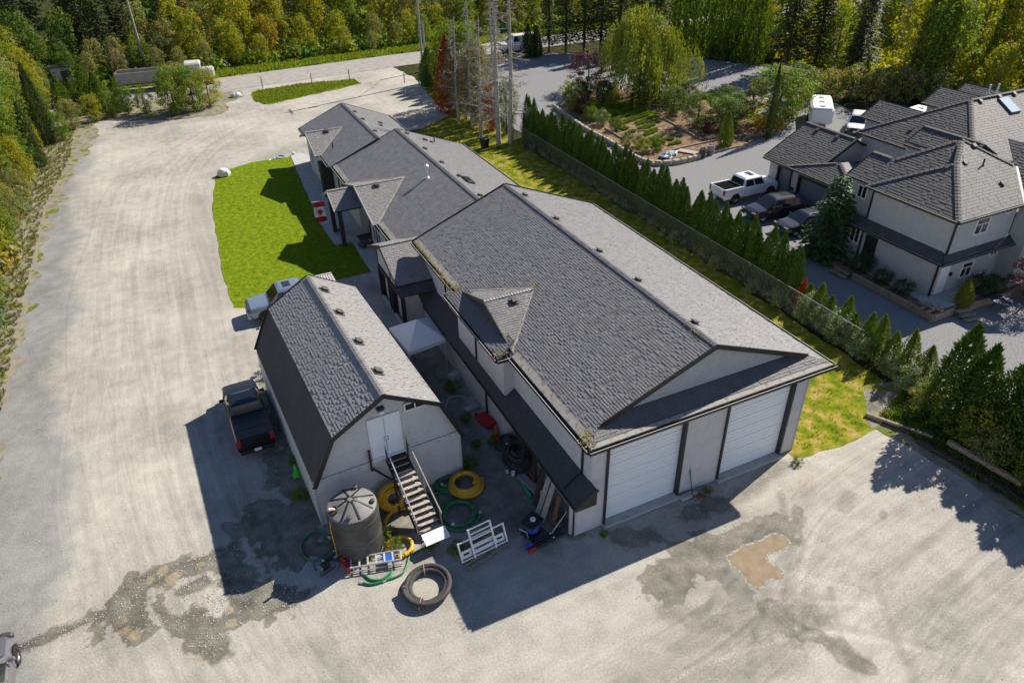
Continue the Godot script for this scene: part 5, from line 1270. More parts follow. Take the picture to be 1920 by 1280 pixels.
# st: body stations [z, half width, top half width, bottom, top]; cab: [z front low, z front high, z back high, z back low, base y, roof y, half width low, half width high]
func vehicle(called: String, label: String, cat: String, at: Vector3, turn: float, paint: Material, st: Array, cab: Array, axles: Array, r: float, o := {}) -> Node3D:
	var C := thing(called, label, cat, at, turn, o.get("group", ""))
	var mb := MB.new()
	var rings := []
	for s in st: rings.append(ring(s[1], s[2], s[3], s[4], s[0]))
	mb.loft(rings)
	part(C, "body", mb, paint)
	# cab frame
	mb = MB.new()
	var zf: float = cab[0]; var zr: float = cab[1]; var zb: float = cab[2]; var ze: float = cab[3]; var y0: float = cab[4]; var y1: float = cab[5]; var wl: float = cab[6]; var wh: float = cab[7]
	var lo := [V3(-wl, y0, zf), V3(wl, y0, zf), V3(wl, y0, ze), V3(-wl, y0, ze)]
	var md := [V3(-wh - 0.03, y1 - 0.1, zr - 0.05), V3(wh + 0.03, y1 - 0.1, zr - 0.05), V3(wh + 0.03, y1 - 0.1, zb + 0.05), V3(-wh - 0.03, y1 - 0.1, zb + 0.05)]
	var hi := [V3(-wh + 0.08, y1 - 0.01, zr + 0.08), V3(wh - 0.08, y1 - 0.01, zr + 0.08), V3(wh - 0.08, y1 - 0.01, zb - 0.08), V3(-wh + 0.08, y1 - 0.01, zb - 0.08)]
	var tp := [V3(-wh * 0.5, y1 + 0.02, zr + 0.25), V3(wh * 0.5, y1 + 0.02, zr + 0.25), V3(wh * 0.5, y1 + 0.02, zb - 0.25), V3(-wh * 0.5, y1 + 0.02, zb - 0.25)]
	mb.loft([lo, md, hi, tp])
	part(C, "cab", mb, o.get("cabmat", paint))
	var pane := func(called2: String, a: Vector3, b: Vector3, c: Vector3, d: Vector3, out: Vector3) -> void:
		var m := MB.new(); var e := out.normalized() * 0.012
		m.quado(a + e, b + e, c + e, d + e, out)
		part(C, called2, m, M.glass)
	var L := func(i: int, j: int, u: float, v: float) -> Vector3: return lerp(lerp(lo[i], lo[j], u), lerp(md[i], md[j], u), v)
	pane.call("windshield", L.call(0, 1, 0.05, 0.06), L.call(0, 1, 0.95, 0.06), L.call(0, 1, 0.95, 0.97), L.call(0, 1, 0.05, 0.97), V3(0, 0.5, -1))
	pane.call("rear_window", L.call(2, 3, 0.08, 0.15), L.call(2, 3, 0.92, 0.15), L.call(2, 3, 0.92, 0.92), L.call(2, 3, 0.08, 0.92), V3(0, 0.4, 1))
	var cuts: Array = o.get("cuts", [0.06, 0.5, 0.55, 0.93])
	for k in range(0, cuts.size(), 2):
		pane.call("side_window", L.call(1, 2, cuts[k] + (0.06 if k == 0 else 0.0), 0.1), L.call(1, 2, cuts[k + 1], 0.1), L.call(1, 2, cuts[k + 1], 0.9), L.call(1, 2, cuts[k], 0.9), V3(1, 0.2, 0))
		pane.call("side_window", L.call(0, 3, cuts[k] + (0.06 if k == 0 else 0.0), 0.1), L.call(0, 3, cuts[k + 1], 0.1), L.call(0, 3, cuts[k + 1], 0.9), L.call(0, 3, cuts[k], 0.9), V3(-1, 0.2, 0))
	if o.get("sunroof", false):
		mb = MB.new(); mb.bbox(V3(0, y1 + 0.022, lerpf(zr, zb, 0.4)), V3(wh * 1.1, 0.012, 0.5), 0.004); part(C, "sunroof", mb, M.glass)
	var hw: float = st[st.size() / 2][1]
	for z in axles:
		for sd in [-1.0, 1.0]:
			var B := Basis(Vector3.FORWARD, sd * PI / 2)
			mb = MB.new(); mb.lathe([Vector2(r * 0.62, -0.12), Vector2(r * 0.93, -0.12), Vector2(r, -0.06), Vector2(r, 0.07), Vector2(r * 0.93, 0.12), Vector2(r * 0.62, 0.115)], 22, V3(sd * (hw - 0.1), r, z), B)
			var w := part(C, "wheel", mb, M.tyre)
			mb = MB.new(); mb.lathe([Vector2(r * 0.63, 0.1), Vector2(r * 0.55, 0.07), Vector2(r * 0.2, 0.06), Vector2(r * 0.16, 0.1), Vector2(0, 0.1)], 22, V3(sd * (hw - 0.1), r, z), B); part(w, "rim", mb, M.rim)
			mb = MB.new()  # dark arch round the wheel
			var pts := []
			for k in 11: pts.append(V3(sd * (hw + 0.004), r + sin(PI * k / 10.0) * (r + 0.09), z + cos(PI * k / 10.0) * (r + 0.09)))
			for k in 10: mb.quado(pts[k], pts[k + 1], V3(pts[k + 1].x, r, z), V3(pts[k].x, r, z), V3(sd, 0, 0))
			part(C, "wheel_arch", mb, M.black)
	var zF: float = st[0][0]; var zB: float = st[-1][0]; var yF: float = o.get("light_y", 0.78)
	for sd in [-1.0, 1.0]:
		mb = MB.new(); mb.bbox(V3(sd * (hw - 0.26), yF, zF + 0.08), V3(0.42, 0.16, 0.22), 0.04, Basis(Vector3.UP, sd * -0.3)); part(C, "headlight", mb, o.get("lamp", M.vent))
		mb = MB.new(); mb.bbox(V3(sd * (hw - 0.13), o.get("tail_y", 0.95), zB - 0.05), V3(0.2, o.get("tail_h", 0.3), 0.16), 0.03); part(C, "tail_light", mb, M.red)
		mb = MB.new(); mb.bbox(V3(sd * (wl + 0.17), y0 + 0.12, lerpf(zf, zr, 0.55)), V3(0.24, 0.17, 0.12), 0.04); part(C, "mirror", mb, o.get("mirror", paint))
	mb = MB.new(); mb.bbox(V3(0, 0.48, zF - 0.02), V3(hw * 1.75, 0.22, 0.2), 0.06); part(C, "front_bumper", mb, o.get("bumper", M.black))
	mb = MB.new(); mb.bbox(V3(0, 0.5, zB + 0.05), V3(hw * 1.8, 0.2, 0.2), 0.05); part(C, "rear_bumper", mb, o.get("bumper", M.black))
	mb = MB.new(); mb.bbox(V3(0, yF - 0.02, zF - 0.01), V3(hw * 1.05, 0.22, 0.05), 0.02); part(C, "grille", mb, M.black)
	for e in [[zF - 0.13, 0.5], [zB + 0.16, 0.58]]:
		mb = MB.new(); mb.box(V3(0, e[1], e[0]), V3(0.32, 0.16, 0.012)); part(C, "number_plate", mb, M.white)
	var seams := MB.new()
	for z in o.get("doors", []):
		for sd in [-1.0, 1.0]: seams.box(V3(sd * (hw + 0.001), 0.75, z), V3(0.008, 0.7, 0.014))
	if seams.v.size(): part(C, "door_seams", seams, M.black, true)
	return C

func pickup(called: String, label: String, at: Vector3, turn: float, paint: Material, L: float, hw: float, H: float, open_bed: bool, o := {}) -> Node3D:
	var zf := -L / 2; var zb := L / 2; var top := H * 0.56; var hood := H * 0.60
	var st := [[zf, hw * 0.8, hw * 0.72, 0.42, hood - 0.16], [zf + 0.14, hw * 0.96, hw * 0.86, 0.36, hood - 0.05], [zf + 0.7, hw, hw * 0.9, 0.34, hood], [zf + 1.5, hw, hw * 0.92, 0.34, hood + 0.05], [zf + 1.52, hw, hw * 0.95, 0.34, hood + 0.06], [zb - 2.05, hw, hw * 0.96, 0.36, hood + 0.07], [zb - 2.0, hw, hw * 0.98, 0.38, hood + 0.1], [zb - 0.1, hw, hw * 0.98, 0.42, hood + 0.1], [zb, hw * 0.95, hw * 0.93, 0.46, hood + 0.06]]
	o["tail_y"] = hood - 0.05; o["tail_h"] = 0.42; o["light_y"] = hood - 0.24
	o["doors"] = [zf + 1.62, zf + 2.6, zb - 2.1]
	var C := vehicle(called, label, "pickup truck", at, turn, paint, st, [zf + 1.35, zf + 2.0, zb - 2.25, zb - 2.02, hood + 0.04, H, hw * 0.93, hw * 0.74], [zf + 0.95, zb - 1.2], 0.41, o)
	var mb := MB.new()
	if open_bed:
		mb.bbox(V3(0, hood + 0.125, zb - 1.04), V3(hw * 1.66, 0.02, 1.8), 0.005)
		part(C, "bed_floor", mb, M.bedliner)
		for sd in [-1.0, 1.0]:
			mb = MB.new(); mb.bbox(V3(sd * hw * 0.9, hood + 0.17, zb - 1.04), V3(hw * 0.13, 0.1, 1.95), 0.02); part(C, "bed_rail", mb, paint)
		mb = MB.new(); mb.bbox(V3(0, hood + 0.17, zb - 0.06), V3(hw * 1.86, 0.1, 0.09), 0.02); part(C, "tailgate_top", mb, paint)
	else:
		for k in 3:
			mb = MB.new(); mb.bbox(V3(0, hood + 0.15, zb - 1.72 + k * 0.66), V3(hw * 1.8, 0.06, 0.64), 0.02); part(C, "bed_cover", mb, o.get("cover", M.black))
	return C

func car(called: String, label: String, cat: String, at: Vector3, turn: float, paint: Material, L: float, hw: float, H: float, suv: bool, o := {}) -> Node3D:
	var zf := -L / 2; var zb := L / 2; var belt := H * (0.6 if suv else 0.62); var tail := belt + (0.02 if suv else -0.02)
	var st := [[zf, hw * 0.66, hw * 0.56, 0.34, belt - 0.34], [zf + 0.12, hw * 0.86, hw * 0.74, 0.28, belt - 0.22], [zf + 0.45, hw * 0.97, hw * 0.84, 0.26, belt - 0.12], [zf + 1.25, hw, hw * 0.88, 0.24, belt - 0.02], [0, hw, hw * 0.93, 0.24, belt], [zb - 0.8, hw, hw * 0.92, 0.26, tail], [zb - 0.2, hw * 0.95, hw * 0.86, 0.3, tail - 0.06], [zb, hw * 0.82, hw * 0.72, 0.38, tail - 0.2]]
	o["doors"] = [-0.85, 0.15, 1.05]
	o["light_y"] = belt - 0.28; o["tail_y"] = belt - 0.14; o["tail_h"] = 0.16
	if suv: o["cuts"] = [0.05, 0.36, 0.39, 0.68, 0.72, 0.94]
	return vehicle(called, label, cat, at, turn, paint, st, [zf + 1.2, zf + 1.95, zb - (0.55 if suv else 1.25), zb - (0.12 if suv else 0.55), belt - 0.02, H, hw * 0.92, hw * 0.7], [zf + 0.88, zb - 0.86], 0.35 if suv else 0.32, o)

func gloss(r: float, g: float, b: float, metal := 0.2) -> StandardMaterial3D:
	var m := mat(r, g, b, 0.32, metal)
	m.clearcoat_enabled = true; m.clearcoat = 0.8; m.clearcoat_roughness = 0.06
	return m

func build_vehicles() -> void:
	var black := gloss(0.012, 0.013, 0.016); var white := gloss(0.78, 0.79, 0.80, 0.0)
	pickup("pickup_truck", "black pickup truck with covered bed parked beside the barn", V3(-0.35, 0, -31.6), 1.5, black, 5.35, 0.9, 1.78, false, {"cover": mat(0.02, 0.022, 0.028, 0.55), "lamp": M.alu})
	pickup("pickup_truck", "white pickup truck with open black bed on the neighbour's gravel", V3(42.0, 0.1, -43.55), -90, white, 5.85, 1.0, 1.92, true, {"sunroof": true})
	var bt := pickup("pickup_truck", "silver-blue pickup truck half hidden behind the barn roof", V3(4.1, 0, -42.45), 90, gloss(0.20, 0.26, 0.34, 0.4), 5.7, 0.95, 1.88, true, {"bumper": M.alu, "sunroof": true})
	var rk := thing("ladder_rack", "white ladder rack standing on the silver-blue truck bed", "rack", V3(6.3, 0.95, -42.45))
	for e in 8: strip(rk, "slat", V3(-0.56 + e * 0.16, 0.55, -0.8), V3(-0.56 + e * 0.16, 0.55, 0.8), 0.11, 0.03, M.siding_pale)
	for e in [-0.8, 0.8]:
		strip(rk, "rail", V3(-0.62, 0.6, e), V3(0.62, 0.6, e), 0.06, 0.06, M.white)
		for f in [-0.55, 0.55]: strip(rk, "upright", V3(f, 0, e), V3(f, 0.57, e), 0.06, 0.06, M.white, Vector3.RIGHT)
	car("sport_utility", "black sport utility vehicle parked between the white pickup and a grey sedan", "car", V3(41.35, 0.1, -39.35), 82, gloss(0.020, 0.020, 0.026), 4.75, 0.95, 1.66, true)
	car("sedan", "dark grey sedan half hidden by the small spruce", "car", V3(41.7, 0.1, -36.2), 82, gloss(0.05, 0.055, 0.075, 0.4), 4.7, 0.92, 1.45, false)
	car("sport_utility", "white sport utility vehicle parked beside the caravan", "car", V3(64.4, 0.1, -52.2), 128, white, 4.6, 0.93, 1.68, true)
	car("hatchback", "silver car cut off at the lower left corner of the yard", "car", V3(-10.75, 0, -20.15), 2, gloss(0.20, 0.20, 0.22, 0.5), 4.6, 0.92, 1.6, true)
	var tb := car("delivery_van", "white van passing on the road behind the bare tree trunks", "van", V3(51.5, 0.03, -106.4), 88, white, 6.2, 1.05, 2.5, true)
	# caravan and motorhome
	for e in [[V3(63.6, 0.0, -56.6), 137.0, "white caravan with a grey ribbed end parked behind the garage roof"], [V3(68.8, 0.0, -49.4), 100.0, "white motorhome showing its roof above the garage"]]:
		var C := thing("caravan", e[2], "caravan", e[0], e[1])
		var mb := MB.new(); mb.bbox(V3(0, 1.3, 0), V3(2.3, 1.7, 5.8), 0.22); part(C, "body", mb, M.white)
		mb = MB.new(); mb.bbox(V3(0, 1.25, 2.92), V3(1.8, 1.3, 0.06), 0.03); var ep := part(C, "end_panel", mb, M.vent)
		for k in 3:
			mb = MB.new(); mb.bbox(V3(0, 0.85 + k * 0.42, 2.97), V3(1.6, 0.36, 0.05), 0.02); part(ep, "panel", mb, M.steel)
		for k in 3:
			mb = MB.new(); mb.bbox(V3(0, 2.18, -2.0 + k * 1.8), V3(0.5, 0.1, 0.5), 0.03); part(C, "roof_hatch", mb, M.lip)
		for s in [-1.0, 1.0]:
			for k in 3:
				mb = MB.new(); mb.bbox(V3(s * 1.15, 1.6, -2.0 + k * 1.9), V3(0.04, 0.6, 0.9), 0.02); part(C, "side_window", mb, M.glass)
			mb = MB.new(); mb.lathe([Vector2(0.0, -0.1), Vector2(0.36, -0.1), Vector2(0.38, 0.0), Vector2(0.36, 0.1), Vector2(0.0, 0.1)], 16, V3(s * 1.08, 0.38, 0.3), Basis(Vector3.FORWARD, PI / 2)); part(C, "wheel", mb, M.tyre)
	# dump trailer by the road
	var D := thing("dump_trailer", "long grey dump trailer parked by the road behind the bushes", "trailer", V3(-1.9, 0.03, -110.6), 84)
	var mb2 := MB.new(); mb2.box(V3(0, 1.0, 0), V3(2.3, 0.16, 9.5)); part(D, "floor", mb2, M.darkwood)
	for s in [-1.0, 1.0]:
		mb2 = MB.new(); mb2.bbox(V3(s * 1.15, 1.75, 0.6), V3(0.1, 1.4, 8.2), 0.03); var sw := part(D, "side_wall", mb2, M.asphalt)
		for k in 8:
			mb2 = MB.new(); mb2.box(V3(s * 1.22, 1.75, -3.1 + k * 1.05), V3(0.08, 1.38, 0.1)); part(sw, "rib", mb2, M.asphalt)
		for z in [1.6, 2.8]:
			mb2 = MB.new(); mb2.lathe([Vector2(0.0, -0.14), Vector2(0.48, -0.14), Vector2(0.5, 0.0), Vector2(0.48, 0.14), Vector2(0.0, 0.14)], 16, V3(s * 1.0, 0.5, z), Basis(Vector3.FORWARD, PI / 2)); part(D, "wheel", mb2, M.tyre)
	for z in [-3.5, 4.7]:
		mb2 = MB.new(); mb2.bbox(V3(0, 1.7, z), V3(2.3, 1.3, 0.1), 0.03); part(D, "end_wall", mb2, M.rust)
	mb2 = MB.new(); mb2.bbox(V3(0, 1.6, 0.6), V3(2.15, 0.7, 8.0), 0.2); part(D, "load", mb2, M.soil)
	var K := thing("tractor_unit", "pale grey lorry cab parked ahead of the dump trailer behind the bushes", "lorry", V3(3.8, 0.03, -110.2), -95)
	mb2 = MB.new(); mb2.bbox(V3(0, 1.9, -0.4), V3(2.3, 2.0, 2.2), 0.18); part(K, "cab", mb2, M.siding_pale)
	mb2 = MB.new(); mb2.bbox(V3(0, 1.4, -2.2), V3(1.9, 1.2, 1.6), 0.2); part(K, "bonnet", mb2, M.siding_pale)
	mb2 = MB.new(); mb2.bbox(V3(0, 2.4, -1.51), V3(1.9, 0.7, 0.05), 0.02); part(K, "windshield", mb2, M.glass)
	mb2 = MB.new(); mb2.box(V3(0, 0.9, 1.4), V3(0.9, 0.2, 4.4)); part(K, "chassis", mb2, M.black)
	for z in [-2.2, 1.6, 2.8]: for s in [-1.0, 1.0]:
		mb2 = MB.new(); mb2.lathe([Vector2(0.0, -0.14), Vector2(0.48, -0.14), Vector2(0.5, 0.0), Vector2(0.48, 0.14), Vector2(0.0, 0.14)], 16, V3(s * 1.0, 0.5, z), Basis(Vector3.FORWARD, PI / 2)); part(K, "wheel", mb2, M.tyre)

# ---------------------------------------------------------------- things in the yard and garden
func coil_points(c: Vector3, r0: float, r1: float, turns: float, rise: float, wob: float, sd: int, squash := Vector2(1, 1), yaw := 0.0) -> Array:
	var p := []
	var g := RandomNumberGenerator.new(); g.seed = sd
	var m := int(turns * 18)
	for i in m + 1:
		var f := float(i) / m
		var a := TAU * turns * f
		var r := lerpf(r0, r1, f) * (1.0 + wob * sin(a * 0.37 + sd))
		var q := Vector2(cos(a) * r * squash.x, sin(a) * r * squash.y).rotated(yaw)
		p.append(c + V3(q.x, rise * f + 0.012 * sin(a * 1.7 + sd), q.y))
	return p

func hose(label: String, pts: Array, r: float, m: Material, group := "", ribs := false) -> Node3D:
	var o := thing("hose", label, "hose", pts[0] * V3(1, 0, 1), 0, group)
	var q := []
	for p in pts: q.append(p - o.position)
	var mb := MB.new()
	if ribs:
		var rr := PackedFloat32Array()
		var d := []
		for i in q.size() - 1:
			var k := int(q[i].distance_to(q[i + 1]) / 0.045) + 1
			for j in k: d.append(q[i].lerp(q[i + 1], float(j) / k))
		d.append(q[-1])
		for i in d.size(): rr.append(r * (1.0 if i % 2 else 0.93))
		mb.tube(d, Array(rr), 10)
	else: mb.tube(q, r, 10)
	part(o, "hose_line", mb, m)
	for e in [0, q.size() - 1]:
		var n: Vector3 = (q[0] - q[1]) if e == 0 else (q[-1] - q[-2])
		mb = MB.new(); mb.tube([q[e] - n.normalized() * 0.03, q[e] + n.normalized() * 0.1], r * 1.2, 10); part(o, "coupling", mb, M.alu if not ribs else m)
	return o

func build_tank() -> void:
	var T := thing("water_tank", "large dark plastic water tank with ribbed cone top beside the barn stairs", "tank", V3(2.58, 0, -21.35), 12)
	var mb := MB.new()
	mb.lathe([Vector2(0, 0.0), Vector2(1.0, 0.0), Vector2(1.03, 0.05), Vector2(1.03, 0.9), Vector2(1.045, 0.93), Vector2(1.045, 0.99), Vector2(1.03, 1.02), Vector2(1.03, 1.85), Vector2(1.045, 1.88), Vector2(1.045, 1.94), Vector2(1.03, 1.97), Vector2(1.03, 2.28), Vector2(1.0, 2.36)], 48)
	part(T, "tank_body", mb, M.tank)
	mb = MB.new(); mb.lathe([Vector2(1.0, 2.36), Vector2(0.95, 2.40), Vector2(0.3, 2.66), Vector2(0.1, 2.70), Vector2(0, 2.70)], 48); part(T, "tank_top", mb, M.tanktop)
	for k in 8:
		var a := TAU * k / 8 + 0.1
		mb = MB.new(); var d := V3(cos(a), 0, sin(a))
		mb.beam(d * 0.12 + V3(0, 2.715, 0), d * 0.94 + V3(0, 2.41, 0), 0.07, 0.05)
		part(T, "rib", mb, M.black)
	mb = MB.new(); mb.lathe([Vector2(0.2, 0.0), Vector2(0.2, 0.12), Vector2(0.15, 0.13), Vector2(0.13, 0.08), Vector2(0.0, 0.08)], 20, V3(-0.72, 2.46, -0.02), Basis(V3(0, 0, 1), 0.3)); var lid := part(T, "filler_lid", mb, M.tank)
	mb = MB.new(); mb.tube([V3(-0.72, 2.55, -0.02), V3(-0.8, 2.66, 0.0), V3(-0.98, 2.78, 0.05)], 0.06, 10); part(lid, "filler_pipe", mb, mat(0.6, 0.45, 0.36, 0.5))
	for q in [V3(0.72, 2.5, 0.45), V3(0.5, 2.55, -0.62), V3(-0.45, 2.5, 0.7)]:
		mb = MB.new(); mb.lathe([Vector2(0.1, -0.02), Vector2(0.1, 0.06), Vector2(0.07, 0.08), Vector2(0, 0.08)], 14, q); part(T, "cap", mb, M.vent)
	mb = MB.new(); mb.tube([V3(-1.0, 2.3, 0.1), V3(-1.07, 1.8, 0.12), V3(-1.05, 0.9, 0.14), V3(-1.07, 0.3, 0.16)], 0.022, 8); part(T, "sight_tube", mb, M.yellow)
	mb = MB.new(); mb.tube([V3(-1.03, 0.3, 0.16), V3(-1.22, 0.3, 0.2)], 0.06, 10); part(T, "outlet", mb, M.steel)

func build_yard_things() -> void:
	build_tank()
	var mb: MB
	# hoses
	hose("green hose looping from the dark tank to the pump", smooth_path([V3(1.5, 0.35, -22.0), V3(1.35, 0.1, -22.7), V3(0.9, 0.06, -22.85), V3(0.42, 0.06, -22.5), V3(0.32, 0.06, -21.95), V3(0.5, 0.08, -21.45), V3(0.85, 0.25, -21.1), V3(1.0, 0.38, -20.85)], 8), 0.045, M.green)
	hose("short green hose from the tank foot to the steel plate", smooth_path([V3(1.52, 0.15, -21.35), V3(1.2, 0.1, -21.2), V3(1.02, 0.3, -20.9)], 8), 0.04, M.green)
	hose("large coiled yellow hose lying on the green hoses by the barn corner", smooth_path(coil_points(V3(7.85, 0.12, -22.45), 0.78, 0.5, 3.1, 0.32, 0.05, 3), 2), 0.105, M.yellow, "", true)
	hose("coiled yellow hose standing against the barn wall behind the stairs", smooth_path(_upright(coil_points(V3(0, 0, 0), 0.72, 0.3, 4.2, 0.22, 0.05, 4), V3(4.55, 0.78, -22.65), 0.5), 2), 0.085, M.yellow, "", true)
	hose("single loop of yellow hose on the weeds in front of the stairs", smooth_path(coil_points(V3(4.05, 0.1, -20.42), 0.55, 0.5, 1.08, 0.03, 0.03, 5, Vector2(1, 1), 0.8), 3), 0.085, M.yellow, "", true)
	hose("bent piece of yellow hose between the tank and the stairs", smooth_path([V3(3.9, 0.1, -22.0), V3(4.3, 0.16, -22.35), V3(4.8, 0.12, -22.4), V3(5.1, 0.2, -22.2)], 8), 0.085, M.yellow, "", true)
	hose("green hose in two wide loops beside the stairs", smooth_path(coil_points(V3(6.95, 0.06, -21.0), 0.86, 0.62, 2.3, 0.1, 0.07, 8, Vector2(1, 1.05), 0.4), 2), 0.066, M.green)
	hose("coiled green hose against the barn wall under the yellow coil", smooth_path(coil_points(V3(7.15, 0.06, -23.0), 0.6, 0.28, 4.4, 0.2, 0.1, 9), 2), 0.05, M.green)
	hose("tangled thin green hose at the foot of the barn wall", smooth_path([V3(6.3, 0.05, -23.0), V3(6.5, 0.1, -22.4), V3(6.15, 0.07, -22.1), V3(6.6, 0.12, -21.9), V3(7.3, 0.08, -22.15), V3(6.9, 0.14, -22.5), V3(6.3, 0.08, -22.6), V3(6.0, 0.06, -22.3)], 8), 0.032, M.green)
	hose("pale green hose curving in front of the aluminium ladder", smooth_path([V3(2.35, 0.05, -19.75), V3(2.5, 0.05, -19.4), V3(2.9, 0.05, -19.2), V3(3.4, 0.05, -19.4), V3(3.1, 0.06, -19.1), V3(2.5, 0.06, -19.15), V3(2.15, 0.05, -19.4)], 8), 0.045, M.green)
	hose("green hose running under the ladder towards the stairs", smooth_path([V3(3.0, 0.05, -19.08), V3(3.7, 0.05, -19.1), V3(4.05, 0.05, -19.45), V3(4.3, 0.05, -19.8), V3(4.9, 0.05, -19.95), V3(5.4, 0.05, -19.9)], 8), 0.042, M.green)
	var bc := hose("large coil of black corrugated pipe on the gravel in front", smooth_path(coil_points(V3(4.4, 0.13, -18.02), 0.68, 0.93, 2.15, 0.14, 0.02, 11, Vector2(1.05, 0.98), 2.4), 2), 0.115, M.rubber, "", true)
	for a in [2.2, 4.9]:
		var c := V3(4.4 + cos(a) * 0.82, 0.17, -18.02 + sin(a) * 0.82) - bc.position
		mb = MB.new(); var lp := []
		for k in 16: lp.append(c + V3(cos(a), 0, sin(a)) * cos(TAU * k / 16) * 0.27 + Vector3.UP * sin(TAU * k / 16) * 0.2)
		mb.tube(lp, 0.012, 6, true); part(bc, "tie_strap", mb, mat(0.6, 0.35, 0.3, 0.6))
	hose("heap of black suction hose under the workshop awning", smooth_path(coil_points(V3(10.75, 0.1, -23.0), 0.85, 0.4, 4.4, 0.65, 0.16, 12, Vector2(0.75, 1.1), 0.3), 2), 0.075, M.rubber, "", true)
	hose("loose loops of thin black hose behind the suction hose heap", smooth_path(coil_points(V3(10.75, 0.05, -24.2), 0.5, 0.3, 3.3, 0.4, 0.2, 13), 2), 0.04, M.rubber)
	# pump on its plate
	mb = MB.new(); mb.bbox(Vector3.ZERO, V3(1.35, 0.03, 1.0), 0.01); solo("steel_plate", "grey steel plate lying on the ground left of the tank", "plate", mb, mat(0.30, 0.31, 0.33, 0.6), V3(0.78, 0.03, -20.85), -42)
	var P := thing("water_pump", "small black engine pump on the grey steel plate", "pump", V3(1.02, 0.05, -20.72), 20)
	for q in [[V3(0, 0.2, 0), V3(0.34, 0.26, 0.3), "engine_block"], [V3(0.02, 0.4, 0.05), V3(0.3, 0.12, 0.2), "fuel_tank"], [V3(-0.22, 0.2, 0), V3(0.16, 0.24, 0.24), "pump_housing"]]:
		mb = MB.new(); mb.bbox(q[0], q[1], 0.04); part(P, q[2], mb, M.black if q[2] != "pump_housing" else M.steel)
	for z in [-0.22, 0.22]:
		mb = MB.new(); mb.tube([V3(-0.36, 0.03, z), V3(-0.34, 0.5, z), V3(0.3, 0.5, z), V3(0.34, 0.03, z), V3(-0.36, 0.03, z)], 0.018, 6); part(P, "frame_tube", mb, M.black)
	# petrol cans
	for q in [[V3(1.8, 0, -20.72), 20.0, "red petrol can against the tank foot"], [V3(1.86, 0, -20.3), -30.0, "red petrol can at the end of the ladder"]]:
		var J := thing("petrol_can", q[2], "petrol can", q[0], q[1])
		mb = MB.new(); mb.bbox(V3(0, 0.17, 0), V3(0.24, 0.32, 0.36), 0.05); part(J, "body", mb, M.red)
		mb = MB.new(); mb.tube([V3(0, 0.33, -0.1), V3(0, 0.4, -0.06), V3(0, 0.4, 0.08), V3(0, 0.33, 0.12)], 0.02, 6); part(J, "handle", mb, M.red)
		mb = MB.new(); mb.lathe([Vector2(0.04, 0.0), Vector2(0.04, 0.08), Vector2(0, 0.08)], 10, V3(0, 0.32, 0.14)); part(J, "cap", mb, M.black)
	# ladder
	var Ld := thing("aluminium_ladder", "aluminium step ladder lying on its side below the tank", "ladder", V3(2.95, 0.03, -20.05), -14)
	for s in [-1.0, 1.0]:
		mb = MB.new(); mb.bbox(V3(0, 0.3, s * 0.24), V3(2.1, 0.08, 0.035), 0.008); part(Ld, "side_rail", mb, M.alu)
		mb = MB.new(); mb.bbox(V3(0, 0.05, s * 0.26), V3(2.1, 0.06, 0.03), 0.008); part(Ld, "rear_rail", mb, M.alu)
	for k in 7:
		mb = MB.new(); mb.bbox(V3(-1.0 + k * 0.333, 0.3, 0), V3(0.07, 0.035, 0.46), 0.006); part(Ld, "rung", mb, M.alu)
	for k in 3:
		mb = MB.new(); mb.beam(V3(-0.9 + k * 0.8, 0.28, 0.25), V3(-0.9 + k * 0.8, 0.06, 0.27), 0.03, 0.03, Vector3.RIGHT); part(Ld, "spreader", mb, M.alu)
	mb = MB.new(); mb.bbox(V3(0.5, 0.27, 0), V3(0.5, 0.02, 0.42), 0.006); part(Ld, "platform", mb, M.blue)
	# pallet with the truck racks
	var Pl := thing("pallet", "weathered wooden pallet under the aluminium headache rack", "pallet", V3(7.1, 0, -18.85), 14)
	for k in 6:
		mb = MB.new(); mb.bbox(V3(0, 0.13, -0.52 + k * 0.21), V3(2.1, 0.025, 0.13), 0.006); part(Pl, "slat", mb, M.timber)
	for x in [-1.0, 0.0, 1.0]:
		mb = MB.new(); mb.bbox(V3(x, 0.06, 0), V3(0.09, 0.11, 1.15), 0.006); part(Pl, "stringer", mb, M.timber)
	var Rk := thing("headache_rack", "aluminium truck headache rack with raised centre frame leaning on a pallet", "rack", V3(7.12, 0.15, -18.52), 6)
	var tilt := Basis(Vector3.RIGHT, -0.42)
	var bar := func(a: Vector3, b: Vector3, w: float, nm: String) -> void:
		var q := MB.new(); q.beam(tilt * a, tilt * b, w, w, V3(0, 0.4, 1)); part(Rk, nm, q, M.alu)
	for y in [0.05, 0.85]: bar.call(V3(-1.05, y, 0), V3(1.05, y, 0), 0.06, "rail")
	for x in [-1.05, 1.05]: bar.call(V3(x, 0.02, 0), V3(x, 0.88, 0), 0.07, "post")
	for x in [-0.5, 0.5]: bar.call(V3(x, 0.0, 0.05), V3(x, 1.28, 0.05), 0.075, "post")
	for y in [0.3, 0.55, 0.8, 1.04, 1.26]: bar.call(V3(-0.5, y, 0.05), V3(0.5, y, 0.05), 0.055, "centre_bar")
	var pf := MB.new(); pf.bbox(tilt * V3(0, 0.28, -0.06), V3(2.0, 0.34, 0.02), 0.006, tilt); var pp := part(Rk, "plate", pf, M.alu)
	for x in [-0.78, 0.0, 0.78]:
		mb = MB.new(); mb.bbox(tilt * V3(x, 0.28, -0.045), V3(0.6 if x == 0.0 else 0.26, 0.09, 0.012), 0.005, tilt); part(pp, "slot", mb, M.black)
	# pressure tank on a trolley
	var C := thing("blue_compressor", "blue round tank with black square cover standing before the workshop corner", "compressor", V3(9.38, 0, -18.72), 25)
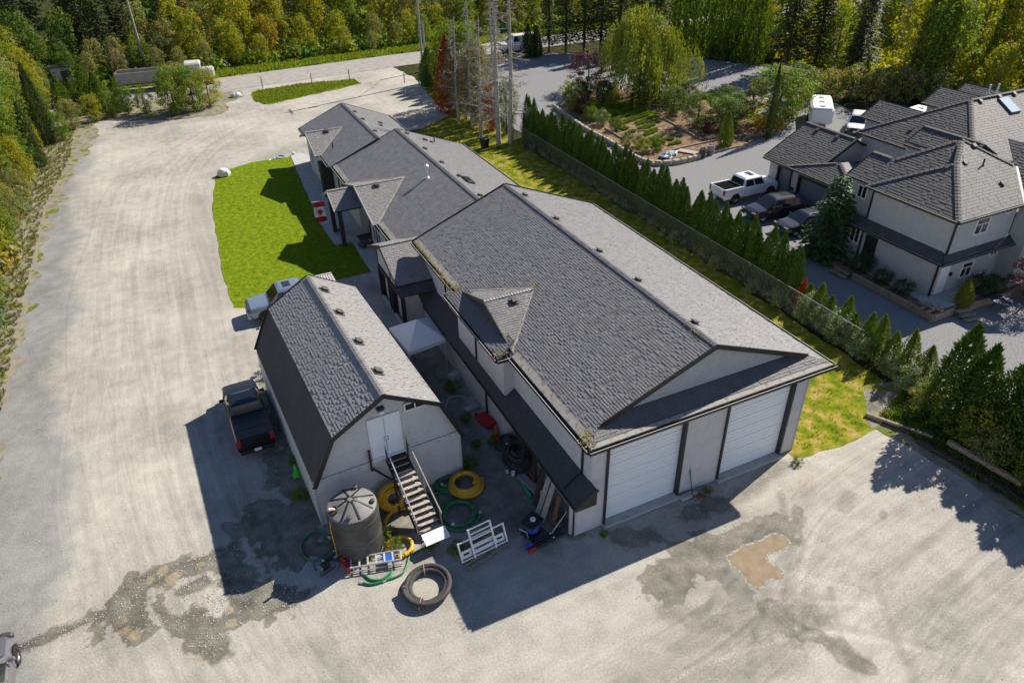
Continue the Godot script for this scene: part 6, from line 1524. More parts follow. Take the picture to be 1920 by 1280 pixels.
	mb = MB.new(); mb.lathe([Vector2(0, 0.08), Vector2(0.18, 0.1), Vector2(0.29, 0.22), Vector2(0.31, 0.38), Vector2(0.27, 0.52), Vector2(0.14, 0.6), Vector2(0, 0.6)], 24); part(C, "tank", mb, M.blue)
	mb = MB.new(); mb.bbox(V3(0, 0.7, 0), V3(0.82, 0.07, 0.7), 0.02); var cv := part(C, "cover", mb, M.black)
	mb = MB.new(); mb.lathe([Vector2(0.12, 0), Vector2(0.12, 0.05), Vector2(0.07, 0.06), Vector2(0.06, 0.02), Vector2(0, 0.02)], 18, V3(0.05, 0.735, 0)); part(cv, "round_port", mb, M.white)
	mb = MB.new(); mb.bbox(V3(0, 0.05, 0), V3(0.8, 0.08, 0.7), 0.02); part(C, "base", mb, M.black)
	mb = MB.new(); mb.tube([V3(-0.4, 0.1, 0.1), V3(-0.5, 0.5, 0.1), V3(-0.62, 0.62, -0.2)], 0.02, 6); part(C, "handle", mb, M.alu)
	# capped pipes
	for q in [[V3(8.79, 0.08, -18.05), V3(10.5, 0.08, -18.3), M.blue, "black pipe with a blue cap on the gravel"], [V3(8.82, 0.08, -17.82), V3(10.5, 0.08, -18.02), M.red, "black pipe with a red cap on the gravel"]]:
		var Q := thing("capped_pipe", q[3], "pipe", q[0])
		mb = MB.new(); mb.tube([V3(0, 0, 0), q[1] - q[0]], 0.07, 12); part(Q, "pipe", mb, M.black)
		var dd: Vector3 = (q[1] - q[0]).normalized()
		mb = MB.new(); mb.tube([-dd * 0.05, dd * 0.26], 0.095, 12); part(Q, "cap", mb, q[2])
		mb = MB.new(); mb.blob(dd * 1.2 + V3(0, 0.07, 0), V3(0.04, 0.03, 0.04), 5, 0, 1); part(Q, "valve", mb, M.white)
	# leaning stock under the awning
	var lean := [[V3(10.08, 0.05, -19.55), V3(10.95, 1.75, -20.0), 0.24, 0.05, M.wood, "pale plank leaning under the awning, left of the pair"], [V3(10.0, 0.05, -19.05), V3(10.98, 1.75, -19.6), 0.24, 0.05, M.wood, "pale plank leaning under the awning, right of the pair"],
		[V3(10.15, 0.05, -20.0), V3(10.9, 1.6, -20.6), 0.22, 0.06, M.darkwood, "dark plank leaning behind the pale planks"], [V3(10.3, 0.05, -18.6), V3(10.8, 1.3, -18.95), 0.2, 0.05, M.rust, "rusty board leaning beside the workshop corner"]]
	for q in lean:
		mb = MB.new(); var dd: Vector3 = q[1] - q[0]
		mb.bbox(dd / 2, V3(q[2], q[3], dd.length()), 0.008, Basis.looking_at(dd, V3(-0.6, 0.6, 0.3))); solo("plank", q[5], "plank", mb, q[4], q[0])
	mb = MB.new(); mb.tube([V3(0, 0, 0), V3(-0.1, 0.04, 1.3)], 0.085, 12); solo("green_pipe", "bright green pipe lying beside the awning", "pipe", mb, mat(0.015, 0.26, 0.12, 0.45), V3(10.3, 0.09, -21.75))
	mb = MB.new(); mb.bbox(V3(0, 0.1, 0), V3(0.42, 0.18, 1.6), 0.03); solo("grey_trough", "grey metal trough lying between the green and red pipes", "trough", mb, M.steel, V3(10.52, 0.02, -21.1), 10)
	for q in [[V3(10.86, 0.1, -21.9), "long red pipe lying against the workshop wall", 0.0], [V3(11.05, 0.1, -21.6), "short red pipe beside the long one", 0.2]]:
		mb = MB.new(); mb.tube([V3(0, 0, 0), V3(-0.12, 0.02, 1.2 - q[2])], 0.09, 12); solo("red_pipe", q[1], "pipe", mb, mat(0.34, 0.035, 0.02, 0.5), q[0])
	mb = MB.new(); mb.bbox(V3(0, 0.12, 0), V3(0.3, 0.22, 0.24), 0.04); solo("white_bucket_box", "small white box beside the leaning planks", "box", mb, M.white, V3(10.72, 0, -20.42), 30)
	mb = MB.new(); mb.bbox(V3(0, 0.16, 0), V3(0.5, 0.3, 0.4), 0.08); solo("machine_cover", "grey lumpy machine cover inside the open bay", "cover", mb, M.vent, V3(10.55, 0, -18.55), 20)
	mb = MB.new(); mb.tube([V3(0, 0.1, 0), V3(0.9, 0.8, -0.25)], 0.022, 6); solo("metal_rod", "thin metal rod leaning at the workshop corner", "rod", mb, M.alu, V3(10.0, 0, -18.2))
	for q in [[V3(10.15, 0, -22.2), 0.09, "small white bucket near the black hose heap"], [V3(10.32, 0, -22.65), 0.08, "small white jug against the black hose heap"], [V3(9.95, 0, -22.45), 0.06, "tiny white cup on the gravel by the hose heap"]]:
		mb = MB.new(); mb.lathe([Vector2(0, 0.0), Vector2(q[1] * 0.85, 0.0), Vector2(q[1], q[1] * 2.4), Vector2(q[1] * 0.85, q[1] * 2.4), Vector2(0, q[1] * 1.9)], 14); solo("bucket", q[2], "bucket", mb, M.white, q[0])
	# red barrow and the cones
	var W := thing("red_barrow", "red upturned wheelbarrow beside the lean-to wall", "wheelbarrow", V3(10.45, 0, -26.0), 15)
	mb = MB.new(); mb.loft([[V3(-0.2, 0.12, -0.45), V3(0.2, 0.12, -0.45), V3(0.2, 0.12, 0.35), V3(-0.2, 0.12, 0.35)], [V3(-0.34, 0.42, -0.6), V3(0.34, 0.42, -0.6), V3(0.34, 0.42, 0.5), V3(-0.34, 0.42, 0.5)]]); part(W, "tray", mb, M.red)
	for s in [-1.0, 1.0]: strip(W, "handle", V3(s * 0.25, 0.3, 0.4), V3(s * 0.3, 0.6, 1.0), 0.04, 0.04, M.darkwood)
	mb = MB.new(); mb.lathe([Vector2(0.0, -0.05), Vector2(0.17, -0.05), Vector2(0.19, 0.0), Vector2(0.17, 0.05), Vector2(0.0, 0.05)], 16, V3(0, 0.19, -0.72), Basis(Vector3.FORWARD, PI / 2)); part(W, "wheel", mb, M.tyre)
	for q in [[V3(10.55, 0, -25.05), M.orange, "orange traffic cone beside the red wheelbarrow"], [V3(1.05, 0, -26.75), mat(0.06, 0.62, 0.04, 0.5), "lime green cone standing by the barn's left wall"]]:
		var K := thing("traffic_cone", q[2], "cone", q[0])
		mb = MB.new(); mb.lathe([Vector2(0.15, 0.03), Vector2(0.035, 0.68), Vector2(0.0, 0.68)], 18); part(K, "cone", mb, q[1])
		mb = MB.new(); mb.bbox(V3(0, 0.02, 0), V3(0.38, 0.04, 0.38), 0.01); part(K, "base", mb, q[1])
	mb = MB.new(); mb.bbox(V3(0, 0.12, 0), V3(0.8, 0.22, 0.35), 0.04); solo("concrete_block", "pale concrete block lying below the lean-to windows", "block", mb, M.concrete, V3(10.3, 0, -27.55), 10)
	mb = MB.new(); mb.bbox(V3(0, 0.25, 0), V3(0.55, 0.5, 0.4), 0.03); solo("white_crate", "grey-white crate among the clutter behind the canopy", "crate", mb, M.siding_pale, V3(10.45, 0, -30.4), 25)
	hose("white cable lying across the shaded gravel", smooth_path([V3(9.2, 0.02, -28.4), V3(9.6, 0.02, -29.0), V3(10.1, 0.02, -28.9), V3(10.4, 0.02, -28.7)], 6), 0.015, M.white)
	# canopy
	var Cn := thing("canopy_tent", "white pop-up canopy between the barn and the workshop", "canopy", V3(9.3, 0, -32.6), 0)
	var ce := [V3(-1.25, 2.1, -1.4), V3(1.2, 2.1, -1.5), V3(1.2, 2.1, 1.15), V3(-1.05, 2.1, 1.5)]
	for k in 4:
		mb = MB.new(); var ap := V3(0.15, 2.78, -0.45)
		mb.quado(ce[k], ce[(k + 1) % 4], ap, ap + V3(0.001, 0, 0), Vector3.UP)
		var md: Vector3 = (ce[k] + ce[(k + 1) % 4]) / 2
		mb.quado(ce[k], ce[(k + 1) % 4], ce[(k + 1) % 4] - V3(0, 0.22, 0), ce[k] - V3(0, 0.22, 0), V3(md.x, 0, md.z))
		part(Cn, "canopy_panel", mb, M.canvas)
		strip(Cn, "leg", ce[k] * V3(0.97, 0, 0.97), ce[k] * V3(0.97, 1, 0.97), 0.04, 0.04, M.alu, Vector3.RIGHT)
	# small things by the front doors
	var Sc := thing("floor_jack", "rusty trolley jack left between the two white doors", "jack", V3(16.95, 0, -17.2), 35)
	for s in [-1.0, 1.0]: strip(Sc, "frame_rail", V3(s * 0.14, 0.1, -0.35), V3(s * 0.1, 0.12, 0.3), 0.04, 0.1, M.rust)
	strip(Sc, "cross_bar", V3(-0.14, 0.12, 0.2), V3(0.14, 0.12, 0.2), 0.05, 0.05, M.rust)
	mb = MB.new(); mb.bbox(V3(0.0, 0.2, -0.2), V3(0.2, 0.16, 0.2), 0.03); part(Sc, "pump_unit", mb, M.steel)
	strip(Sc, "handle", V3(0, 0.2, -0.35), V3(0.1, 1.5, -0.62), 0.03, 0.03, M.black, Vector3.RIGHT)
	mb = MB.new(); mb.bbox(V3(0, 0.08, 0), V3(0.7, 0.14, 0.3), 0.03); solo("doorstep_block", "small concrete step at the wall between the white doors", "step", mb, M.concrete, V3(16.45, 0, -17.45), 4)
	# lawn side: flag, boulders, chair
	var Fg := thing("flag", "red and white maple leaf flag hanging from a pole at the porch", "flag", V3(8.95, 2.95, -52.2))
	strip(Fg, "pole", V3(0.1, 0.02, 0), V3(-1.15, 0.12, 0), 0.03, 0.03, M.white)
	var cloth := func(y0: float, y1: float) -> MB:
		var q := MB.new()
		for i in 10:
			for j in 4:
				var X := func(a: int, b: int) -> Vector3: return V3(-0.2 - 0.88 * a / 10.0, lerpf(y0, y1, b / 4.0) + 0.04 * (a / 10.0), 0.05 * sin(a * 0.9 + b * 0.4 + y0 * 3.0))
				q.quado(X.call(i, j), X.call(i + 1, j), X.call(i + 1, j + 1), X.call(i, j + 1), V3(0, 0, 1))
		return q
	part(Fg, "red_band", cloth.call(0.05, -0.36), M.red); part(Fg, "white_panel", cloth.call(-0.36, -1.14), M.white); part(Fg, "red_band", cloth.call(-1.14, -1.55), M.red)
	var lf := [Vector2(0, -1.0), Vector2(0.06, -0.45), Vector2(0.45, -0.52), Vector2(0.38, -0.36), Vector2(0.85, 0.0), Vector2(0.72, 0.08), Vector2(0.8, 0.35), Vector2(0.52, 0.28), Vector2(0.46, 0.4), Vector2(0.22, 0.15), Vector2(0.32, 0.72), Vector2(0.17, 0.6), Vector2(0, 0.95)]
	var poly := PackedVector2Array()
	for q in lf: poly.append(q)
	for k in range(lf.size() - 2, 0, -1): poly.append(Vector2(-lf[k].x, lf[k].y))
	for s in [0.055, -0.055]:
		mb = MB.new(); mb.extr(V3(-0.64, -0.73, s), V3(0, 0.31, 0), V3(0.31, 0, 0), V3(0, 0, 1), poly, -0.004, 0.004); part(Fg, "maple_leaf", mb, M.red)
	for q in [[V3(3.05, 0.25, -70.6), V3(0.62, 0.5, 0.5), "white boulder at the corner of the lawn", 4], [V3(8.1, 0.2, -100.2), V3(0.7, 0.45, 0.5), "pale boulder on the verge by the road", 6], [V3(10.1, 0.2, -73.4), V3(0.2, 0.15, 0.14), "small white stone at the far end of the walk", 7], [V3(9.15, 0.15, -54.8), V3(0.2, 0.14, 0.16), "small white stone at the porch slab corner", 8]]:
		mb = MB.new(); mb.blob(Vector3.ZERO, q[1], 9, 0.35, q[3]); solo("boulder", q[2], "boulder", mb, M.whitestone, q[0])
	mb = MB.new(); mb.bbox(V3(0, 0, 0), V3(1.5, 0.02, 1.1), 0.006); solo("door_mat", "black mat on the porch slab before the front door", "mat", mb, M.black, V3(11.35, 0.085, -50.9), 2)
	var Ch := thing("porch_chair", "dark porch chair beside the post", "chair", V3(9.6, 0.07, -52.1), 60)
	mb = MB.new(); mb.bbox(V3(0, 0.42, 0), V3(0.5, 0.06, 0.5), 0.015); part(Ch, "seat", mb, M.black)
	mb = MB.new(); mb.bbox(V3(0, 0.75, 0.25), V3(0.5, 0.6, 0.05), 0.015); part(Ch, "backrest", mb, M.black)
	for x in [-0.22, 0.22]: for z in [-0.22, 0.22]: strip(Ch, "leg", V3(x, 0, z), V3(x, 0.42, z), 0.04, 0.04, M.black, Vector3.RIGHT)
	mb = MB.new(); mb.bbox(V3(0, 0.2, 0), V3(0.9, 0.38, 0.7), 0.1); solo("grey_tub", "grey storage tub on the porch under the tall window", "tub", mb, M.vent, V3(10.7, 0.08, -49.2), 10)
	hose("turquoise hose dropped at the far corner of the lawn", smooth_path([V3(8.2, 0.04, -73.3), V3(8.7, 0.04, -73.9), V3(9.2, 0.04, -73.4), V3(8.7, 0.05, -72.9), V3(8.2, 0.04, -73.4), V3(7.7, 0.04, -73.0)], 6), 0.05, mat(0.02, 0.26, 0.38, 0.5))
	var Bn := thing("rubbish_bin", "black wheeled rubbish bin at the foot of the bare trunks", "bin", V3(27.95, 0, -66.0), 20)
	mb = MB.new(); mb.loft([[V3(-0.26, 0.05, -0.28), V3(0.26, 0.05, -0.28), V3(0.26, 0.05, 0.28), V3(-0.26, 0.05, 0.28)], [V3(-0.33, 1.0, -0.36), V3(0.33, 1.0, -0.36), V3(0.33, 1.0, 0.36), V3(-0.33, 1.0, 0.36)]]); part(Bn, "body", mb, M.black)
	mb = MB.new(); mb.bbox(V3(0, 1.04, 0), V3(0.74, 0.08, 0.82), 0.03); part(Bn, "lid", mb, M.vent)
	# old beams at the foot of the big cedars
	for q in [[V3(28.0, 0.12, -18.0), V3(29.4, 0.14, -15.2), 0.2, M.timber, "pale old beam at the edge of the dry grass"], [V3(28.6, 0.14, -15.4), V3(29.2, 0.12, -11.4), 0.26, M.darkwood, "long dark beam below the tall double cedar"], [V3(29.6, 0.3, -14.6), V3(30.0, 0.32, -11.2), 0.26, M.timber, "weathered beam lying on the bank under the cedars"], [V3(29.3, 0.12, -11.6), V3(29.2, 0.12, -8.2), 0.24, M.darkwood, "dark beam nearest the right edge of the yard"], [V3(28.3, 0.1, -17.2), V3(28.9, 0.1, -15.8), 0.2, M.darkwood, "short dark beam beside the pale one"]]:
		mb = MB.new(); var dd: Vector3 = q[1] - q[0]
		mb.bbox(dd / 2, V3(q[2], q[2], dd.length()), 0.03, Basis.looking_at(dd)); solo("old_beam", q[4], "beam", mb, q[3], q[0])

func _upright(p: Array, at: Vector3, tilt: float) -> Array:
	var b := Basis(Vector3.RIGHT, PI / 2 - tilt * 0.5)
	var q := []
	for v in p: q.append(at + b * v)
	return q

func build_far_things() -> void:
	var mb: MB
	# utility poles and lines
	var spots := [[V3(-1.6, 0, -121.0), 16.0, "bare wooden utility pole behind the dump trailer"], [V3(31.7, 0, -94.9), 17.0, "tall wooden utility pole where the drive meets the road"], [V3(34.4, 0, -101.5), 6.5, "short utility pole stub behind the tall pole"], [V3(92.0, 0, -98.0), 16.0, "distant utility pole among the right-hand trees"]]
	for q in spots:
		var P := thing("utility_pole", q[2], "utility pole", q[0])
		mb = MB.new(); mb.tube([V3(0, -0.3, 0), V3(0, q[1], 0)], [0.17, 0.12], 12); part(P, "pole", mb, M.palebark)
		if q[1] > 10:
			mb = MB.new(); mb.bbox(V3(0, q[1] - 0.6, 0), V3(0.12, 0.12, 2.4), 0.02); var arm := part(P, "cross_arm", mb, M.bark)
			for z in [-1.05, -0.4, 0.4, 1.05]:
				mb = MB.new(); mb.lathe([Vector2(0.05, 0), Vector2(0.07, 0.1), Vector2(0.03, 0.2), Vector2(0, 0.2)], 10, V3(0, q[1] - 0.54, z)); part(arm, "insulator", mb, M.vent)
			mb = MB.new(); mb.lathe([Vector2(0, 0), Vector2(0.22, 0.02), Vector2(0.22, 0.8), Vector2(0, 0.85)], 14, V3(0.3, q[1] - 3.2, 0)); part(P, "transformer", mb, M.vent)
	var lines := [[V3(-70, 14.2, -125), V3(-1.6, 15.3, -121)], [V3(-1.6, 15.3, -121), V3(31.7, 16.3, -94.9)], [V3(31.7, 16.3, -94.9), V3(92, 15.3, -98)], [V3(-70, 11.2, -125), V3(-1.6, 12.0, -121)], [V3(-1.6, 12.0, -121), V3(31.7, 12.6, -94.9)], [V3(31.7, 12.6, -94.9), V3(92, 12.0, -98)], [V3(-70, 10.4, -125), V3(-1.6, 11.2, -121)], [V3(-1.6, 11.2, -121), V3(31.7, 11.6, -94.9)], [V3(31.7, 8.5, -94.9), V3(34.4, 6.3, -101.5)]]
	var k0 := 0
	for q in lines:
		var p := []
		for i in 17:
			var f := i / 16.0
			p.append(q[0].lerp(q[1], f) - V3(0, 4.0 * f * (1 - f) * q[0].distance_to(q[1]) * 0.014, 0) - q[0])
		mb = MB.new(); mb.tube(p, 0.024, 5)
		solo("overhead_wire", "thin overhead wire strung between the utility poles", "wire", mb, M.vent, q[0], 0, "overhead wires along the road")
		k0 += 1
	for q in [[V3(11.9, 0, -103.2), "thin marker post left on the road edge", M.vent], [V3(18.2, 0, -101.9), "thin pale marker post on the grass island", M.lip], [V3(23.2, 0, -101.2), "red marker post at the tip of the grass island", M.rust], [V3(29.4, 0, -96.2), "short red post beside the tall utility pole", M.rust]]:
		var P := thing("marker_post", q[1], "post", q[0])
		mb = MB.new(); mb.bbox(V3(0, 0.75, 0), V3(0.1, 1.5, 0.1), 0.015); part(P, "stake", mb, q[2])
		mb = MB.new(); mb.bbox(V3(0, 1.35, 0.055), V3(0.12, 0.2, 0.01), 0.004); part(P, "reflector", mb, M.white)
	mb = MB.new()
	var U := thing("roadside_shed", "small grey flat-roofed shed beyond the road at the left", "shed", V3(-12.3, 0, -119.5), 8)
	mb.bbox(V3(0, 1.2, 0), V3(2.4, 2.4, 2.0), 0.03); part(U, "wall", mb, M.siding_pale)
	mb = MB.new(); mb.bbox(V3(0, 2.46, 0), V3(2.7, 0.12, 2.3), 0.02); part(U, "roof", mb, M.vent)
	mb = MB.new(); mb.bbox(V3(0.3, 1.0, 1.01), V3(0.8, 1.9, 0.05), 0.01); part(U, "door", mb, M.vent)
	# chain-link fence before the hedge
	var Fn := thing("chain_link_fence", "chain-link fence running in front of the long cedar hedge", "fence", V3(31.7, 0, -44.0))
	var zs := []
	var z := -67.0
	while z < -19.0:
		zs.append(z); z += 3.0
	for i in zs.size():
		mb = MB.new(); mb.tube([V3(0, 0, zs[i] + 44), V3(0, 1.85, zs[i] + 44)], 0.025, 8); part(Fn, "post", mb, M.vent)
		if i + 1 < zs.size():
			mb = MB.new(); mb.tube([V3(0, 1.8, zs[i] + 44), V3(0, 1.8, zs[i + 1] + 44)], 0.016, 6); part(Fn, "top_rail", mb, M.steel)
			mb = MB.new(); mb.quaduv(V3(0, 0.05, zs[i] + 44), V3(0, 0.05, zs[i + 1] + 44), V3(0, 1.78, zs[i + 1] + 44), V3(0, 1.78, zs[i] + 44), Vector2(0, 0), Vector2(25, 15))
			part(Fn, "wire_mesh", mb, M.mesh)
	for q in [[V3(55.0, 0, -104.0), 30.0]]:
		var F2 := thing("chain_link_fence", "far chain-link fence between the driveway and the road", "fence", q[0], 4)
		for i in 9:
			mb = MB.new(); mb.tube([V3(-12 + i * 3, 0, 0), V3(-12 + i * 3, 1.6, 0)], 0.035, 6); part(F2, "post", mb, M.steel)
			if i < 8:
				mb = MB.new(); mb.tube([V3(-12 + i * 3, 1.55, 0), V3(-9 + i * 3, 1.55, 0)], 0.025, 6); part(F2, "top_rail", mb, M.steel)
				mb = MB.new(); mb.quaduv(V3(-12 + i * 3, 0.05, 0), V3(-9 + i * 3, 0.05, 0), V3(-9 + i * 3, 1.5, 0), V3(-12 + i * 3, 1.5, 0), Vector2(0, 0), Vector2(25, 13)); part(F2, "wire_mesh", mb, M.mesh)
	# garden: stone edge, timber edges, platform, barrels
	var G := thing("garden_wall", "low stacked stone wall edging the neighbour's garden along the drive", "wall", V3(40, 0, -62))
	var path := smooth_path([V3(41.0, 0, -75.4), V3(40.4, 0, -71.0), V3(39.8, 0, -66.0), V3(39.7, 0, -61.0), V3(39.4, 0, -57.0), V3(39.4, 0, -55.1), V3(39.9, 0, -53.7), V3(41.5, 0, -52.9), V3(43.9, 0, -52.9), V3(45.3, 0, -53.3)], 16)
	var acc := 0.0; var at := 0
	while at < path.size() - 1:
		var a: Vector3 = path[at]; var w := R.randf_range(0.55, 0.95)
		var j := at
		while j < path.size() - 1 and a.distance_to(path[j]) < w: j += 1
		var b: Vector3 = path[j]
		for row in 2:
			mb = MB.new(); var dd := b - a
			mb.bbox((a + b) / 2 + V3(R.randf_range(-0.03, 0.03), 0.13 + row * 0.24, 0) - G.position, V3(0.32 + R.randf() * 0.08, 0.23, dd.length() * (0.96 if row == 0 else 0.8)), 0.05, Basis.looking_at(dd)); part(G, "stone", mb, M.stone)
		at = j
	for q in [[V3(44.8, 0.12, -56.3), V3(50.5, 0.12, -56.6)], [V3(41.6, 0.12, -61.5), V3(41.9, 0.12, -65.5)], [V3(48.5, 0.12, -58.0), V3(49.5, 0.12, -65.5)], [V3(43.0, 0.12, -56.0), V3(44.8, 0.12, -56.3)], [V3(44.5, 0.1, -63.0), V3(46.0, 0.1, -62.4)], [V3(52.0, 0.12, -55.2), V3(56.0, 0.12, -57.4)], [V3(46.0, 0.1, -53.6), V3(50.5, 0.1, -54.0)]]:
		mb = MB.new(); var dd: Vector3 = q[1] - q[0]; mb.bbox(dd / 2, V3(0.16, 0.18, dd.length()), 0.02, Basis.looking_at(dd))
		solo("garden_timber", "long weathered timber edging a bed in the vegetable garden", "timber", mb, M.timber, q[0], 0, "timbers edging the garden beds")
	var Pf := thing("wooden_platform", "pale square wooden platform on the grass behind the garden", "platform", V3(62.2, 0, -67.0), 20)
	for k in 12:
		mb = MB.new(); mb.bbox(V3(0, 0.14, -2.3 + k * 0.42), V3(5.0, 0.06, 0.4), 0.01); part(Pf, "board", mb, M.wood)
	for x in [-2.3, 0.0, 2.3]:
		mb = MB.new(); mb.box(V3(x, 0.05, 0), V3(0.12, 0.11, 4.9)); part(Pf, "joist", mb, M.timber)
	for q in [[V3(45.3, 0, -53.2), "dark grey barrel at the end of the stone wall", M.vent], [V3(46.6, 0, -53.6), "grey barrel beside the garden timbers", M.steel]]:
		var Bq := thing("barrel", q[1], "barrel", q[0])
		mb = MB.new(); mb.lathe([Vector2(0, 0), Vector2(0.3, 0), Vector2(0.36, 0.25), Vector2(0.36, 0.6), Vector2(0.32, 0.9), Vector2(0.27, 0.9), Vector2(0.25, 0.8), Vector2(0, 0.8)], 20); part(Bq, "body", mb, q[2])
		mb = MB.new(); mb.lathe([Vector2(0.36, 0.3), Vector2(0.385, 0.32), Vector2(0.385, 0.36), Vector2(0.36, 0.38)], 20); part(Bq, "hoop", mb, M.black)
	mb = MB.new(); mb.bbox(V3(0, 0.06, 0), V3(0.9, 0.04, 1.9), 0.01); solo("garden_board", "pale board lying across the garden corner", "board", mb, M.wood, V3(44.9, 0.1, -55.0), 30)
	mb = MB.new(); mb.blob(V3(0, 0.2, 0), V3(1.1, 0.25, 0.6), 8, 0.8, 5); solo("blue_tarp", "crumpled blue-grey tarpaulin in the garden corner", "tarpaulin", mb, mat(0.16, 0.22, 0.28, 0.5), V3(42.6, 0, -55.0), 20)
	var Tb := thing("garden_table", "round dark blue table on the gravel by the terrace steps", "table", V3(43.4, 0.05, -21.7))
	mb = MB.new(); mb.lathe([Vector2(0, 0.7), Vector2(0.6, 0.7), Vector2(0.62, 0.73), Vector2(0.6, 0.76), Vector2(0, 0.76)], 24); part(Tb, "table_top", mb, mat(0.03, 0.05, 0.09, 0.4))
	for k in 3: strip(Tb, "leg", V3(cos(k * 2.1) * 0.1, 0.7, sin(k * 2.1) * 0.1), V3(cos(k * 2.1) * 0.45, 0, sin(k * 2.1) * 0.45), 0.04, 0.04, M.black, Vector3.RIGHT)
	var Bb := thing("blue_bin", "bright blue bin beside the neighbour's wide garage door", "bin", V3(44.2, 0.25, -40.1))
	mb = MB.new(); mb.lathe([Vector2(0, 0), Vector2(0.28, 0), Vector2(0.34, 0.8), Vector2(0.28, 0.8), Vector2(0, 0.7)], 20); part(Bb, "body", mb, mat(0.01, 0.03, 0.5, 0.4))
	mb = MB.new(); mb.lathe([Vector2(0.34, 0.76), Vector2(0.37, 0.78), Vector2(0.37, 0.84), Vector2(0.34, 0.86), Vector2(0.3, 0.84)], 20); part(Bb, "rim", mb, mat(0.01, 0.03, 0.5, 0.4))

# ---------------------------------------------------------------- vegetation
var LM := {}

func rdir(g: RandomNumberGenerator) -> Vector3:
	var z := g.randf_range(-1, 1); var a := g.randf() * TAU; var s := sqrt(1 - z * z)
	return V3(s * cos(a), z, s * sin(a))

func tint(g: RandomNumberGenerator, spread := 0.35, warm := 0.2) -> Color:
	var b := g.randf_range(1.0 - spread, 1.0 + spread)
	var w := g.randfn() * warm
	return Color(b * (1.0 + w), b * (1.0 + w * 0.25), b * (1.0 - w * 0.6))

func clump(mb: MB, g: RandomNumberGenerator, c: Vector3, r: Vector3, n: int, l: float, w: float, up := 0.3, spread := 0.35, warm := 0.2) -> void:
	var base := tint(g, spread * 0.7, warm)
	for i in n:
		var d := rdir(g)
		var p := c + d * r * pow(g.randf(), 0.4)
		var nn := (d + V3(0, up, 0) + rdir(g) * 0.7).normalized()
		var t := nn.cross(rdir(g)).normalized()
		t = (t + V3(0, -0.25, 0)).normalized()
		mb.col = base * tint(g, spread * 0.5, warm * 0.4)
		mb.leaf(p, t, nn, l * g.randf_range(0.6, 1.3), w * g.randf_range(0.7, 1.2))

func limbs(g: RandomNumberGenerator, H: float, W: float, r0: float, n: int, from := 0.3) -> MB:
	var mb := MB.new()
	var p := []; var rr := []
	for i in 7:
		p.append(V3(g.randfn() * 0.04 * H * i / 7.0 * 0.5, H * 0.92 * i / 6.0 - 0.2, g.randfn() * 0.04 * H * i / 7.0 * 0.5)); rr.append(r0 * (1.0 - 0.88 * i / 6.0))
	mb.tube(p, rr, 7)
	for k in n:
		var f := lerpf(from, 0.85, float(k) / n)
		var a := k * 2.4 + g.randf() * 0.6
		var s: Vector3 = p[int(f * 6)].lerp(p[mini(int(f * 6) + 1, 6)], f * 6 - int(f * 6))
		var L := W * 0.42 * (1.1 - f * 0.6)
		var d := V3(cos(a), 0.6 + f * 0.5, sin(a)).normalized()
		mb.tube([s, s + d * L * 0.5, s + d * L + V3(0, 0.1 * L, 0)], [r0 * 0.4 * (1 - f * 0.6), r0 * 0.25 * (1 - f * 0.6), r0 * 0.06], 5)
	return mb

# a broadleaf tree: clumps spread through an uneven crown
func broadleaf(sd: int, H: float, W: float, clumps: int, per: int, leaf: float, low := 0.22) -> Array:
	var g := RandomNumberGenerator.new(); g.seed = sd
	var mb := MB.new()
	for k in clumps:
		var f := pow((k + 0.5) / clumps, 0.85)
		var y := lerpf(low, 0.95, f)
		var wr := sin(clampf((y - low * 0.6) / (1.05 - low * 0.6), 0.0, 1.0) * PI * 0.92 + 0.16) * 0.5 * W
		var a := k * 2.399 + g.randf()
		var rad := wr * sqrt(g.randf_range(0.15, 1.0))
		var c := V3(cos(a) * rad, y * H, sin(a) * rad)
		var s := g.randf_range(0.55, 1.35) * W * 0.17
		clump(mb, g, c, V3(s, s * g.randf_range(0.6, 1.6), s), per, leaf, leaf * 0.62)
	return [mb.mesh(), limbs(g, H, W, 0.014 * H + 0.03, 6).mesh()]

func columnar(sd: int, H: float, W: float, n: int, leaf: float, ragged_ := 0.12, tip := 1.5) -> Array:
	var g := RandomNumberGenerator.new(); g.seed = sd
	var mb := MB.new()
	var lobes := []
	for k in 9: lobes.append(g.randf_range(1.0 - ragged_ * 2, 1.0 + ragged_))
	for i in n:
		var f := 1.0 - pow(g.randf(), 0.75)
		var a := g.randf() * TAU
		var lobe: float = lobes[int(a / TAU * 9) % 9]
		var r := W * 0.5 * lobe * (1.0 - pow(f, tip)) * (0.72 + 0.28 * minf(f * 6.0, 1.0)) * sqrt(g.randf_range(0.45, 1.0))
		var p := V3(cos(a) * r, f * H * (0.97 + 0.05 * lobe), sin(a) * r)
		var out := V3(cos(a), 0.15, sin(a))
		var d := (V3(cos(a) * 0.35, 1.0, sin(a) * 0.35) + rdir(g) * 0.45).normalized()
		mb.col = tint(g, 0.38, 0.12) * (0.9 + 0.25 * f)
		mb.leaf(p, d, (out + rdir(g) * 0.5).normalized(), leaf * g.randf_range(0.7, 1.4), leaf * 0.42)
	var t := MB.new(); t.tube([V3(0, -0.1, 0), V3(0, H * 0.7, 0)], [0.03 + H * 0.012, 0.02], 6)
	return [mb.mesh(), t.mesh()]

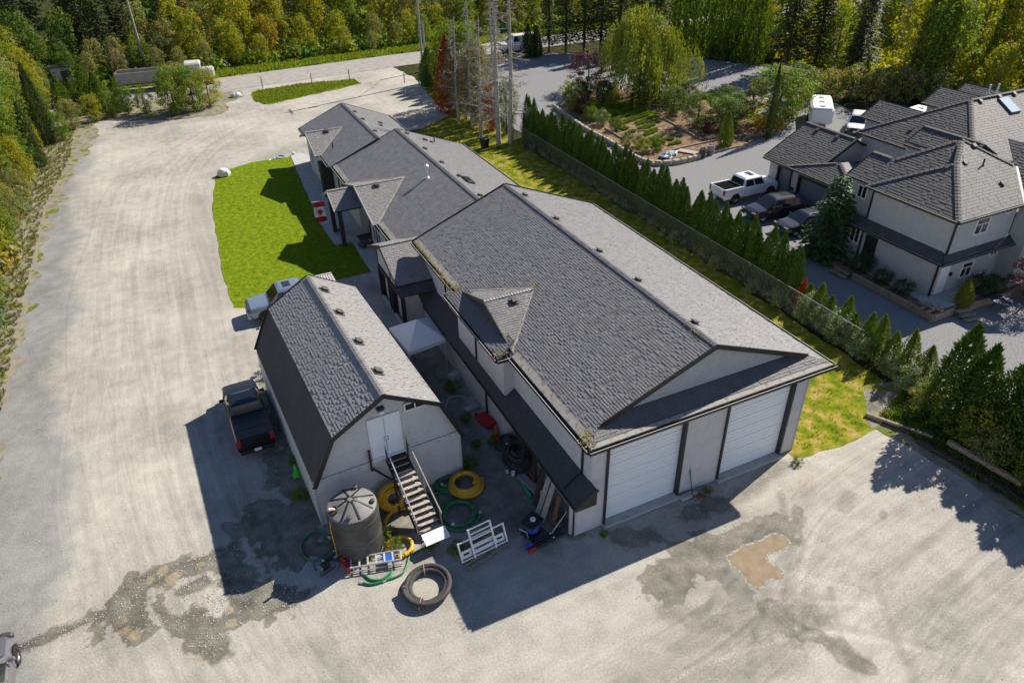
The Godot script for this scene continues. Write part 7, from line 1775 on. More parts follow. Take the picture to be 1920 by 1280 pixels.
func conifer(sd: int, H: float, W: float, whorls: int, leaf: float, low := 0.12, droop := 0.35, dens := 1.0) -> Array:
	var g := RandomNumberGenerator.new(); g.seed = sd
	var mb := MB.new(); var tr := MB.new()
	tr.tube([V3(0, -0.3, 0), V3(0.05, H * 0.5, 0), V3(0, H, 0)], [0.012 * H + 0.05, 0.008 * H + 0.03, 0.01], 7)
	for k in whorls:
		var f := lerpf(low, 0.99, float(k) / whorls)
		var L := W * 0.5 * pow(1.0 - f, 0.75) * g.randf_range(0.8, 1.15) + 0.12
		var nb := 6 if f < 0.8 else 4
		for b in nb:
			var a := TAU * b / nb + k * 1.1 + g.randf() * 0.5
			var LL := L * g.randf_range(0.65, 1.15)
			var d := V3(cos(a), 0, sin(a))
			var tip := d * LL + V3(0, -droop * LL * 0.6 + 0.12 * LL * f, 0)
			var o := V3(0, f * H, 0)
			if LL > 0.7: tr.tube([o, o + tip], [0.02 + 0.012 * LL, 0.008], 4, false, false)
			var base := tint(g, 0.3, 0.12)
			var m := int((5 + 16 * LL / maxf(W * 0.5, 0.5)) * dens)
			for i in m:
				var u := pow((i + 0.7) / m, 0.7)
				var s := d.cross(Vector3.UP) * (g.randf_range(-1, 1) * 0.33 * LL * (1.05 - u))
				var p := o + tip * u + s + V3(0, -absf(s.length()) * 0.25 + g.randfn() * 0.04, 0)
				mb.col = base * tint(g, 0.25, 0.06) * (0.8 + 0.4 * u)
				mb.leaf(p, (d * 0.7 + s.normalized() * 0.7 + V3(0, -droop * 0.5, 0)).normalized(), (Vector3.UP + rdir(g) * 0.5).normalized(), leaf * g.randf_range(0.7, 1.3), leaf * 0.45)
	return [mb.mesh(), tr.mesh()]

func willow(sd: int) -> Array:
	var g := RandomNumberGenerator.new(); g.seed = sd
	var mb := MB.new()
	var H := 11.0
	for k in 560:
		var a := g.randf() * TAU; var f := sqrt(g.randf())
		var R0 := 4.3 * f
		var lob := 1.0 + 0.25 * sin(a * 3.0 + 1.0)
		var top := V3(cos(a) * R0 * lob, H * (0.98 - 0.38 * f * f) * g.randf_range(0.82, 1.02), sin(a) * R0 * lob)
		var L := g.randf_range(2.0, 5.5) * (0.6 + 0.5 * f)
		if k % 3 == 0: top += V3(2.9, -2.4, 1.2)
		L = minf(L, top.y - 0.6)
		var base := tint(g, 0.38, 0.22)
		var n := int(L * 13)
		var out := V3(cos(a), 0, sin(a))
		for i in n:
			var u := float(i) / n
			var p := top + out * (0.55 * sin(u * 1.9)) * (0.5 + f * 0.5) - V3(0, L * u, 0) + rdir(g) * 0.2
			mb.col = base * tint(g, 0.25, 0.1)
			mb.leaf(p, (V3(0, -1, 0) + rdir(g) * 0.5).normalized(), (out + rdir(g) * 0.6).normalized(), 0.34 * g.randf_range(0.7, 1.3), 0.125)
	for k in 26:
		var a := g.randf() * TAU; var r := 3.0 * sqrt(g.randf())
		clump(mb, g, V3(cos(a) * r, H * (0.93 - 0.03 * r * r), sin(a) * r), V3(0.9, 0.7, 0.9), 60, 0.3, 0.12)
	return [mb.mesh(), limbs(g, 8.0, 7.0, 0.32, 9, 0.2).mesh()]

func snag(sd: int, H: float, n: int, L0: float) -> MB:
	var g := RandomNumberGenerator.new(); g.seed = sd
	var mb := MB.new()
	mb.tube([V3(0, -0.3, 0), V3(g.randfn() * 0.1, H * 0.4, 0), V3(g.randfn() * 0.25, H, g.randfn() * 0.2)], [0.26, 0.19, 0.04], 9)
	for k in n:
		var f := lerpf(0.16, 0.97, float(k) / n)
		var a := g.randf() * TAU; var L := L0 * (1.15 - f) * g.randf_range(0.4, 1.2)
		var d := V3(cos(a), g.randf_range(-0.45, 0.1), sin(a))
		var o := V3(0, f * H, 0)
		var e := o + d * L + V3(0, 0.25 * L * g.randf(), 0)
		mb.tube([o, o + d * L * 0.55, e], [0.045, 0.03, 0.012], 5, false, false)
		for j in 6:
			var q := o.lerp(e, g.randf_range(0.4, 0.9)); var d2 := (d + rdir(g) * 0.9).normalized()
			mb.tube([q, q + d2 * L * 0.35], [0.02, 0.008], 4, false, false)
	return mb

func plant(called: String, label: String, cat: String, meshes: Array, leafm: Material, at: Vector3, size: Variant, turn := 0.0, group := "", trunkm: Material = null, crown := "crown") -> Node3D:
	var o := thing(called, label, cat, at, turn, group)
	o.scale = Vector3.ONE * size if size is float else size
	part(o, crown, meshes[0], leafm)
	if meshes.size() > 1: part(o, "trunk", meshes[1], trunkm if trunkm else M.bark)
	return o

func build_plants() -> void:
	LM.green = leafmat(0.125, 0.19, 0.03, 0.95); LM.mid = leafmat(0.22, 0.28, 0.035, 1.0); LM.yellow = leafmat(0.36, 0.345, 0.03, 1.0)
	LM.olive = leafmat(0.30, 0.285, 0.11, 1.0); LM.autumn = leafmat(0.42, 0.29, 0.03, 1.0); LM.brown = leafmat(0.31, 0.235, 0.12, 0.9); LM.dark = leafmat(0.07, 0.10, 0.03, 0.8)
	LM.cedar = leafmat(0.07, 0.13, 0.018, 0.7); LM.willow = leafmat(0.27, 0.30, 0.045, 0.9); LM.red = leafmat(0.42, 0.065, 0.028, 0.9); LM.maroon = leafmat(0.12, 0.045, 0.04, 0.6); LM.pale = leafmat(0.22, 0.28, 0.12, 0.7)
	LM.spruce = leafmat(0.065, 0.125, 0.034, 0.5); LM.grass = leafmat(0.15, 0.235, 0.022, 0.8)
	var g := RandomNumberGenerator.new(); g.seed = 77
	var near := []; var far := []; var con := []; var cols := []; var ced := []; var shr := []
	for k in 4: near.append(broadleaf(100 + k, 9.0, 5.2, 52, 110, 0.24, 0.06))
	for k in 4: far.append(broadleaf(120 + k, 12.0, 6.0, 52, 64, 0.40, 0.05))
	for k in 3: con.append(conifer(140 + k, 18.0, 6.0, 34, 0.5, 0.16, 0.5, 1.5))
	for k in 2: cols.append(columnar(150 + k, 15.0, 3.0, 3800, 0.42, 0.18, 2.2))
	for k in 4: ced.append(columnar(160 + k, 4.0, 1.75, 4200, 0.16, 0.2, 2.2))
	for k in 4: shr.append(broadleaf(180 + k, 2.0, 2.2, 26, 95, 0.13, 0.05))
	# one tree of each kind, then copies
	var proto := {}
	var put := func(key: String, called: String, label: String, cat: String, meshes: Array, lm: Material, at: Vector3, size: Variant, group: String, tm: Material = null) -> void:
		if proto.has(key): dup(proto[key], at, g.randf() * 360.0, size, label, group)
		else: proto[key] = plant(called, label, cat, meshes, lm, at, size, g.randf() * 360.0, group, tm)
	# left tree line
	var tones := [[LM.mid, "mid green"], [LM.yellow, "yellow-green"], [LM.green, "deep green"], [LM.olive, "olive"], [LM.autumn, "golden"], [LM.brown, "brownish"]]
	var z := -20.0
	while z > -113.0:
		for c in [[-14.2, 0.5], [-16.2, 0.82], [-19.0, 1.0], [-22.4, 1.15], [-26.0, 1.3]]:
			if z > -58.0 and c[0] < -20.0: continue
			if z > -36 and c[0] < -17.0: continue
			var s: float = c[1] * g.randf_range(0.75, 1.2)
			var t: int = [0, 0, 1, 1, 2, 3][g.randi() % 6]
			var k := g.randi() % 4
			put.call("n%d%d" % [k, t], "leafy_tree", "%s tree in %s row left of the drive, %s" % [tones[t][1], "front" if c[0] > -15 else ("second" if c[0] > -17 else "back"), "nearest the yard" if z > -40 else ("level with the lawn" if z > -66 else "towards the road")], "tree", near[k], tones[t][0], V3(c[0] + g.randf_range(-0.8, 0.6), -0.1, z + g.randf_range(-1.2, 1.2)), V3(s * 1.05, s, s * 1.05), "leafy trees along the left side of the drive")
		z -= 2.9
	for q in [[-32, -112], [-37, -106], [-42, -112], [-31, -103], [-35, -98], [-47, -104], [-52, -113], [-40, -95], [-30, -92]]:
		put.call("n11", "leafy_tree", "yellow-green tree deep in the far left corner of the woods", "tree", near[1], LM.yellow, V3(q[0], -0.1, q[1]), 1.35, "trees in the far left corner")
	for q in [[V3(-12.6, 0, -90.0), 1.5], [V3(-13.0, 0, -82.0), 1.15]]:
		put.call("lc", "dark_cedar", "narrow dark cedar leaning out of the left tree line" if q[1] > 1.2 else "smaller dark cedar at the edge of the left tree line", "cedar", ced[0], LM.dark, q[0], V3(q[1], q[1] * 1.35, q[1]), "")
	# beyond the road
	var where := func(xx: float) -> String:
		return "at the far left" if xx < -22 else ("behind the dump trailer" if xx < 4 else ("across from the grass island" if xx < 22 else ("by the tall utility pole" if xx < 38 else ("behind the bare trunks" if xx < 56 else ("behind the dark evergreen row" if xx < 85 else "at the far right")))))
	for row in [[-119.0, 0.32, 3.4], [-122.5, 0.52, 4.2], [-127.5, 0.85, 5.2], [-134.0, 1.15, 6.4], [-142.0, 1.4, 8.0], [-156.0, 1.6, 9.0], [-176.0, 1.8, 10.0]]:
		var x := -56.0
		while x < 150.0:
			if row[0] < -150.0 and x > 40.0: break
			x += row[2] * g.randf_range(0.7, 1.25) * (0.9 if x < 4 else 1.2)
			var zz: float = row[0] + g.randf_range(-1.4, 1.2) - maxf(0.0, x - 6) * 0.055
			var s: float = row[1] * g.randf_range(0.75, 1.25)
			var size_word := "roadside bush" if row[1] < 0.4 else ("small tree" if row[1] < 0.7 else ("mid-row tree" if row[1] < 1.0 else ("tall tree" if row[1] < 1.3 else "tall back tree")))
			var t: int
			if x < 3: t = [2, 2, 0, 2, 3, 5][g.randi() % 6]
			elif x < 30: t = [1, 3, 1, 0, 1, 5, 1, 4][g.randi() % 8]
			elif x < 62: t = [3, 3, 1, 0, 0, 3][g.randi() % 6]
			else: t = [1, 0, 3, 1, 2, 1][g.randi() % 6]
			if row[1] > 0.8 and x < 6 and g.randf() < 0.5:
				var k := g.randi() % 3
				put.call("c%d" % k, "conifer", "dark conifer in the woods across the road, %s" % where.call(x), "conifer", con[k], LM.dark, V3(x, -0.1, zz), s * 0.8, "dark conifers beyond the road")
			else:
				var k := g.randi() % 4
				put.call("f%d%d" % [k, t], "woodland_tree", "%s %s in the woods across the road, %s" % [tones[t][1], size_word, where.call(x)], "tree", far[k], tones[t][0], V3(x, -0.1, zz), V3(s * 1.2, s, s * 1.2) if row[1] < 0.7 else s, "trees in the woods beyond the road")
	# right-hand woods
	var area := arr2([66, -102, 75, -92, 82, -76, 77, -63, 84, -46, 128, -46, 150, -104, 66, -104])
	var taken := []
	for i in 900:
		var p := Vector2(g.randf_range(62, 150), g.randf_range(-105, -44))
		if not Geometry2D.is_point_in_polygon(p, area): continue
		var ok := true
		for q in taken: if p.distance_to(q) < 3.6: ok = false
		if not ok: continue
		taken.append(p)
		if taken.size() > 100: break
		var u := g.randf(); var s := g.randf_range(0.5, 1.05)
		var wh := "behind the caravan" if p.x < 80 and p.y > -75 else ("beyond the shaded drive" if p.x < 92 and p.y <= -75 else ("right behind the neighbour's roof" if p.y > -62 else ("far behind the ivy-covered cone" if p.x < 112 else "at the far right edge")))
		if u < 0.74:
			var t: int = [1, 1, 0, 3, 1, 1, 0][g.randi() % 7]; var k := g.randi() % 4
			put.call("f%d%d" % [k, t], "woodland_tree", "%s %s tree in the woods %s" % ["small" if s < 0.6 else ("middling" if s < 0.78 else "large"), tones[t][1], wh], "tree", far[k], tones[t][0], V3(p.x, -0.1, p.y), s, "trees in the woods behind the neighbour's house")
		elif u < 0.86:
			var k := g.randi() % 3
			put.call("c%d" % k, "conifer", "dark conifer among the trees %s" % wh, "conifer", con[k], LM.dark, V3(p.x, -0.1, p.y), s * 0.85, "dark conifers behind the neighbour's house")
		else:
			if not proto.has("bt"): proto["bt"] = plant("dead_tree", "bare grey trunk rising among the trees behind the neighbour's house", "dead tree", [snag(300, 12.0, 26, 2.2).mesh()], M.palebark, V3(p.x, -0.1, p.y), 1.0, 0.0, "bare grey trunks behind the neighbour's house", null, "trunk")
			else: dup(proto["bt"], V3(p.x, -0.1, p.y), g.randf() * 360.0, g.randf_range(0.7, 1.2))
	# dark evergreens along the neighbour's far boundary
	for q in [[57.0, -101.3, 0.72, "second"], [59.6, -100.2, 0.8, "third"], [62.2, -99.6, 0.85, "fourth"], [64.8, -98.6, 0.75, "fifth"], [67.4, -97.0, 0.9, "sixth"], [55.0, -103.0, 0.6, "leftmost"], [69.5, -95.0, 0.8, "rightmost"]]:
		put.call("c%d" % (g.randi() % 3), "conifer", "tall dark evergreen between driveway and road, %s of its row of seven" % q[3], "conifer", con[0], LM.dark, V3(q[0], 0, q[1]), q[2], "tall evergreens between the driveway and the road")
	for q in [[71.0, -92.4, 1.0, "first"], [72.0, -90.0, 1.08, "second"], [73.0, -87.6, 0.95, "third"], [74.0, -85.4, 1.05, "fourth"], [75.0, -83.2, 0.98, "fifth"], [76.0, -81.0, 1.02, "last"]]:
		put.call("col", "columnar_tree", "tall columnar tree in the row behind the willow, %s from the left" % q[3], "tree", cols[0], LM.green, V3(q[0], 0, q[1]), q[2], "columnar trees behind the willow")
	for q in [[76.4, -75.4, 1.05, "great dark pine with a bare lower trunk beside the shaded drive"], [79.2, -73.0, 0.95, "second dark pine, right of the great one"], [81.5, -68.0, 0.8, "slender dark pine beyond the green shrubs"]]:
		dup(proto["c0"], V3(q[0], 0, q[1]), g.randf() * 360, q[2], q[3])
	for q in [[50.7, -101.6, 1.15], [52.0, -101.4, 1.05]]:
		put.call("lc", "dark_cedar", "left of two black-green cedar columns by the road fence" if q[0] < 51 else "right of two black-green cedar columns by the road fence", "cedar", ced[0], LM.dark, V3(q[0], 0, q[1]), V3(q[2] * 1.4, q[2], q[2] * 1.4), "")
	for q in [[81.5, -58.0, 1.0, 1.75, "great ivy-covered cone-shaped tree behind the neighbour's roof"], [93.0, -57.0, 0.95, 1.7, "second ivy-covered cone at the right edge"], [75.6, -61.8, 0.32, 1.3, "rounded dark clipped evergreen before the ivy tree"], [104.0, -60.0, 1.0, 1.6, "third ivy-covered cone beyond the others"]]:
		plant("ivy_tree", q[4], "tree", cols[1], LM.green, V3(q[0], 0, q[1]), V3(q[2] * q[3], q[2], q[2] * q[3]))
	# snags and vines by the fence corner
	for q in [[29.7, -66.4, 17.0, 60, 2.6, "tall bare trunk standing at the fence corner, left of two"], [30.9, -66.2, 17.5, 62, 2.6, "tall bare trunk standing at the fence corner, right of two"], [31.8, -71.7, 14.0, 60, 2.8, "bare grey tree just behind the two tall trunks"], [28.9, -69.2, 12.0, 80, 3.4, "bare tree full of pale dead branches"], [29.8, -73.8, 13.0, 64, 3.0, "thin bare tree among the red vines"], [29.0, -75.8, 11.0, 60, 3.2, "short bare tree nearest the red vines"], [30.8, -69.0, 13.0, 60, 2.8, "slim bare tree between the tall trunks and the vines"]]:
		plant("bare_tree", q[5], "dead tree", [snag(int(q[2] * 31 + q[0]), q[2], q[3], q[4]).mesh()], M.palebark, V3(q[0], 0, q[1]), V3(1, 1, 1) if q[2] > 16 else V3(0.75, 1, 0.75), 0.0, "", null, "trunk_and_branches")
	var vine := columnar(210, 8.6, 2.6, 3000, 0.3, 0.4, 2.0)
	plant("vine_covered_tree", "tree covered in bright red vines beside the drive", "tree", vine, LM.red, V3(29.6, 0, -80.2), V3(1.15, 0.95, 1.15))
	plant("vine_covered_tree", "smaller tree streaked with red vines before the bare trunks", "tree", vine, LM.red, V3(31.0, 0, -71.0), V3(0.55, 0.6, 0.55))
	for q in [[30.2, -82.4, 0.7, 0], [31.2, -80.6, 0.72, 2], [31.4, -79.0, 0.74, 0], [30.8, -74.2, 0.66, 5], [29.6, -78.0, 0.55, 5], [31.6, -75.4, 0.6, 2], [30.4, -72.6, 0.45, 3], [32.0, -69.4, 0.42, 2], [30.2, -76.4, 0.5, 5]]:
		var k: int = q[3]
		put.call("v%d" % k, "leafy_tree", "%s leafy tree in the clump round the bare trunks" % tones[k][1], "tree", near[k % 4], tones[k][0], V3(q[0], 0, q[1]), V3(q[2] * 1.1, q[2] * 1.5, q[2] * 1.1), "leafy trees round the bare trunks")
	for q in [[31.9, -94.0, 0.9], [31.6, -92.4, 1.1], [32.3, -91.0, 1.2], [32.0, -89.4, 1.15], [32.4, -87.9, 1.0], [31.8, -86.2, 1.1], [32.2, -84.6, 0.95]]:
		put.call("pc", "pole_cedar", "dark green cedar in the short row beside the tall utility pole", "cedar", ced[1], LM.cedar, V3(q[0], 0, q[1]), V3(q[2] * 1.4, q[2] * 1.1, q[2] * 1.4), "cedars beside the tall utility pole")
	# bushes at the road corner
	for q in [[0.6, -95.4, 0.62, 0], [2.8, -95.8, 0.6, 0], [4.6, -97.0, 0.52, 1], [1.4, -97.8, 0.6, 3], [-2.6, -97.6, 0.34, 0], [-4.6, -98.4, 0.36, 2], [-6.4, -98.2, 0.34, 0], [-8.2, -96.8, 0.36, 1], [-10.4, -94.8, 0.38, 3], [-11.4, -91.0, 0.34, 0]]:
		var k: int = q[3]
		put.call("b%d" % k, "leafy_bush", "%s leafy bush at the drive corner, %s" % [tones[k][1], "in the large clump" if q[0] > -1 else ("beside the pointed cedars" if q[0] > -7 else "at the gravel's left edge")], "bush", near[k], tones[k][0], V3(q[0], 0, q[1]), V3(q[2] * 1.3, q[2], q[2] * 1.3), "leafy bushes at the corner of drive and road")
	for q in [[-11.2, -101.0, 1.15, "leftmost"], [-10.0, -101.8, 1.0, "second from the left"], [-8.6, -103.2, 1.25, "tallest, in the middle"], [-7.4, -101.6, 1.1, "second from the right"], [-5.4, -100.4, 0.95, "rightmost"]]:
		put.call("rc", "pointed_cedar", "pointed cedar before the dump trailer, %s of five" % q[3], "cedar", ced[2], LM.green, V3(q[0], 0, q[1]), V3(q[2] * 1.5, q[2], q[2] * 1.5), "pointed cedars before the dump trailer")
	# the long cedar hedge
	z = -66.6
	var hedge0: Array = []
	while z < -28.0:
		var k := g.randi() % 4; var s := g.randf_range(0.84, 1.14) * (1.0 if z < -40 else 0.94)
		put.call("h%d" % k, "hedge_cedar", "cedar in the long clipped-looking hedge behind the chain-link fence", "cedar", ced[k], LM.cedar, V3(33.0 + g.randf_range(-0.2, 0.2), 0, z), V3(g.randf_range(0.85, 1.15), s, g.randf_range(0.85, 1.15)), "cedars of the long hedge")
		z += g.randf_range(0.6, 0.86)
	var gap := [[-27.0, 0.5, 0], [-26.1, 0.62, 0], [-25.1, 0.55, 1], [-24.0, 0.66, 0], [-23.2, 0.5, 0], [-22.3, 0.62, 0], [-21.5, 0.7, 0], [-20.6, 0.55, 0], [-19.6, 0.72, 0], [-18.6, 0.6, 0]]
	for q in gap:
		if q[2] == 1: plant("dying_cedar", "small rust-red dying cedar at the thin end of the hedge", "cedar", ced[0], LM.red, V3(32.9, 0, -27.6), V3(0.6, 0.5, 0.6))
		put.call("y", "young_cedar", "short young cedar at the thin end of the hedge, %s" % ("nearest the full hedge" if q[0] < -26.5 else ("nearest the large cedars" if q[0] > -19 else ("before the terrace steps" if q[0] > -22 else "in its middle"))), "cedar", ced[3], LM.green, V3(32.6 + g.randf_range(-0.2, 0.2), 0, q[0]), V3(0.75, q[1], 0.75), "young cedars at the thin end of the hedge")
	for q in [[32.0, -26.2, 0.85], [32.2, -24.6, 0.75], [31.9, -23.6, 0.9], [31.8, -21.9, 0.7], [31.9, -20.0, 0.6], [31.7, -28.4, 0.6], [31.6, -30.5, 0.45], [31.5, -34.2, 0.5], [31.5, -39.0, 0.45], [31.6, -18.6, 0.8]]:
		put.call("w", "weedy_shrub", "pale-leaved weedy shrub growing through the fence at the thin end of the hedge", "shrub", shr[0], LM.pale, V3(q[0], 0, q[1]), q[2], "weedy shrubs growing through the fence")
	# big cedars on the bank
	for q in [[30.9, -15.9, 1.42, 1.8, "tallest cedar of the pair at the edge of the yard"], [31.3, -15.0, 1.25, 1.6, "shorter cedar of the pair at the edge of the yard"]]:
		plant("large_cedar", q[4], "cedar", ced[0], LM.cedar, V3(q[0], 0, q[1]), V3(q[3], q[2], q[3]))
	for q in [[32.0, -13.6, 1.05], [31.4, -12.6, 0.95], [32.4, -12.4, 1.0], [31.6, -11.4, 1.1], [32.5, -10.9, 1.15], [31.3, -10.2, 1.0], [32.2, -9.4, 1.15], [31.4, -8.4, 1.1], [32.6, -7.6, 1.2], [31.6, -6.6, 1.1]]:
		put.call("bk", "bank_cedar", "bushy cedar in the lower-right group, %s" % ("next to the tall pair" if q[1] < -12.5 else ("at the back of its middle" if q[1] < -10.5 and q[0] > 32 else ("at the front of its middle" if q[1] < -10 else ("beyond the middle" if q[1] < -8 else "at the right edge")))), "cedar", ced[1], LM.cedar, V3(q[0], 0, q[1]), V3(1.75, q[2] * 1.18, 1.75), "bushy cedars at the lower right")
	for q in [[30.4, -14.4, 0.85, 0], [30.3, -13.0, 0.95, 3], [30.6, -11.6, 0.9, 0], [30.2, -10.2, 1.0, 2], [30.4, -8.8, 0.9, 0], [30.8, -17.0, 0.8, 3], [31.2, -13.9, 1.2, 1], [30.3, -7.4, 1.0, 2]]:
		var k: int = q[3]
		put.call("br%d" % k, "bramble", "%s bramble shrub at the foot of the lower-right cedars" % tones[k][1], "shrub", shr[k % 4], tones[k][0], V3(q[0], 0, q[1]), q[2], "brambles under the lower-right cedars")
	# neighbour's garden
	plant("weeping_willow", "large yellow-green weeping willow at the head of the garden", "willow", willow(230), LM.willow, V3(51.6, 0, -74.0), V3(0.98, 1.0, 0.98))
	plant("maroon_maple", "low spreading dark maroon tree left of the willow", "tree", near[1], LM.maroon, V3(48.2, 0, -80.0), V3(0.95, 0.55, 0.95))
	plant("maroon_maple", "reddish maple at the terrace corner of the pale house", "tree", near[2], leafmat(0.20, 0.085, 0.06), V3(46.3, 0, -21.6), V3(0.62, 0.45, 0.62))
	plant("broad_tree", "broad bright green tree beside the caravan", "tree", near[0], LM.mid, V3(59.0, 0, -58.2), V3(1.35, 0.68, 1.35))
	plant("broad_tree", "second green tree, behind the broad one beside the caravan", "tree", near[3], LM.green, V3(64.0, 0, -61.0), V3(0.9, 0.6, 0.9))
	plant("plum_tree", "small dark purple tree beside the wooden platform", "tree", near[2], LM.maroon, V3(59.6, 0, -62.6), V3(0.4, 0.36, 0.4))
	plant("slim_cypress", "slim tall cypress standing alone by the drive", "cypress", cols[0], LM.dark, V3(54.7, 0, -54.6), V3(0.36, 0.48, 0.36))
	for q in [[51.4, -66.3, 0.38, "fruit tree at the far end of the garden row"], [51.0, -61.4, 0.44, "largest fruit tree in the middle of the garden row"], [52.6, -58.6, 0.42, "fruit tree at the near end of the garden row"], [56.2, -63.0, 0.4, "fruit tree beside the wooden platform"], [54.6, -60.4, 0.4, "fruit tree between the garden row and the platform"]]:
		plant("fruit_tree", q[3], "fruit tree", near[int(q[0]) % 4], LM.green, V3(q[0], 0, q[1]), V3(q[2] * 1.75, q[2] * 0.95, q[2] * 1.75))
	plant("slim_shrub", "slim upright shrub in the garden corner by the barrels", "shrub", ced[2], LM.green, V3(49.4, 0, -54.8), V3(1.0, 0.85, 1.0))
	for q in [[44.0, -76.6, 1.25, "rounded yellow-green shrub at the head of the garden wall", LM.mid], [46.2, -77.0, 1.1, "dark blue-green shrub beside the rounded one", LM.dark], [48.4, -76.4, 1.0, "low dark shrub below the willow", LM.dark], [42.3, -73.2, 0.7, "small golden shrub on the garden wall", LM.yellow], [42.6, -71.6, 0.85, "dark red shrub on the garden wall", LM.maroon], [42.0, -68.8, 0.8, "leafy vegetable clump behind the garden wall, farthest", LM.mid], [42.2, -66.8, 0.85, "leafy vegetable clump behind the garden wall, second", LM.pale], [42.6, -64.4, 0.7, "leafy vegetable clump behind the garden wall, third", LM.green],
		[40.8, -59.6, 0.7, "green shrub hanging over the lower garden wall", LM.green], [41.6, -58.6, 0.6, "rusty shrub above the lower garden wall", LM.brown], [41.0, -57.0, 0.75, "bright shrub at the bend of the garden wall", LM.mid], [42.4, -56.8, 0.7, "leafy shrub inside the bend of the garden wall", LM.green], [56.0, -57.2, 0.75, "golden flowering shrub beside the cypress", LM.autumn], [57.2, -56.0, 0.7, "orange-leaved shrub at the foot of the cypress", LM.autumn], [50.4, -59.0, 0.6, "red-leaved shrub under the fruit trees", LM.maroon]]:
		plant("garden_shrub", q[3], "shrub", shr[int(q[0] * 7) % 4], q[4], V3(q[0], 0, q[1]), q[2])
	for q in [[50.4, -71.6, 1.5, "dark shrub hiding the willow trunk, left", LM.green], [52.6, -70.8, 1.6, "dark shrub hiding the willow trunk, right", LM.green], [47.6, -74.6, 1.3, "dark spreading shrub between willow and maroon tree", LM.dark], [54.8, -68.6, 1.3, "dark bushy shrub behind the fruit trees", LM.dark], [47.0, -72.4, 0.9, "low green shrub on the shaded garden lawn", LM.mid]]:
		plant("garden_shrub", q[3], "shrub", shr[int(q[0] * 7) % 4], q[4], V3(q[0], 0, q[1]), q[2])
	for q in [[66.5, -63.4, 1.6, "first"], [69.0, -63.2, 1.8, "second"], [71.4, -62.8, 1.7, "third"], [73.6, -61.4, 1.9, "fourth"], [75.6, -59.6, 1.8, "fifth"], [77.4, -57.6, 2.0, "sixth"], [79.0, -55.0, 1.9, "last"]]:
		put.call("bs", "boundary_shrub", "olive shrub in the row behind the caravan, %s from the left" % q[3], "shrub", shr[1], LM.olive, V3(q[0], 0, q[1]), q[2], "shrubs behind the parked cars")
	plant("young_spruce", "young spruce standing before the neighbour's garage", "spruce", conifer(240, 6.2, 4.4, 30, 0.34, 0.04, 0.25, 1.7), LM.spruce, V3(39.7, 0, -32.2), 1.0)
	for q in [[39.55, -28.9, 0.78, "largest dark globe shrub before the pale house wall"], [39.4, -27.1, 0.62, "middle dark globe shrub before the pale house wall"], [39.4, -25.5, 0.62, "dark globe shrub nearest the terrace corner"], [43.6, -23.3, 0.85, "dark rounded shrub under the lower window"], [44.6, -23.1, 0.75, "second dark rounded shrub under the lower window"]]:
		plant("globe_shrub", q[3], "shrub", shr[int(q[0] * 3) % 4], LM.dark, V3(q[0], 0.36, q[1]), V3(q[2], q[2] * 0.8, q[2]))
	plant("golden_cedar", "squat golden-topped cedar beside the white side door", "cedar", ced[3], LM.yellow, V3(41.6, 0.3, -22.9), V3(0.7, 0.42, 0.7))
	# weeds round the barn, grass tufts, undergrowth
	for q in [[3.9, -20.5, 0.28], [2.75, -20.5, 0.22], [3.8, -21.3, 0.3], [5.3, -19.9, 0.24], [6.1, -19.2, 0.3], [1.5, -35.8, 0.5], [1.2, -27.6, 0.26], [0.9, -25.2, 0.3], [9.4, -24.8, 0.22], [10.2, -24.6, 0.26], [8.6, -23.6, 0.3], [12.0, -17.2, 0.16], [17.5, -17.3, 0.18], [22.4, -16.9, 0.2], [10.0, -29.6, 0.35], [9.7, -26.8, 0.28]]:
		put.call("weed", "weed", "low green weed in the gravel %s" % ("beside the white doors" if q[0] > 11.5 else ("by the lean-to wall" if q[0] > 8 else ("along the barn's left wall" if q[0] < 2 else "round the foot of the stairs"))), "weed", [shr[2][0]], LM.mid, V3(q[0], 0, q[1]), V3(q[2] * 1.2, q[2] * 0.8, q[2] * 1.2), "weeds in the gravel")
	var tuft := MB.new()
	for i in 7:
		var a := i * 0.9; tuft.col = tint(g, 0.3, 0.2)
		tuft.leaf(V3(cos(a) * 0.03, 0, sin(a) * 0.03), (V3(cos(a) * 0.6, 1, sin(a) * 0.6)).normalized(), V3(cos(a), 0.2, sin(a)), 0.13, 0.035)
	var lawn := arr2([2.3, -70.5, 1.3, -63.5, 0.9, -55.9, 0.6, -50.1, 0.6, -44.6, 1.4, -44.1, 6.4, -45.3, 9.8, -45.2, 9.9, -50.3, 8.6, -50.6, 8.5, -54.9, 9.6, -73.0, 6.0, -73.0])
	_scatter("lawn_grass", "short green blades of the mown lawn", tuft, LM.grass, lawn, 9000, g, 0.2, 0.36, 0.02)
	var sidep := arr2([22.9, -17.6, 24.8, -17.2, 27.7, -17.3, 29.0, -18.5, 31.2, -18.8, 31.6, -40, 31.6, -66, 31.0, -90, 29.4, -79, 25.5, -76, 22.9, -74])
	_scatter("dry_grass_blades", "dry yellow-green blades of the side grass", tuft, leafmat(0.27, 0.26, 0.05, 0.8), sidep, 12000, g, 0.25, 0.7, 0.012)
	_scatter("bank_weeds", "weeds on the strip below the lower-right cedars", tuft, LM.green, arr2([28.6, -17.6, 31.5, -18.6, 32.5, -4, 29.5, -4, 28.8, -12]), 2600, g, 1.2, 2.6, 0.016)
	_scatter("verge_weeds", "rough grass along the left verge", tuft, leafmat(0.2, 0.2, 0.06, 0.8), arr2([-16, -10, -16, -97, -10.4, -97, -10.4, -84, -12.0, -70, -12.4, -10]), 5200, g, 0.8, 2.2, 0.01)
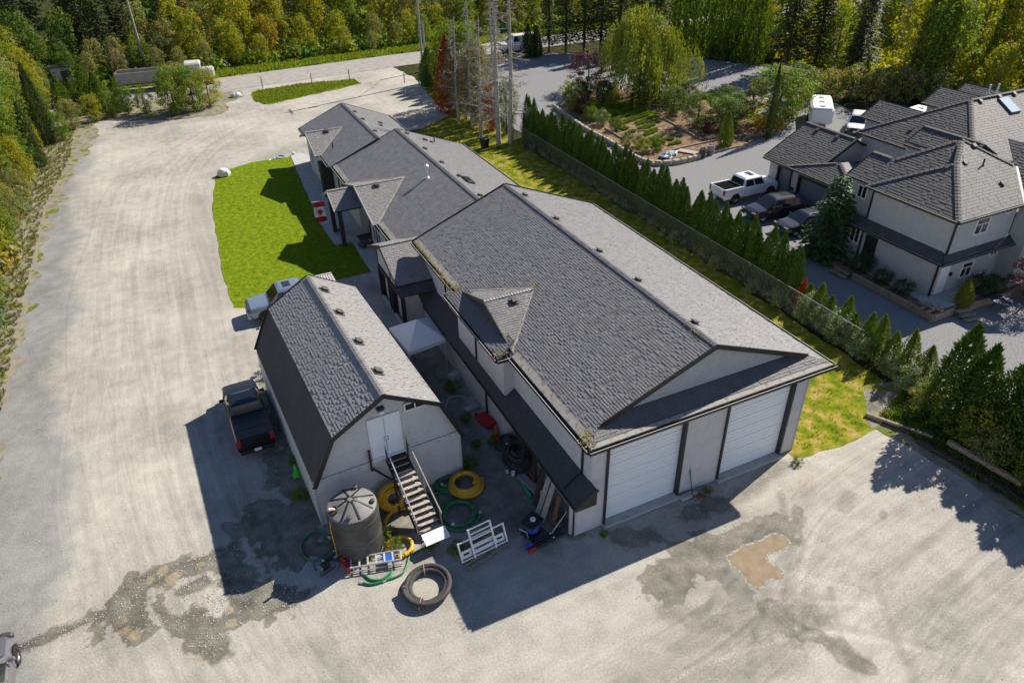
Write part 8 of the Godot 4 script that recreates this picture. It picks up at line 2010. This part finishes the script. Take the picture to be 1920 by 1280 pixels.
	_scatter("island_grass", "grass on the island between drive and road", tuft, LM.mid, arr2([10.4, -101.7, 16.6, -102.5, 23.8, -101.4, 24.0, -99.0, 18.0, -96.7, 11.0, -94.7, 10.0, -96.8]), 2600, g, 1.0, 2.2, 0.03)
	_scatter("roadside_grass", "tall grass along the far side of the road", tuft, LM.mid, arr2([-50, -112.8, 6, -112.4, 33, -114.6, 110, -116.6, 110, -121, 33, -118.6, 6, -117, -50, -117]), 9000, g, 1.5, 4.0, 0.016)
	_scatter("garden_rows", "green vegetable rows in the garden soil", tuft, LM.grass, arr2([43.2, -72.5, 47.5, -74.0, 49.5, -70.0, 48.5, -66.0, 46.2, -62.0, 46.0, -57.5, 43.2, -57.6, 43.4, -63.0]), 9000, g, 1.2, 2.4, 0.05, true)
	var cl := MB.new()
	clump(cl, g, V3(0, 0.45, 0), V3(0.7, 0.5, 0.7), 60, 0.3, 0.18, 0.5)
	_scatter("undergrowth", "dense undergrowth of the woods along the left side and beyond the road", cl, LM.olive, arr2([-13.4, -18, -13.6, -112, -30, -112, -30, -60, -18, -18]), 2200, g, 0.8, 1.8, -0.1)
	_scatter("undergrowth", "dense undergrowth of the woods across the road", cl, LM.mid, arr2([-50, -118, 6, -117.5, 33, -119.8, 150, -122.5, 150, -150, -50, -150]), 4200, g, 1.0, 2.6, -0.1)
	_scatter("undergrowth", "dense undergrowth of the woods behind the neighbour's house", cl, LM.yellow, arr2([68, -101.5, 76, -92, 83, -76, 78, -63, 85, -46, 128, -46, 150, -104, 68, -104]), 3600, g, 1.0, 2.6, -0.1)
	_scatter("hedge_litter", "weeds and litter under the cedar hedge", cl, LM.olive, arr2([31.9, -66, 33.4, -66, 33.4, -18, 31.9, -18]), 420, g, 0.25, 0.6, 0.0)

func _scatter(called: String, label: String, mb: MB, m: Material, area: PackedVector2Array, n: int, g: RandomNumberGenerator, s0: float, s1: float, y: float, rows := false) -> void:
	var lo := area[0]; var hi := area[0]
	for p in area: lo = lo.min(p); hi = hi.max(p)
	var f := FastNoiseLite.new(); f.seed = 4; f.frequency = 0.22
	var pts := []
	var tries := 0
	while pts.size() < n and tries < n * 8:
		tries += 1
		var p := Vector2(g.randf_range(lo.x, hi.x), g.randf_range(lo.y, hi.y))
		if not Geometry2D.is_point_in_polygon(p, area): continue
		if rows:
			if fposmod(p.y + p.x * 0.35, 1.5) > 0.75 or f.get_noise_2d(p.x * 2.0, p.y * 2.0) < -0.12: continue
		elif f.get_noise_2dv(p) < g.randf_range(-0.9, 0.25): continue
		pts.append(p)
	var mm := MultiMesh.new(); mm.transform_format = MultiMesh.TRANSFORM_3D; mm.use_colors = true; mm.mesh = mb.mesh(); mm.instance_count = pts.size()
	for i in pts.size():
		var s := g.randf_range(s0, s1)
		mm.set_instance_transform(i, Transform3D(Basis.from_euler(V3(g.randfn() * 0.15, g.randf() * TAU, g.randfn() * 0.15)).scaled(V3(s, s, s)), V3(pts[i].x, y, pts[i].y)))
		mm.set_instance_color(i, tint(g, 0.3, 0.25))
	var o := MultiMeshInstance3D.new(); o.multimesh = mm; o.material_override = m; o.name = numbered(called)
	o.set_meta("kind", "stuff"); o.set_meta("label", label); o.set_meta("category", "vegetation")
	add_child(o)

func _ready() -> void:
	R.seed = 7
	var cam := Camera3D.new(); cam.name = "camera"
	cam.transform = Transform3D(Basis(V3(0.90219008, -0.01971098, 0.43088807), V3(0.25170522, 0.83529108, -0.48880803), V3(-0.35028208, 0.54945454, 0.75855269)), V3(0, 23.5, 0))
	cam.fov = 51.05; cam.near = 0.1; cam.far = 3000.0
	add_child(cam); cam.current = true
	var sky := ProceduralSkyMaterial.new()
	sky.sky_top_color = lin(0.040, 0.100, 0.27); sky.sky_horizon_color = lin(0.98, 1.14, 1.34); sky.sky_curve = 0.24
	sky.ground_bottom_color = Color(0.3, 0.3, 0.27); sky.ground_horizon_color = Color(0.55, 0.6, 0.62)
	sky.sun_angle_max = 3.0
	var env := Environment.new()
	env.background_mode = Environment.BG_SKY
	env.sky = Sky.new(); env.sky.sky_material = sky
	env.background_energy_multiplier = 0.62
	env.tonemap_mode = Environment.TONE_MAPPER_LINEAR
	env.tonemap_exposure = 1.58
	env.sdfgi_enabled = true; env.ssao_enabled = true; env.ssil_enabled = true
	var we := WorldEnvironment.new(); we.name = "environment"; we.environment = env; add_child(we)
	var sun := DirectionalLight3D.new(); sun.name = "sun"
	sun.light_energy = 1.6; sun.light_color = Color(1.0, 0.965, 0.91); sun.light_angular_distance = 0.53; sun.shadow_enabled = true
	add_child(sun)
	sun.look_at_from_position(V3(114, 100, -31.5), Vector3.ZERO)
	build_materials()
	make_shingle_meshes()
	build_ground()
	build_workshop()
	build_house()
	build_barn()
	build_neighbour()
	build_vehicles()
	build_yard_things()
	build_far_things()
	build_plants()
